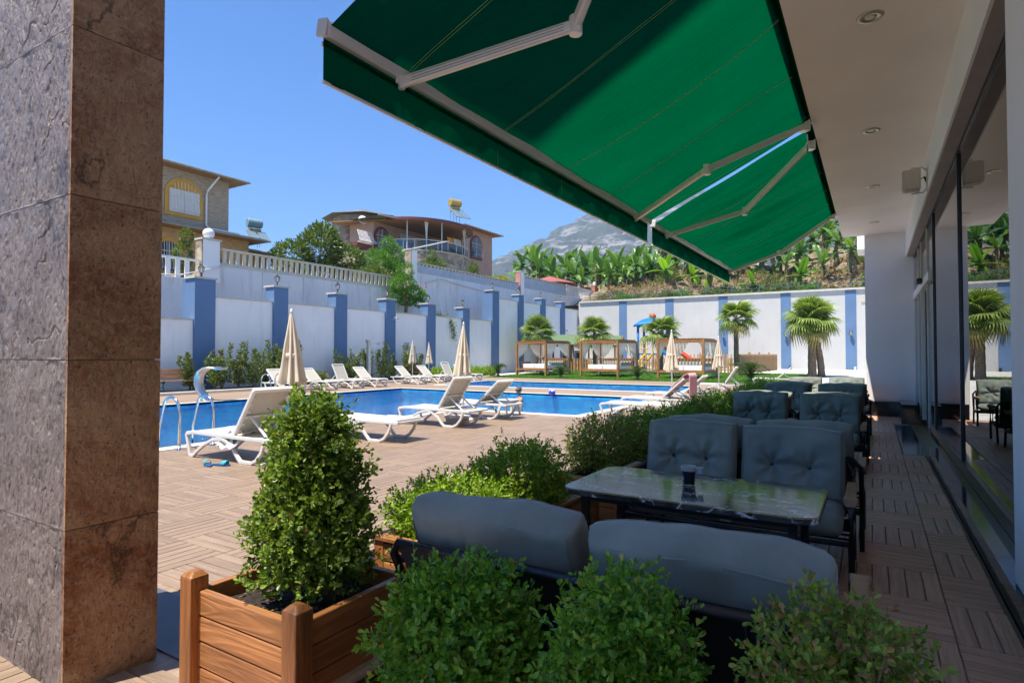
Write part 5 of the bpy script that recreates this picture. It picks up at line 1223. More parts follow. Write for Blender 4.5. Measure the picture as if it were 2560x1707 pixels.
V = [(0, 0, 0.86, 0.15, 0.11), (0, 0.01, 1.06, 0.145, 0.10), (0, 0.01, 1.26, 0.165, 0.11), (0, 0.015, 1.41, 0.13, 0.095), (0, 0.0, 1.49, 0.062), (0, -0.01, 1.57, 0.058),
     (0.17, 0.01, 1.41, 0.068), (0.23, -0.08, 1.30, 0.055), (0.10, -0.36, 1.285, 0.044), (0.0, -0.50, 1.28, 0.034),
     (-0.17, 0.01, 1.41, 0.068), (-0.27, -0.06, 1.30, 0.054), (-0.26, -0.30, 1.27, 0.042), (-0.22, -0.44, 1.27, 0.033),
     (0.10, 0, 0.80, 0.10), (0.11, -0.02, 0.45, 0.075), (0.11, 0.02, 0.08, 0.05), (0.11, -0.14, 0.04, 0.04), (-0.10, 0, 0.80, 0.10), (-0.11, -0.02, 0.45, 0.075), (-0.11, 0.02, 0.08, 0.05), (-0.11, -0.14, 0.04, 0.04)]
E_ = [(0, 1), (1, 2), (2, 3), (3, 4), (4, 5), (3, 6), (6, 7), (7, 8), (8, 9), (3, 10), (10, 11), (11, 12), (12, 13), (0, 14), (14, 15), (15, 16), (16, 17), (0, 18), (18, 19), (19, 20), (20, 21)]
for hx, hy, hz_, sx in ((0.0, -0.50, 1.28, -1), (-0.22, -0.44, 1.27, 1)):
    i0 = 9 if sx < 0 else 13; n0 = len(V)
    V.append((hx+sx*0.03, hy-0.06, hz_, 0.030, 0.016)); E_.append((i0, n0))
    for k in range(4):
        f = (k-1.5)*0.02; V += [(hx+sx*0.03+f, hy-0.10, hz_+0.005, 0.0095), (hx+sx*0.035+f, hy-0.10-(0.05-abs(k-1.3)*0.008), hz_-0.012, 0.008)]; E_ += [(n0, n0+1+2*k), (n0+1+2*k, n0+2+2*k)]
    V.append((hx-sx*0.012, hy-0.075, hz_+0.012, 0.011)); E_.append((n0, n0+9))
skin_body('body', V, E_, 'skin', mn)
h = head_mesh(0.115); h.xf(Matrix.Translation((0, -0.02, 1.70)) @ Euler((R(4), 0, R(28))).to_matrix().to_4x4()); ho = h.build('head', 'skin', mn, smooth=True)
hm_ = MB(); hm_.ball((0, 0.012, 0.02), 0.119, 20, 16, (0.82, 0.95, 1.10)); hm_.f = [f for f in hm_.f if sum(hm_.v[i][2] for i in f)/len(f) > 0.045-0.55*max(-0.04, sum(hm_.v[i][1] for i in f)/len(f)) and sum(hm_.v[i][2] for i in f)/len(f) > -0.05]
hm_.xf(Matrix.Translation((0, -0.02, 1.70)) @ Euler((R(4), 0, R(28))).to_matrix().to_4x4()); hm_.build('hair', 'hair_grey', mn, smooth=True)
g_ = MB(); g_.sheet(lambda u, v: (0.098*math.sin((u-0.5)*3.4), -0.113*math.cos((u-0.5)*3.0), 0.0+0.045*v-0.02), 16, 1); g_.xf(Matrix.Translation((0, -0.024, 1.715)) @ Euler((R(4), 0, R(28))).to_matrix().to_4x4()); g_.build('sunglasses', 'lens_dark', mn).modifiers.new('thick', 'SOLIDIFY').thickness = 0.008
ch = thing('person', 'small child swimming low in the pool in front of the man', 'person', (-9.85, 16.35, -0.30), R(35))
V = [(0, 0.42, -0.06, 0.075, 0.06), (0, 0.22, -0.02, 0.08, 0.06), (0, 0.06, 0.03, 0.085, 0.062), (0, -0.02, 0.08, 0.045), (0, -0.05, 0.12, 0.04),
     (0.10, 0.05, 0.05, 0.04), (0.22, -0.03, 0.17, 0.03), (0.19, -0.14, 0.17, 0.022), (-0.10, 0.05, 0.05, 0.04), (-0.22, -0.03, 0.17, 0.03), (-0.19, -0.14, 0.17, 0.022), (0.05, 0.6, -0.12, 0.05), (0.06, 0.85, -0.2, 0.035), (-0.05, 0.6, -0.14, 0.05), (-0.06, 0.84, -0.24, 0.035)]
E_ = [(0, 1), (1, 2), (2, 3), (3, 4), (2, 5), (5, 6), (6, 7), (2, 8), (8, 9), (9, 10), (0, 11), (11, 12), (0, 13), (13, 14)]
for i0, sx in ((7, 1), (10, -1)):
    x0_, y0_, z0_ = V[i0][:3]
    for k in range(4): V.append((x0_+(k-1.5)*0.014, y0_-0.055, z0_-0.004, 0.007)); E_.append((i0, len(V)-1))
    V.append((x0_-sx*0.028, y0_-0.028, z0_+0.004, 0.008)); E_.append((i0, len(V)-1))
skin_body('body', V, E_, 'skin_child', ch, 1)
h = head_mesh(0.098); h.xf(Matrix.Translation((0, -0.08, 0.24)) @ Euler((R(-8), 0, 0)).to_matrix().to_4x4()); h.build('head', 'skin_child', ch, smooth=True)
hm_ = MB(); hm_.ball((0, 0.012, 0.02), 0.103, 18, 14, (0.83, 0.95, 1.08)); hm_.f = [f for f in hm_.f if sum(hm_.v[i][2] for i in f)/len(f) > 0.02-0.7*max(-0.05, sum(hm_.v[i][1] for i in f)/len(f))]
hm_.xf(Matrix.Translation((0, -0.08, 0.24))); hm_.build('hair', 'hair_dark', ch, smooth=True)
for s_ in (-1, 1): MB().tube([(s_*0.15, 0.015, 0.11), (s_*0.215, -0.025, 0.165)], 0.055, 12).build('arm_band', 'yellow_plastic', ch, smooth=False, bev=0.015)
# ================================================================ PALMS, CYCADS, SHRUBS
def fan_frond(seed, droop):
    r_ = random.Random(seed); m = MB(); pet = 0.75; n = 26
    m.tube([(0, 0, 0), (pet*0.5, 0, 0.06), (pet, 0, 0.02)], 0.016, 5, scale=[1.5, 1.0, 0.8])
    for i in range(n):
        a = R(-118+236*i/(n-1)); L_ = (0.78+0.16*math.cos(a*0.7))*r_.uniform(0.92, 1.05); w = 0.055
        ca_, sa_ = math.cos(a), math.sin(a); px, py = -sa_, ca_; pts = []
        for s_, ww, zz in ((0.02, 0.2, 0.0), (0.45, 1.0, 0.05), (0.72, 0.7, -0.02-droop*0.12), (1.0, 0.06, -0.16-droop*0.5+r_.uniform(-0.05, 0.05))):
            d = L_*s_; pts += [(pet+ca_*d+px*w*ww, sa_*d+py*w*ww, 0.02+zz*L_-abs(sa_)*0.10*d), (pet+ca_*d, sa_*d, 0.02+zz*L_-0.03*ww-abs(sa_)*0.10*d), (pet+ca_*d-px*w*ww, sa_*d-py*w*ww, 0.02+zz*L_-abs(sa_)*0.10*d)]
        m.add(pts, [f for k in range(3) for f in ((k*3, k*3+1, k*3+4, k*3+3), (k*3+1, k*3+2, k*3+5, k*3+4))])
    return m
fr_g = [fan_frond(i, d).mesh('frond', 'leaf_palm') for i, d in enumerate((0.1, 0.4, 0.9))]; fr_o = fan_frond(7, 1.3).mesh('frond', 'leaf_palm_old')
def palm(label, loc, h, s_, nf, seed, lean=(0, 0), r0=0.16, second=None):
    t = thing('fan_palm', label, 'palm tree', loc, 0.0 if lean[0] else rng.uniform(0, 6), 'fan palms on the lawn'); r_ = random.Random(seed)
    n = 14; vs = [(lean[0]*(i/n)**2, lean[1]*(i/n)**2, h*i/n) for i in range(n+1)]
    MB().tube(vs, r0, 10, scale=[1.35]+[1.0+0.07*(i % 2)-0.2*i/n for i in range(1, n+1)]).build('trunk', 'bark', t)
    top = Vector(vs[-1])
    for i in range(nf):
        q = i/(nf-1); el = 82-q*108+r_.uniform(-8, 8); az = i*137.5+r_.uniform(-12, 12)
        me = fr_o if q > 0.93 else fr_g[0 if q < 0.35 else 1 if q < 0.7 else 2]
        sc_ = s_*r_.uniform(0.85, 1.08)*(0.8 if q < 0.12 else 1)
        put('frond', me, t, top+Vector((0, 0, 0.05-0.22*q)), (0, R(-el), R(az)), scale=(sc_,)*3)
    bt = MB()
    for i in range(14):
        a = i*2.4; bt.bar([(top.x+r0*0.7*math.cos(a), top.y+r0*0.7*math.sin(a), top.z-0.55+0.03*i), (top.x+r0*1.5*math.cos(a), top.y+r0*1.5*math.sin(a), top.z-0.3+0.03*i)], 0.07, 0.02)
    bt.build('leaf_bases', 'bark', t)
    return t
palm('full fan palm behind the first cabana by the boundary wall', (-22.2, 40.3, 0.1), 3.05, 1.02, 24, 1)
palm('fan palm between the first and second cabana', (-17.7, 40.8, 0.1), 2.95, 0.98, 22, 2)
palm('fan palm in front of the slide beside the third cabana', (-12.7, 40.8, 0.1), 2.95, 0.95, 20, 3)
palm('slender fan palm with bare trunk at the corner of the picket fence', (-7.75, 41.2, 0.1), 3.75, 0.95, 22, 4, r0=0.17)
palm('large fan palm with thick leaning trunk in the paved yard', (-3.2, 40.4, 0.1), 3.5, 1.12, 27, 5, r0=0.25)
palm('second leaning palm trunk crossing the large fan palm', (-2.72, 40.7, 0.1), 3.15, 0.8, 12, 6, lean=(-0.50, -0.2), r0=0.20)
def cycad(label, loc, s_):
    t = thing('cycad', label, 'cycad', loc, rng.uniform(0, 6), 'cycads on the lawn')
    m = MB(); m.tube([(0.9*s2, 0, 0.55*math.sin(s2*2.4)-0.25*s2*s2) for s2 in np.linspace(0, 1, 7)], 0.01, 4)
    for i in range(26):
        s2 = 0.08+0.9*i/25; x, z = 0.9*s2, 0.55*math.sin(s2*2.4)-0.25*s2*s2; L_ = 0.20*math.sin(math.pi*min(1, s2+0.12))**0.5+0.03
        for q in (-1, 1): m.add([(x, 0, z), (x+0.022, 0, z), (x+0.10, q*L_, z+0.07), (x+0.09, q*L_, z+0.065)], [(0, 1, 2, 3)])
    me = m.mesh('frond', 'leaf_cycad')
    for i in range(20): put('frond', me, t, (0, 0, 0.12), (R(rng.uniform(-10, 10)), R(rng.uniform(-45, 8)), i*2.4), scale=(s_*rng.uniform(0.8, 1.05),)*3)
    MB().lathe([(0.10, 0), (0.12, 0.1), (0.05, 0.2)], 8).build('trunk', 'bark', t)
cycad('cycad at the boundary wall corner of the lawn', (-21.6, 33.6, 0), 0.95); cycad('cycad on the lawn in front of the first cabana', (-16.9, 33.6, 0), 0.85); cycad('cycad on the lawn in front of the second cabana', (-11.8, 33.4, 0), 0.95); cycad('cycad behind the lounger at the corner of the lawn', (-5.7, 34.2, 0), 1.25)
# photinia row along the wall
def photinia(label, loc, h, w, seed, n=420):
    t = thing('photinia_shrub', label, 'shrub', loc, 0, 'tall loose shrubs along the boundary wall'); r_ = np.random.default_rng(seed)
    ns = 5; st_ = MB(); PP, AA = [], []
    for k in range(ns):
        hh = h*r_.uniform(0.55, 1.0) if k else h; a = r_.uniform(0, 6.28); ex, ey_ = w*r_.uniform(0.1, 0.55)*math.cos(a), w*r_.uniform(0.1, 0.55)*math.sin(a)
        pts = [(0, 0, 0), (ex*0.5, ey_*0.5, hh*0.4), (ex*0.9+r_.normal(0, 0.03), ey_*0.9, hh*0.75), (ex, ey_, hh)]
        st_.tube(pts, 0.014, 5, scale=[1.2, 0.9, 0.6, 0.3]); m = n//ns
        s_ = r_.uniform(0.12, 1.0, m); P = np.stack([np.interp(s_, [0, .4, .75, 1], [p[i] for p in pts]) for i in range(3)], 1)
        rad = w*0.32*(1.05-s_)[:, None]*r_.uniform(0.1, 1, (m, 1)); d = r_.normal(size=(m, 3)); d[:, 2] = np.abs(d[:, 2])*0.5; d /= np.linalg.norm(d, axis=1, keepdims=True)
        PP.append(P+d*rad); AA.append(d+np.array([0, 0, 0.55]))
    P = np.concatenate(PP); ln = r_.uniform(0.10, 0.17, len(P)); V, F = leaves(P, np.concatenate(AA), rdir(len(P), 1), ln, ln*0.42, 'la', 0.3)
    put('foliage', npmesh('foliage', V, F, 'leaf_photinia'), t)['kind'] = 'stuff'; st_.build('stems', 'twig', t)
hs = [(13.5, 1.5), (14.35, 1.35), (14.9, 1.9), (15.6, 2.0), (16.1, 1.7), (16.8, 1.5), (17.3, 2.1), (17.85, 1.75), (18.4, 2.35)]
for i, (y, h_) in enumerate(hs):
    photinia(('tall' if h_ > 1.8 else 'short')+' photinia with reddish tips by the fountain, %s from the wall bench' % ORD[i], (-23.2+0.25*math.sin(i*2), y, 0.03), h_, 0.95, i, 800)
hs = [(21.4, 1.7), (22.0, 1.35), (22.55, 1.75), (23.25, 2.2), (24.2, 2.1), (25.1, 1.55), (25.9, 1.95), (26.7, 2.0), (27.3, 1.5)]
for i, (y, h_) in enumerate(hs):
    photinia(('tall' if h_ > 1.8 else 'short')+' loose photinia by the shower, %s counted towards the lawn' % ORD[i], (-23.3+0.2*math.sin(i*2.3), y, 0.03), h_, 0.85, 40+i, 700)
for i, (x, y, s_, l) in enumerate([(-22.9, 19.4, 0.5, 'low pale green shrub behind the steep lounger by the shower'), (-22.9, 18.6, 0.42, 'low pale green shrub next to the pilaster behind the loungers'), (-22.7, 28.8, 0.55, 'low bright green shrub behind the lounger row, bench side'), (-22.7, 30.0, 0.5, 'low bright green shrub behind the last wall lounger'),
                                     (-22.9, 31.4, 0.5, 'low bright green shrub at the start of the pebble bed'), (-22.9, 32.7, 0.52, 'low bright green shrub in the pebble bed'), (-22.7, 34.0, 0.5, 'low bright green shrub behind the corner cycad')]):
    bush(l, (x, y, 0.04), ell(s_*1.15, s_*1.1, 0, s_*1.15), 360, 6, 0.11, 'leaf_box_light' if i > 1 else 'leaf_photinia', 'low shrubs along the boundary wall', 'low_shrub', 0.2)

# ================================================================ CABANAS
def curtain(t, p0, p1, ztop, ztie, zbot, post, name='curtain'):
    """cloth hung along p0..p1, gathered to the post at tie height"""
    p0, p1, post = Vector(p0), Vector(p1), Vector(post); n_ = Vector((-(p1-p0).y, (p1-p0).x, 0)).normalized()
    def f(u, v):
        z = ztop+(zbot-ztop)*v; vt = (ztop-ztie)/(ztop-zbot)
        k = max(0, 1-v/vt)**0.55 if v < vt else 0
        sp = 0.05+(0.11+0.05*math.sin(u*9))*max(0, (v-vt)/(1-vt)) if v >= vt else 0.05
        base = p0.lerp(p1, u); tie = post+(p1-p0).normalized()*((u-0.5)*sp*2)
        q = tie.lerp(base, k); w = 0.035*math.sin(u*44)*(0.5+0.5*(1-k))
        return (q.x+n_.x*w, q.y+n_.y*w, z)
    MB().sheet(f, 44, 16).build(name, 'sheer', t, smooth=True)
    MB().lathe([(0.055, -0.03), (0.07, 0), (0.055, 0.03)], 10, (post.x, post.y, ztie)).build('tie_band', 'curtain_white', t)
def cabana(label, loc, rz):
    t = thing('pool_cabana', label, 'cabana', loc, rz, 'wooden cabanas on the lawn'); w, d, h = 1.38, 1.25, 2.35
    for sx in (-1, 1):
        for sy in (-1, 1): MB().box((sx*w, sy*d, h/2), (0.13, 0.13, h)).build('post', 'cabana_wood', t, bev=0.01)
    for sy in (-1, 1): MB().box((0, sy*d, h-0.08), (2*w-0.134, 0.05, 0.14)).build('beam', 'cabana_wood', t)
    for sx in (-1, 1): MB().box((sx*w, 0, h-0.08), (0.05, 2*d-0.134, 0.14)).build('beam', 'cabana_wood', t)
    for i in range(13): MB().box((-w+0.12+i*(2*w-0.24)/12, 0, h+0.03), (0.09, 2*d+0.1, 0.06)).build('roof_slat', 'cabana_wood', t)
    for sy in (-1, 1): MB().box((0, sy*(d-0.005), 0.42), (2*w-0.134, 0.06, 0.14)).build('rail', 'cabana_wood', t)
    for sx in (-1, 1): MB().box((sx*(w-0.005), 0, 0.42), (0.06, 2*d-0.134, 0.14)).build('rail', 'cabana_wood', t)
    MB().box((0, 0, 0.46), (2*w-0.2, 2*d-0.2, 0.04)).build('platform', 'cabana_wood', t)
    for i in (-1, 1): MB().box((i*0.56+0.12, -0.15, 0.63), (1.09, 1.75, 0.29)).build('mattress', 'mattress_white', t, bev=0.03)
    MB().box((0.1, d-0.32, 0.86), (2.2, 0.20, 0.30), (R(-18), 0, 0)).build('bolster', 'mattress_grey', t, bev=0.06)
    MB().box((0.1, d-0.10, 0.95), (2.3, 0.04, 0.5)).build('back_board', 'cabana_wood', t)
    MB().box((w-0.22, 0.1, 0.80), (0.14, 1.3, 0.26)).build('bolster', 'mattress_grey', t, bev=0.05)
    zt, zi, zb = h-0.16, 1.25, 0.12
    curtain(t, (-w, -d+0.08, 0), (-w, -0.05, 0), zt, zi, zb, (-w, -d+0.10, 0)); curtain(t, (-w, 0.05, 0), (-w, d-0.08, 0), zt, zi, zb, (-w, d-0.10, 0))
    curtain(t, (w, -d+0.08, 0), (w, -0.05, 0), zt, zi, zb, (w, -d+0.10, 0)); curtain(t, (w, 0.05, 0), (w, d-0.08, 0), zt, zi, zb, (w, d-0.10, 0))
    curtain(t, (-w+0.08, d, 0), (-0.35, d, 0), zt, zi, zb, (-w+0.12, d, 0)); curtain(t, (w-0.08, d, 0), (0.3, d, 0), zt, zi, zb, (w-0.12, d, 0))
    return t
c1 = cabana('curtained wooden cabana beside the boundary wall and green roofed gazebo', (-20.0, 37.0, 0.05), R(-14))
c2 = dup(c1, (-15.0, 36.9, 0.05), R(-8), 'curtained wooden cabana in front of the blue playground tower'); c3 = dup(c1, (-9.75, 36.6, 0.05), R(-4), 'curtained wooden cabana beside the slender palm at the fence corner')
# ================================================================ GAZEBOS
def gazebo(label, loc, rz, s_=1.0, fire=False):
    t = thing('gazebo', label, 'gazebo', loc, rz); w, d = 1.25*s_, 1.15*s_; h = 2.1*s_
    for sx in (-1, 1):
        for sy in (-1, 1): MB().box((sx*w, sy*d, h/2), (0.12, 0.12, h)).build('post', 'cabana_wood', t)
    pf = [(-1.65*s_, h+0.0), (-1.1*s_, h+0.12), (-0.5*s_, h+0.45), (0, h+0.86), (0.5*s_, h+0.45), (1.1*s_, h+0.12), (1.65*s_, h+0.0)]
    for a in (-1, 1):
        q = [p for p in pf if p[0]*a >= 0]
        q = sorted(q, key=lambda p: abs(p[0])); m = MB(); m.sheet(lambda u, v: (-1.6*s_+3.2*s_*u, q[round(v*3)][0], q[round(v*3)][1]), 8, 3); o = m.build('roof_side', 'shingle_green', t); o.modifiers.new('thick', 'SOLIDIFY').thickness = 0.06
    for sx in (-1, 1):
        MB().extr([(p[0]*0.92, p[1]-0.10) for p in pf]+[(1.3*s_, h-0.14), (-1.3*s_, h-0.14)], sx*1.45*s_-0.03, sx*1.45*s_+0.03, 0).build('gable', 'cabana_wood', t)
        MB().sheet(lambda u, v: (sx*1.64*s_, pf[round(u*6)][0], pf[round(u*6)][1]-0.14*v+0.02), 6, 1).build('barge_board', 'eave_wood', t).modifiers.new('thick', 'SOLIDIFY').thickness = 0.05
        MB().box((0, sx*d, 0.55), (2*w-0.13, 0.06, 0.10)).build('rail', 'cabana_wood', t); MB().box((0, sx*d, 0.85), (2*w-0.13, 0.06, 0.10)).build('rail', 'cabana_wood', t)
    MB().box((0, 0, 0.75), (1.2*s_, 0.8*s_, 0.06)).b2(-0.3, 0.3, -0.1, 0.1, 0, 0.72).build('table', 'cabana_wood', t)
    for sy in (-1, 1): MB().box((0, sy*0.75*s_, 0.45), (1.6*s_, 0.3, 0.05)).b2(-0.6, -0.5, sy*0.75*s_-0.1, sy*0.75*s_+0.1, 0, 0.42).b2(0.5, 0.6, sy*0.75*s_-0.1, sy*0.75*s_+0.1, 0, 0.42).build('seat', 'cabana_wood', t)
    return t
gazebo('green shingled gazebo behind the first cabana, gable facing the pool yard', (-22.3, 44.6, 0.15), R(6)); gazebo('green shingled gazebo in the corner behind the second cabana', (-20.2, 49.0, 0.25), R(4), 0.95)
t = thing('stone_barbecue', 'white stone barbecue with dark ovens under the green gazebo', 'barbecue', (-22.2, 46.6, 0.2), R(6))
part('base', 'cabana_wood', t, (-1.3, 1.3, -0.3, 0.35, 0, 0.85)); part('counter', 'stone_coping', t, (-1.35, 1.35, -0.36, 0.4, 0.852, 0.93))
for x in (-0.6, 0.6): o = part('oven', 'white_plaster', t, (x-0.42, x+0.42, -0.2, 0.35, 0.932, 1.75)); part('opening', 'lens_dark', o, (x-0.26, x+0.26, -0.215, -0.202, 1.0, 1.45))
# ================================================================ PLAYGROUND
t = thing('play_tower', 'blue plastic playground tower with domed roof, ladder and slides', 'playground', (-14.7, 45.2, 0.2), R(0))
for sx in (-0.95, 0.95):
    for sy in (-0.7, 0.7): MB().tube([(sx, sy, 0), (sx, sy, 3.65)], 0.095, 12).build('post', 'play_blue', t, smooth=True)
def dome(u, v):
    a, b2 = (u-0.5)*2, (v-0.5)*2; return (a*1.25, b2*1.0, 3.62+0.55*(1-max(abs(a), abs(b2))**2.2)-0.08*(abs(a*b2)))
MB().sheet(dome, 16, 16).build('roof', 'play_blue', t, smooth=True).modifiers.new('thick', 'SOLIDIFY').thickness = 0.12
ro = MB(); [ro.tube([(sx*0.95, -0.74, 3.3), (sx*0.8, -0.74, 3.55), (0, -0.74, 3.72)], 0.09, 8) for sx in (-1, 1)]; ro.build('roof_arch', 'play_blue', t, smooth=True)
MB().ball((0, 0, 4.28), 0.27, 14, 10, (1, 1, 0.85)).build('roof_knob', 'play_red', t, smooth=True)
MB().b2(-0.9, 0.9, -0.65, 0.65, 1.28, 1.38).build('platform', 'play_blue', t)
for z in (1.75, 2.15): MB().tube([(-0.95, -0.72, z), (-0.1, -0.72, z)], 0.035, 8).build('guard_rail', 'play_yellow', t)
for i in range(5): MB().tube([(-0.85+i*0.17, -0.72, 1.4), (-0.85+i*0.17, -0.72, 2.15)], 0.02, 6).build('guard_bar', 'play_yellow', t)
for sx in (-0.35, 0.25): MB().bar([(sx-0.75, -2.1, 0.0), (sx, -0.75, 1.35), (sx, -0.75, 2.3)], 0.07, 0.12).build('ladder_rail', 'play_yellow', t)
for i in range(6): s_ = (i+0.5)/6; MB().box((-0.05-0.75*(1-s_), -2.1+1.35*s_, 1.35*s_), (0.62, 0.2, 0.04)).build('ladder_step', 'play_yellow', t)
MB().tube([(-0.95, -0.7, 2.35), (-6.6, -0.7, 2.35)], 0.075, 10).build('swing_bar', 'play_yellow', t)
for y in (-1.3, -0.1): MB().tube([(-6.6, -0.7, 2.4), (-6.6, y, 0)], 0.07, 8).build('swing_leg', 'play_blue', t)
def slide(pts, w, mat, nm):
    m = MB(); n = len(pts)-1
    sec = [(-1, 0.28), (-0.92, 0.05), (-0.6, 0.0), (0, -0.02), (0.6, 0.0), (0.92, 0.05), (1, 0.28)]
    m.sheet(lambda u, v: (pts[round(u*n)][0], pts[round(u*n)][1]+sec[round(v*6)][0]*w/2, pts[round(u*n)][2]+sec[round(v*6)][1]), n, 6); o = m.build(nm, mat, t, smooth=True); o.modifiers.new('thick', 'SOLIDIFY').thickness = 0.05
slide([(1.0, -0.2, 1.75), (1.5, -0.2, 1.72), (2.2, -0.2, 1.35), (2.9, -0.2, 0.85), (3.5, -0.2, 0.5), (4.0, -0.2, 0.42)], 0.7, 'play_red', 'slide')
slide([(1.2, -0.9, 1.35), (1.8, -1.0, 1.0), (2.1, -1.1, 0.5), (2.3, -1.2, 0.2), (2.7, -1.2, 0.15)], 0.7, 'play_blue', 'slide')
MB().sheet(lambda u, v: (1.0+0.02*math.sin(u*9), -0.1+u*1.1-0.5, 1.4+v*1.2), 10, 6).build('climbing_panel', 'play_green', t).modifiers.new('thick', 'SOLIDIFY').thickness = 0.08
t = thing('spring_rider', 'yellow framed spring toy with a blue head beside the fence', 'playground toy', (-8.9, 44.2, 0.18))
for s_ in (-0.5, 0.5): MB().tube([(s_, 0, 0), (s_*1.3, 0, 0.95)], 0.07, 8).build('frame_post', 'play_yellow', t)
MB().tube([(-0.6, 0, 0.6), (0.6, 0, 0.6)], 0.06, 8).build('frame_bar', 'play_yellow', t)
MB().ball((-0.75, 0, 1.55), 0.22, 12, 8, (1, 0.8, 1.1)).build('head', 'play_blue', t, smooth=True); MB().tube([(-0.75, 0, 0.9), (-0.75, 0, 1.4)], 0.05, 8).build('neck', 'play_blue', t)
# picket fence
pk = MB().add([(-0.06, 0, 0), (0.06, 0, 0), (0.06, 0.035, 0), (-0.06, 0.035, 0), (-0.06, 0, 0.9), (0.06, 0, 0.9), (0.06, 0.035, 0.9), (-0.06, 0.035, 0.9), (-0.03, 0.005, 0.96), (0.03, 0.005, 0.96), (0.03, 0.03, 0.96), (-0.03, 0.03, 0.96)],
              [(3, 2, 1, 0), (0, 1, 5, 4), (1, 2, 6, 5), (2, 3, 7, 6), (3, 0, 4, 7), (4, 5, 9, 8), (5, 6, 10, 9), (6, 7, 11, 10), (7, 4, 8, 11), (8, 9, 10, 11)]).mesh('picket', 'picket_wood')
def fence(label, a, b, z, step=0.235, hs=1.0):
    a, b = Vector(a), Vector(b); L_ = (b-a).length; t = thing('picket_fence', label, 'fence', (a.x, a.y, z), math.atan2((b-a).y, (b-a).x), 'picket fence around the playground')
    for q in (0.25, 0.7): MB().box((L_/2, 0.055, q*hs), (L_, 0.035, 0.08)).build('rail', 'picket_wood', t)
    for i in range(int(L_/step)): put('picket', pk, t, (step*(i+0.5), 0, 0.05), scale=(1, 1, hs))
    for i in range(int(L_/2.0)+1): MB().box((min(L_, i*2.0), 0.11, 0.55*hs), (0.09, 0.09, 1.1*hs)).build('post', 'picket_wood', t)
fence('low wooden picket fence in front of the playground, from gazebo to fence corner', (-20.5, 43.0), (-8.0, 43.0), 0.16); fence('taller picket fence at the back of the playground along the end wall', (-18.5, 50.8), (-7.0, 50.8), 0.28, 0.30, 1.25)
fence('picket fence section turning back beside the slender palm', (-7.9, 43.0), (-6.4, 50.5), 0.18, 0.16, 1.35)
t = thing('water_drum', 'white translucent water container on the paved yard', 'container', (1.1, 41.5, 0.14)); MB().lathe([(0.3, 0), (0.32, 0.05), (0.32, 0.65), (0.26, 0.75), (0.1, 0.8)], 14).build('tank', 'white_plastic', t, smooth=False); MB().b2(-0.2, 0.2, -0.34, -0.325, 0.15, 0.45).build('patch', 'flipflop_teal', t)

# ================================================================ VINE and TREES above the wall
def crown(P, Nn, name, parent, mat, ln, wd, shape='la'):
    V, F = leaves(P, Nn+rdir(len(P))*0.6, rdir(len(P), 1.0), ln, wd, shape, 0.25); o = put(name, npmesh(name, V, F, mat), parent); o['kind'] = 'stuff'; return o
def blobs(bl, n):
    tot = sum(b[3]**2 for b in bl); PP, NN = [], []
    for x, y, z, r_, sq in bl:
        m = int(n*r_**2/tot); d = rdir(m); k = nr.uniform(0.35, 1.05, (m, 1))**0.5; PP.append(np.array([x, y, z])+d*k*r_*np.array([1, 1, sq])); NN.append(d)
    return np.concatenate(PP), np.concatenate(NN)
def tree(label, loc, h, bl, n, mat, ln, tr=0.14, name='broadleaf_tree', lean=0.0):
    t = thing(name, label, 'tree', loc); tk = MB(); tk.tube([(0, 0, -0.5), (lean*0.3, 0.05, h*0.35), (lean, 0, h*0.7)], tr, 8, scale=[1.3, 1, 0.6])
    for x, y, z, r_, q in bl: tk.tube([(lean*0.5, 0, h*0.35), ((x+lean)*0.5, y*0.5, (z+h*0.35)*0.5), (x, y, z)], tr*0.45, 5, scale=[1, 0.8, 0.3])
    tk.build('trunk', 'bark', t); P, Nn = blobs(bl, n); crown(P, Nn, 'crown', t, mat, nr.uniform(0.7, 1.2, len(P))*ln, nr.uniform(0.7, 1.2, len(P))*ln*0.42); return t
tree('large rounded fruit tree above the balustrade beside the tan house', (-31.5, 26.9, 5.2), 3.6, [(0, 0, 3.3, 1.5, 0.9), (-0.8, -1.5, 2.6, 1.3, 0.85), (0.7, 1.5, 2.6, 1.4, 0.85), (0, 0.2, 4.3, 1.0, 0.8), (0.3, 2.4, 1.8, 1.0, 0.8), (0, -2.3, 1.6, 0.9, 0.8), (0.6, 0, 1.6, 1.1, 0.7)], 9000, 'leaf_tree', 0.27)
tree('feathery green shrub tree left of the stone stairs', (-29.6, 31.2, 6.0), 3.2, [(0, 0, 1.6, 1.1, 1.0), (0, 0.8, 2.6, 0.8, 1.1), (0, -0.9, 2.0, 0.9, 1.0), (0, 0.3, 3.3, 0.55, 1.2), (0, 1.6, 1.6, 0.8, 1.0)], 6000, 'leaf_vine', 0.17, 0.07, 'shrub_tree')
tree('lower leafy shrub with red flowers right behind the balustrade', (-28.8, 29.3, 5.9), 1.6, [(0, 0, 1.0, 0.8, 0.8), (0, 1.0, 0.9, 0.7, 0.8), (0, -1.0, 0.8, 0.7, 0.8)], 3000, 'leaf_tree', 0.16, 0.05, 'garden_shrub')
tree('tall thin branched shrub climbing before the terrace rail', (-29.8, 36.6, 7.0), 2.4, [(0, 0, 1.2, 0.8, 1.2), (0, -0.9, 1.0, 0.7, 1.1), (0, 0.8, 1.4, 0.7, 1.2), (0, 0, 2.3, 0.4, 1.4), (0, 1.5, 0.9, 0.6, 1)], 4500, 'leaf_scrub', 0.16, 0.05, 'garden_shrub')
tree('small pale green shrub below the arched window of the round house', (-29.6, 41.9, 7.3), 1.6, [(0, 0, 1.2, 0.5, 1.1), (0, 0.2, 1.8, 0.35, 1.1), (0, -0.3, 0.8, 0.45, 1.0)], 1500, 'leaf_scrub', 0.18, 0.04, 'garden_shrub')
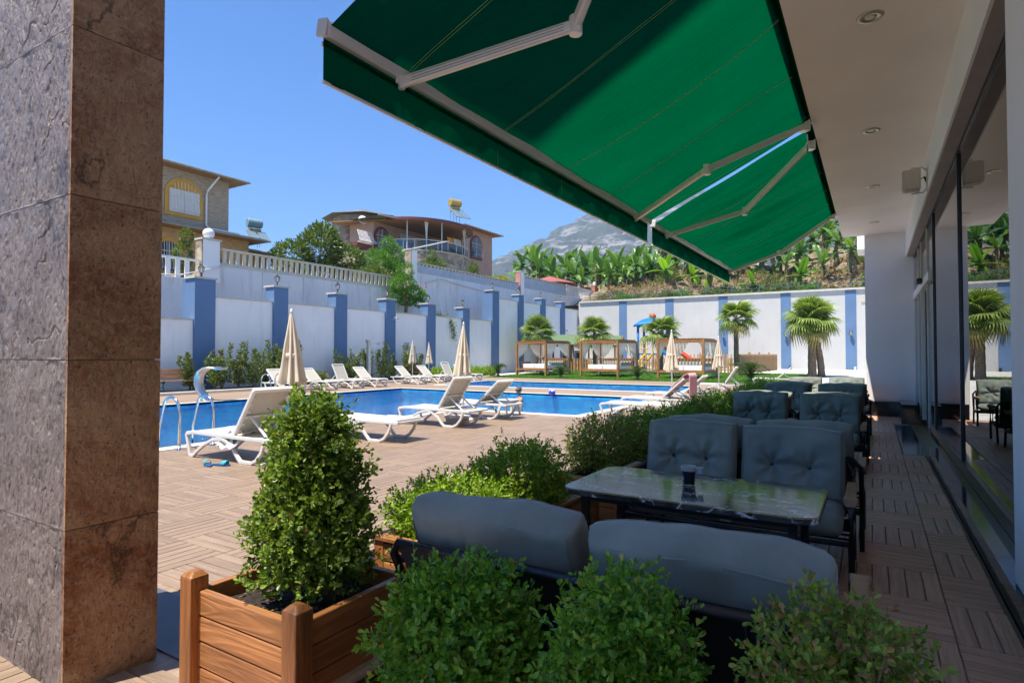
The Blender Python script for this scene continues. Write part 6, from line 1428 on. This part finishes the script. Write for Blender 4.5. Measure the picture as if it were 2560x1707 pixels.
tree('yellow flowering shrub behind the block parapet', (-29.0, 45.0, 7.2), 1.0, [(0, 0, 0.9, 0.6, 0.7), (0, 1.0, 1.0, 0.55, 0.8), (0, -0.8, 0.9, 0.5, 0.7)], 1800, 'leaf_yellow', 0.2, 0.04, 'garden_shrub')
tree('pale slim shrub in front of the tan house window', (-30.5, 17.2, 5.0), 2.4, [(0, 0, 1.6, 0.45, 1.6), (0, 0.2, 2.6, 0.3, 1.4)], 1200, 'leaf_scrub', 0.16, 0.04, 'garden_shrub')
vn = thing('flowering_vine', 'bright green trumpet vine spilling over the retaining wall between two pilasters', 'vine', (-26.4, 29.5, 3.9))
P, Nn = blobs([(0, 0, 2.2, 0.8, 0.9), (0.1, 0.9, 1.7, 0.75, 0.7), (0, -0.5, 1.5, 0.55, 0.8), (0, 0.2, 3.1, 0.55, 1.1), (0.1, 1.7, 1.5, 0.5, 0.55), (0.1, -0.7, 2.2, 0.5, 0.9), (0, 0.4, 1.2, 0.6, 0.6), (0.3, 1.2, 1.1, 0.35, 0.9)], 5200); crown(P, Nn, 'foliage', vn, 'leaf_vine', 0.15, 0.06)
MB().tube([(0, 0.2, -0.1), (0.05, 0.25, 0.9), (0, 0.2, 1.8)], 0.12, 7, scale=[1.1, 0.9, 0.7]).build('trunk', 'bark', vn)
tr_ = np.array([(0.4, 1.2, 1.1), (0.8, 1.9, 0.5), (1.7, 2.4, 0.15), (2.1, 2.6, -0.4), (2.15, 2.7, -1.4)]); s_ = nr.uniform(0, 4, 420); k = np.minimum(3, s_.astype(int)); P = tr_[k]+(tr_[k+1]-tr_[k])*(s_-k)[:, None]+nr.normal(0, 0.10, (420, 3))
crown(P, rdir(420, -0.4), 'trailing_shoot', vn, 'leaf_tree', 0.16, 0.07); MB().tube([tuple(p) for p in tr_], 0.018, 5).build('shoot_stem', 'twig', vn)
for i in range(9): p = (0.5+0.2*rng.random(), rng.uniform(-0.8, 1.9), rng.uniform(0.9, 2.4)); MB().ball(p, 0.06, 6, 5).build('flower', 'play_red', vn)

# ================================================================ BANANAS
def banana_leaf(seed, L_, w, arch, torn):
    r_ = random.Random(seed); m = MB(); n = 16; vs = []
    for i in range(n+1):
        s_ = i/n; x = L_*(s_-0.12*arch*s_*s_); z = L_*(0.25*s_-0.55*arch*s_*s_); ww = w*(math.sin(math.pi*min(1, 0.06+0.94*s_))**0.55)*(1 if s_ < 0.97 else 0.3); sh = r_.uniform(-1, 1)*torn
        for q, up_ in ((-1, 0.30), (-0.5, 0.22), (0, 0), (0.5, 0.22), (1, 0.30)): vs.append((x+abs(q)*ww*(0.25+sh*0.5), q*ww*(1-abs(sh)*0.18), z+up_*ww*(1+sh*0.8)-abs(q)*ww*0.35*arch))
    fs = [(i*5+j, (i+1)*5+j, (i+1)*5+j+1, i*5+j+1) for i in range(n) for j in range(4) if not (torn > 0.2 and j in (0, 3) and r_.random() < torn*0.35)]
    m.add(vs, fs); m.tube([(L_*(q-0.12*arch*q*q), 0, L_*(0.25*q-0.55*arch*q*q)-0.012) for q in np.linspace(-0.18, 0.95, 9)], 0.025, 5, scale=[1.6]+[1.2-0.12*i for i in range(8)]); return m
bl_g = [banana_leaf(i, 2.0, 0.30, a, t_).mesh('leaf', 'leaf_banana') for i, (a, t_) in enumerate(((0.35, 0.2), (0.75, 0.45), (1.15, 0.6), (1.5, 0.7)))]
bl_l = [banana_leaf(10+i, 1.9, 0.34, a, 0.12).mesh('leaf', 'leaf_banana_lime') for i, a in enumerate((0.2, 0.5, 0.9))]; bl_d = banana_leaf(20, 1.5, 0.2, 1.9, 0.7).mesh('leaf', 'dry_leaf')
stm = [MB().tube([(0, 0, -0.4), (0.05*k, 0.03, 0.8), (0.08*k, 0, 1.9)], 0.13, 8, scale=[1.3, 1.0, 0.6]).mesh('stem', 'banana_stem') for k in (1, -1.5)]
def banana(x, y, s_, lime, label, group, nl=8, seed=0):
    z = hz(x, y); t = thing('banana_plant', label, 'banana plant', (x, y, z-0.1), 0, group); r_ = random.Random(seed)
    sh = r_.uniform(0.85, 1.15)*(0.75 if lime else 1); put('stem', stm[seed % 2], t, scale=(s_, s_, s_*sh))
    for i in range(nl):
        q = i/(nl-1); el = 80-85*q+r_.uniform(-14, 14); me = (bl_l[0 if q < 0.4 else 1 if q < 0.8 else 2] if lime else bl_g[0 if q < 0.3 else 1 if q < 0.6 else 2 if q < 0.85 else 3])
        if not lime and ((i >= nl-2 and seed % 2 == 0) or (i == nl-1 and seed % 3 == 0)): me = bl_d; el = -25-r_.uniform(0, 30)
        put('leaf', me, t, (0.06*s_, 0, 1.85*s_*sh-0.1*q), (r_.uniform(-0.3, 0.3), R(-el+15), i*2.4+r_.uniform(-0.5, 0.5)), scale=(s_*r_.uniform(0.85, 1.1),)*3)
gb = 'dark green banana plants of the hillside grove'
sd_ = 0
for row, (y, x0, x1, n, s_) in enumerate([(64.0, -36, -20, 13, 1.15), (66.5, -30, -8, 15, 1.35), (70.0, -42, -4, 22, 1.5), (75, -46, 3, 20, 1.65), (82, -48, 4, 15, 1.8)]):
    for i in range(n):
        sd_ += 1; x = x0+(x1-x0)*(i+rng.uniform(0.2, 0.8))/n
        banana(x, y+rng.uniform(-1.6, 1.6), s_*rng.uniform(0.7, 1.15), False, 'dark green banana plant in the %s row of the hillside grove' % ('front', 'second', 'middle', 'fourth', 'last')[row], gb+', '+ORD[row]+' row', 9, sd_)
for i, (x, y, s_) in enumerate([(-18.2, 60.0, 1.25), (-13.6, 59.5, 1.3), (-15.6, 60.5, 0.95), (-9.6, 59.0, 0.8), (-21.5, 62.5, 1.0), (-5.6, 58.8, 1.0), (-4.0, 61.5, 1.1), (-1.6, 60.0, 1.35), (0.6, 62.0, 1.2), (-2.8, 64.5, 1.2), (-7.2, 63.0, 1.0)]):
    banana(x, y, s_, i in (0, 1, 2, 3, 5), (('tall lime green banana plant on the open slope, nearest the brick pier', 'tall lime green banana plant under the gap between the awnings', 'small lime green banana plant between the two tall lime ones', 'short lime green banana plant under the far awning', '', 'lime green banana plant above the slender palm')[min(i, 5)] if i in (0, 1, 2, 3, 5) else ('', '', '', '', 'mid green banana plant beside the orange brick pier end of the slope', '', 'tall banana plant standing behind the large fan palm', 'tallest banana plant on the slope next to the hotel wall', 'banana plant right behind the wing balcony', 'banana plant between the tallest one and the grove', 'smaller banana plant under the tip of the far awning')[i]), 'lime banana plants on the slope' if i in (0, 1, 2, 3, 5) else 'banana plants near the hotel wall', 7, 200+i)
# scrub and dry straw on the slope
def scatter(n, mat, name, lab, fn, ln, wd, up=1.2):
    x = nr.uniform(-25, 7, n*3); y = nr.uniform(53.6, 68, n*3); k = np.array([fn(a, b) for a, b in zip(x, y)]); sel = np.where(nr.uniform(0, 1, n*3) < k)[0][:n]; x, y = x[sel], y[sel]
    z = np.array([hz(a, b) for a, b in zip(x, y)]); P = np.stack([x, y, z+nr.uniform(-0.05, 0.25, len(x))], 1); V, F = leaves(P, rdir(len(x), up), rdir(len(x), 0.6), nr.uniform(0.6, 1.3, len(x))*ln, nr.uniform(0.6, 1.3, len(x))*wd, 'la', 0.3)
    tag(put(name, npmesh(name, V, F, mat)), lab, 'vegetation', kind='stuff')
pat = lambda a, b, s_, o: max(0, math.sin(a*0.55*s_+o)+math.sin(b*0.8*s_+a*0.3+o*2)+0.4*math.sin(a*2.1+b*1.7))
scatter(30000, 'leaf_scrub', 'ground_scrub', 'low green scrub along the railing above the end wall', lambda a, b: min(1, pat(a, b, 1, 0.3)*0.6+(0.9 if b < 56 and a > -16 else 0)), 0.34, 0.09)
scatter(16000, 'straw', 'dry_straw', 'dry straw and dead leaves covering the slope', lambda a, b: min(1, pat(a, b, 1.1, 2.5)*0.6+(0.8 if a < -17 and b > 55 else 0.1)), 0.42, 0.03)
scatter(5000, 'dry_leaf', 'leaf_litter', 'brown fallen banana leaves under the plants', lambda a, b: 0.5 if b > 58 else 0.1, 0.4, 0.16, 0.1)
for i, (x, y, r_) in enumerate([(-20.5, 54.6, 0.7), (-16.5, 55.2, 0.7), (-15.0, 55.0, 0.8), (-12.5, 55.4, 0.9), (-10.2, 55.6, 0.7), (-6.6, 56.6, 1.0), (-4.6, 56.0, 0.8), (0.2, 57.5, 1.0)]):
    bush('round green bush behind the metal railing, %s counted from the orange brick pier' % ORD[i], (x, y, hz(x, y)-0.1), ell(r_*1.1, r_, 0, r_*1.3, 2.2), 330, 6, 0.16, 'leaf_scrub' if i % 2 else 'leaf_vine', 'bushes behind the railing', 'slope_bush', 0.3)
# ================================================================ HOUSES ON THE UPPER TERRACE
def arch_pts(w, z0, z1, n=12):
    r_ = w/2; return [(-r_, z0), (r_, z0)]+[(r_*math.cos(a), z1-r_*0.9+r_*0.9*math.sin(a)) for a in np.linspace(0, math.pi, n)]
def arch_window(parent, x, y, w, z0, z1, trim, grille='white_plaster', shutter=False, ax=0, tw=0.22, belly=0.16):
    """window in a wall facing +X (local), centred at y"""
    o = MB().extr([(y+a, b) for a, b in arch_pts(w+2*tw, z0-tw, z1+tw)], x+0.002, x+0.07, 0).build('window', trim, parent)
    MB().extr([(y+a, b) for a, b in arch_pts(w, z0, z1)], x+0.072, x+0.085, 0).build('pane', 'ochre_trim' if shutter else 'window_dark', o)
    if shutter: MB().b2(x+0.09, x+0.13, y-w/2, y-0.01, z0-0.02, z0+(z1-z0)*0.72).b2(x+0.09, x+0.13, y+0.01, y+w/2, z0-0.02, z0+(z1-z0)*0.72).build('shutter', 'white_plastic', o)
    else: MB().b2(x+0.086, x+0.11, y-0.025, y+0.025, z0, z1-0.05).b2(x+0.086, x+0.11, y-w/2, y+w/2, z0+(z1-z0)*0.66, z0+(z1-z0)*0.66+0.05).build('frame', 'white_plastic', o)
    g_ = MB(); n = 9
    for i in range(n):
        a = -w/2+w*(i+0.5)/n; zt = z1-0.9*(w/2)*(1-math.sqrt(max(0, 1-(2*a/w)**2)))
        g_.tube([(x+0.14, y+a, zt), (x+0.16, y+a, (z0+zt)/2+0.1), (x+0.16+belly, y+a, z0+0.35), (x+0.16+belly*0.8, y+a, z0+0.12), (x+0.14, y+a, z0-0.05)], 0.014, 4)
    for q in (0.1, 0.5): g_.tube([(x+0.15+(belly if q < 0.3 else 0.02), y-w/2, z0+(z1-z0)*q), (x+0.15+(belly if q < 0.3 else 0.02), y+w/2, z0+(z1-z0)*q)], 0.012, 4)
    g_.build('grille', grille, o)
    return o
ha = thing('tan_house', 'two storey tan house with ochre arched windows and wide eaves', 'house', (-34.0, 0, 5.0))
def sid(nm, col, *b_):
    o = part(nm, 'siding', ha, *b_); o.color = (*col, 1); return o
sid('wall', (1.05, 0.82, 0.56), (-8, 0, 2.0, 23.4, 0, 3.70)); sid('upper_wall', (0.86, 0.84, 0.80), (-8.5, 0.0, 2.0, 22.0, 3.86, 7.15)); sid('side_wing', (1.05, 0.82, 0.56), (-9, -1.2, 23.402, 25.6, 0, 3.2))
def roof(par, x0, x1, y0, y1, z, th, over, rise, nm='roof'):
    m = MB(); m.add([(x0-over, y0-over, z), (x1+over, y0-over, z), (x1+over, y1+over, z), (x0-over, y1+over, z), (x0+2, y0+2, z+rise), (x1-2.5, y0+2, z+rise), (x1-2.5, y1-2.5, z+rise), (x0+2, y1-2.5, z+rise)], [(3, 2, 1, 0), (0, 1, 5, 4), (1, 2, 6, 5), (2, 3, 7, 6), (3, 0, 4, 7), (4, 5, 6, 7)]); r2 = m.build(nm, 'roof_grey', par)
    MB().b2(x0-over+0.05, x1+over-0.05, y0-over+0.05, y1+over-0.05, z-0.06, z-0.005).build('eave_boards', 'eave_wood', r2)
    MB().tube([(x1+over+0.03, y0-over, z), (x1+over+0.03, y1+over, z)], 0.075, 8).build('gutter', 'gutter', r2); return r2
roof(ha, -8.5, 0, 2.0, 22.0, 7.18, 0.1, 0.85, 0.9); roof(ha, -8, 0, 2.0, 23.4, 3.75, 0.1, 0.9, 0.35, 'lower_roof'); roof(ha, -9, -1.2, 23.5, 25.6, 3.25, 0.1, 0.85, 0.5, 'wing_roof')
arch_window(ha, 0, 19.2, 1.75, 4.65, 6.45, 'ochre_trim', shutter=True); arch_window(ha, 0, 18.35, 1.3, 1.2, 2.9, 'ochre_trim'); arch_window(ha, 0, 21.0, 1.15, 1.0, 2.6, 'ochre_trim')
MB().tube([(0.75, 20.9, 7.1), (0.2, 20.55, 6.3), (0.12, 20.5, 6.0), (0.12, 20.5, 4.2), (0.3, 20.6, 3.98), (0.85, 22.2, 3.86)], 0.055, 8).build('downpipe', 'white_plaster', ha)
def heater(label, loc, rz, tank, s_=1.0, mat2='tank_gold'):
    t = thing('solar_heater', label, 'water heater', loc, rz); t.scale = (s_,)*3
    for x in (-0.45, 0.45):
        for y in (-0.35, 0.35): MB().tube([(x, y, -0.4), (x*0.9, y*0.9, 1.75)], 0.025, 5).build('leg', 'grey_railing', t)
    MB().tube([(-0.75, 0, 2.1), (0.75, 0, 2.1)], 0.48, 20).build('tank', tank, t, smooth=False, bev=0.05)
    MB().tube([(-0.65, 0, 1.25), (0.65, 0, 1.25)], 0.30, 16).build('lower_tank', mat2, t, bev=0.04)
    for x in (-0.55, 0.55): MB().box((x, -1.2, 0.55), (0.95, 2.0, 0.07), (R(38), 0, 0)).build('panel', 'solar_panel', t)
    MB().tube([(0.3, 0.2, 0.2), (0.3, 0.25, 1.9)], 0.02, 5).build('pipe', 'tank_blue', t)
heater('solar water heater with a blue grey tank on the tan house roof', (-37.0, 25.9, 9.3), R(75), 'tank_blue', 0.66)
# ---- house with the round terrace
hbx = thing('terrace_house', 'peach house with round stone terrace, maroon trim and hanging laundry', 'house', (-36.5, 1.2, 7.5))
part('wall', 'house_peach', hbx, (-5.2, -2.2, 38.0, 48.59, 0, 6.2)); part('front_wing', 'house_peach', hbx, (-5, 0.0, 48.6, 54.3, 0, 7.3))
cy = 43.6; rr = 4.3
def arc(r_, a0, a1, n, z, cx=-1.2): return [(cx+r_*math.cos(R(a)), cy+r_*1.18*math.sin(R(a)), z) for a in np.linspace(a0, a1, n)]
base_pts = [(-6, 36.6)]+[(p[0], p[1]) for p in arc(rr, -85, 85, 24, 0)]+[(-6, 48.8)]
MB().prism(base_pts, 0, 3.35).build('terrace_base', 'rubble', hbx); MB().prism([(x*1.0+0.06, y) for x, y in base_pts], 3.352, 3.46).build('terrace_floor', 'stone_coping', hbx)
rl_ = MB(); rl_.tube(arc(rr-0.1, -84, 84, 30, 4.4), 0.045, 8); rl_.build('rail', 'white_plastic', hbx, smooth=True)
for p in arc(rr-0.1, -80, 80, 13, 0): MB().tube([(p[0], p[1], 3.45), (p[0], p[1], 4.4)], 0.035, 6).build('rail_post', 'white_plastic', hbx)
gp = arc(rr-0.1, -80, 80, 13, 0)
for a, b_ in zip(gp, gp[1:]): MB().bar([(a[0], a[1], 3.95), (b_[0], b_[1], 3.95)], 0.012, 0.6).build('rail_glass', 'rail_glass', hbx)
# terrace canopy
MB().prism([(-6, 36.2)]+[(p[0], p[1]) for p in arc(rr+0.35, -85, 85, 24, 0)]+[(-6, 49.2)], 6.1, 6.2).build('canopy_ceiling', 'eave_wood', hbx)
MB().bar(arc(rr+0.37, -85, 85, 30, 6.18), 0.06, 0.24).build('canopy_fascia', 'maroon_trim', hbx)
for a in (-62, -22, 18, 55): p = arc(rr-0.05, a, a, 1, 0)[0]; MB().tube([(p[0], p[1], 3.46), (p[0], p[1], 6.1)], 0.05, 8).build('canopy_post', 'white_plastic', hbx)
for a, s_ in ((-40, 1), (22, -1)):
    p = arc(rr-0.2, a, a, 1, 0)[0]; m = MB(); m.sheet(lambda u, v: (p[0]+0.05*math.sin(u*25), p[1]+(u-0.5)*(0.55-0.4*math.sin(v*2.4)), 6.05-2.55*v), 16, 8); m.build('porch_curtain', 'curtain_white', hbx, smooth=True)
def laundry(a0, a1, z1, z0, mat, cut=0.0):
    A, B = arc(rr-0.35, a0, a0, 1, 0)[0], arc(rr-0.35, a1, a1, 1, 0)[0]
    m = MB(); m.sheet(lambda u, v: (A[0]+(B[0]-A[0])*u+0.04*math.sin(u*18+v*2), A[1]+(B[1]-A[1])*u, z1-(z1-z0)*v*(1-cut*(1-u))-0.06*math.sin(u*3.1)), 20, 6); m.build('laundry', mat, hbx, smooth=True)
laundry(-12, -3, 5.0, 4.35, 'cloth_orange'); laundry(-11, -4, 4.34, 4.0, 'cloth_red'); laundry(-2, 8, 5.0, 3.9, 'cloth_cream', 0.6); laundry(8, 17, 5.0, 4.0, 'cloth_cream'); laundry(24, 44, 5.3, 3.8, 'cloth_rose')
arch_window(hbx, -2.2, 39.0, 1.5, 3.7, 5.55, 'maroon_trim'); arch_window(hbx, 0.0, 51.1, 1.8, 4.45, 6.6, 'maroon_trim', belly=0.3)
part('terrace_door', 'white_plastic', hbx, (-2.198, -2.12, 41.6, 44.6, 3.4, 5.6)); part('air_vent', 'window_dark', hbx, (-2.198, -2.1, 45.2, 46.0, 5.0, 5.7))
rf = MB(); rf.add([(-6.0, 37.0, 6.25), (-0.2, 36.9, 6.25), (0.9, 44.0, 6.28), (0.5, 47.5, 6.28), (-6.0, 50.4, 6.3), (-4.2, 41.0, 7.1), (-4.2, 47.0, 7.1)], [(0, 1, 5), (1, 2, 5), (2, 6, 5), (2, 3, 6), (3, 4, 6), (4, 0, 5, 6), (0, 4, 3, 2, 1)]); rfo = rf.build('roof', 'roof_grey', hbx)
MB().tube([(-0.2, 36.55, 6.2), (0.93, 44.0, 6.22)], 0.07, 6).build('gutter', 'gutter', rfo)
roof(hbx, -7, 0, 48.6, 54.3, 7.35, 0.1, 0.9, 0.9, 'wing_roof')
tw_ = MB(); tw_.prism([(-6.5+3.0*math.cos(R(a)), 41.0+3.0*math.sin(R(a))) for a in range(0, 360, 45)], 0, 7.25); tw_.build('stone_tower', 'rubble', hbx)
MB().add([(-6.5+4.0*math.cos(R(a)), 41.0+4.0*math.sin(R(a)), 7.25) for a in range(0, 360, 45)]+[(-6.5, 41.0, 8.4)], [(i, (i+1) % 8, 8) for i in range(8)]+[tuple(range(7, -1, -1))]).build('tower_roof', 'roof_grey', hbx)
bl2 = part('tower_balcony', 'maroon_trim', hbx, (-3.9, -2.4, 36.2, 38.4, 3.7, 4.0))
m = MB()
for i in range(14): y = 36.25+i*0.16; m.tube([(-2.45, y, 5.1), (-2.2, y, 4.5), (-2.05, y, 4.1), (-2.4, y, 3.95)], 0.03, 4)
m.build('balcony_grille', 'white_plaster', bl2)
MB().prism([(0.0, 45.8), (2.3, 46.3), (2.6, 48.0), (2.3, 50.0), (0, 50.6)], 1.75, 1.95).build('porch_canopy', 'roof_grey', hbx); MB().prism([(0.0, 45.9), (2.2, 46.4), (2.5, 48.0), (2.2, 49.9), (0, 50.5)], 1.70, 1.745).build('canopy_boards', 'eave_wood', hbx)
for p in ((2.1, 47.0), (2.1, 49.3)): MB().tube([(p[0], p[1], 0), (p[0], p[1], 1.7)], 0.06, 8).build('porch_post', 'white_plastic', hbx)
# outside stairs handrail
MB().tube([(2.9, 36.0, 2.6), (3.3, 41.0, 4.1), (3.2, 42.2, 4.45)], 0.06, 8).build('stair_rail', 'white_plastic', hbx)
t = thing('satellite_dish', 'white satellite dish on the stone tower of the round terrace house', 'satellite dish', (-40.0, 39.0, 13.5), R(-25)); t.scale = (0.72,)*3
MB().lathe([(0, 0.0), (0.35, 0.04), (0.62, 0.14), (0.62, 0.16), (0.3, 0.06)], 20).xf(Matrix.Translation((0.5, 0, 0.3)) @ Euler((0, R(68), 0)).to_matrix().to_4x4()).build('dish', 'dish_white', t, smooth=True); MB().tube([(0, 0, 0), (0.5, 0, 0.3), (1.1, 0, 0.35)], 0.03, 6).build('arm', 'grey_railing', t)
heater('solar water heater with two gold tanks on the round terrace house', (-38.5, 51.2, 16.0), R(70), 'tank_gold', 0.88)
t = thing('parasol', 'wide maroon garden parasol behind the white baluster fence', 'parasol', (-30.0, 57.0, 7.4)); MB().lathe([(0, 2.6), (1.6, 2.15), (3.1, 1.7), (3.1, 1.62)], 8).build('canopy', 'awning_maroon', t); MB().tube([(0, 0, 0), (0, 0, 2.55)], 0.04, 8).build('pole', 'white_metal', t)
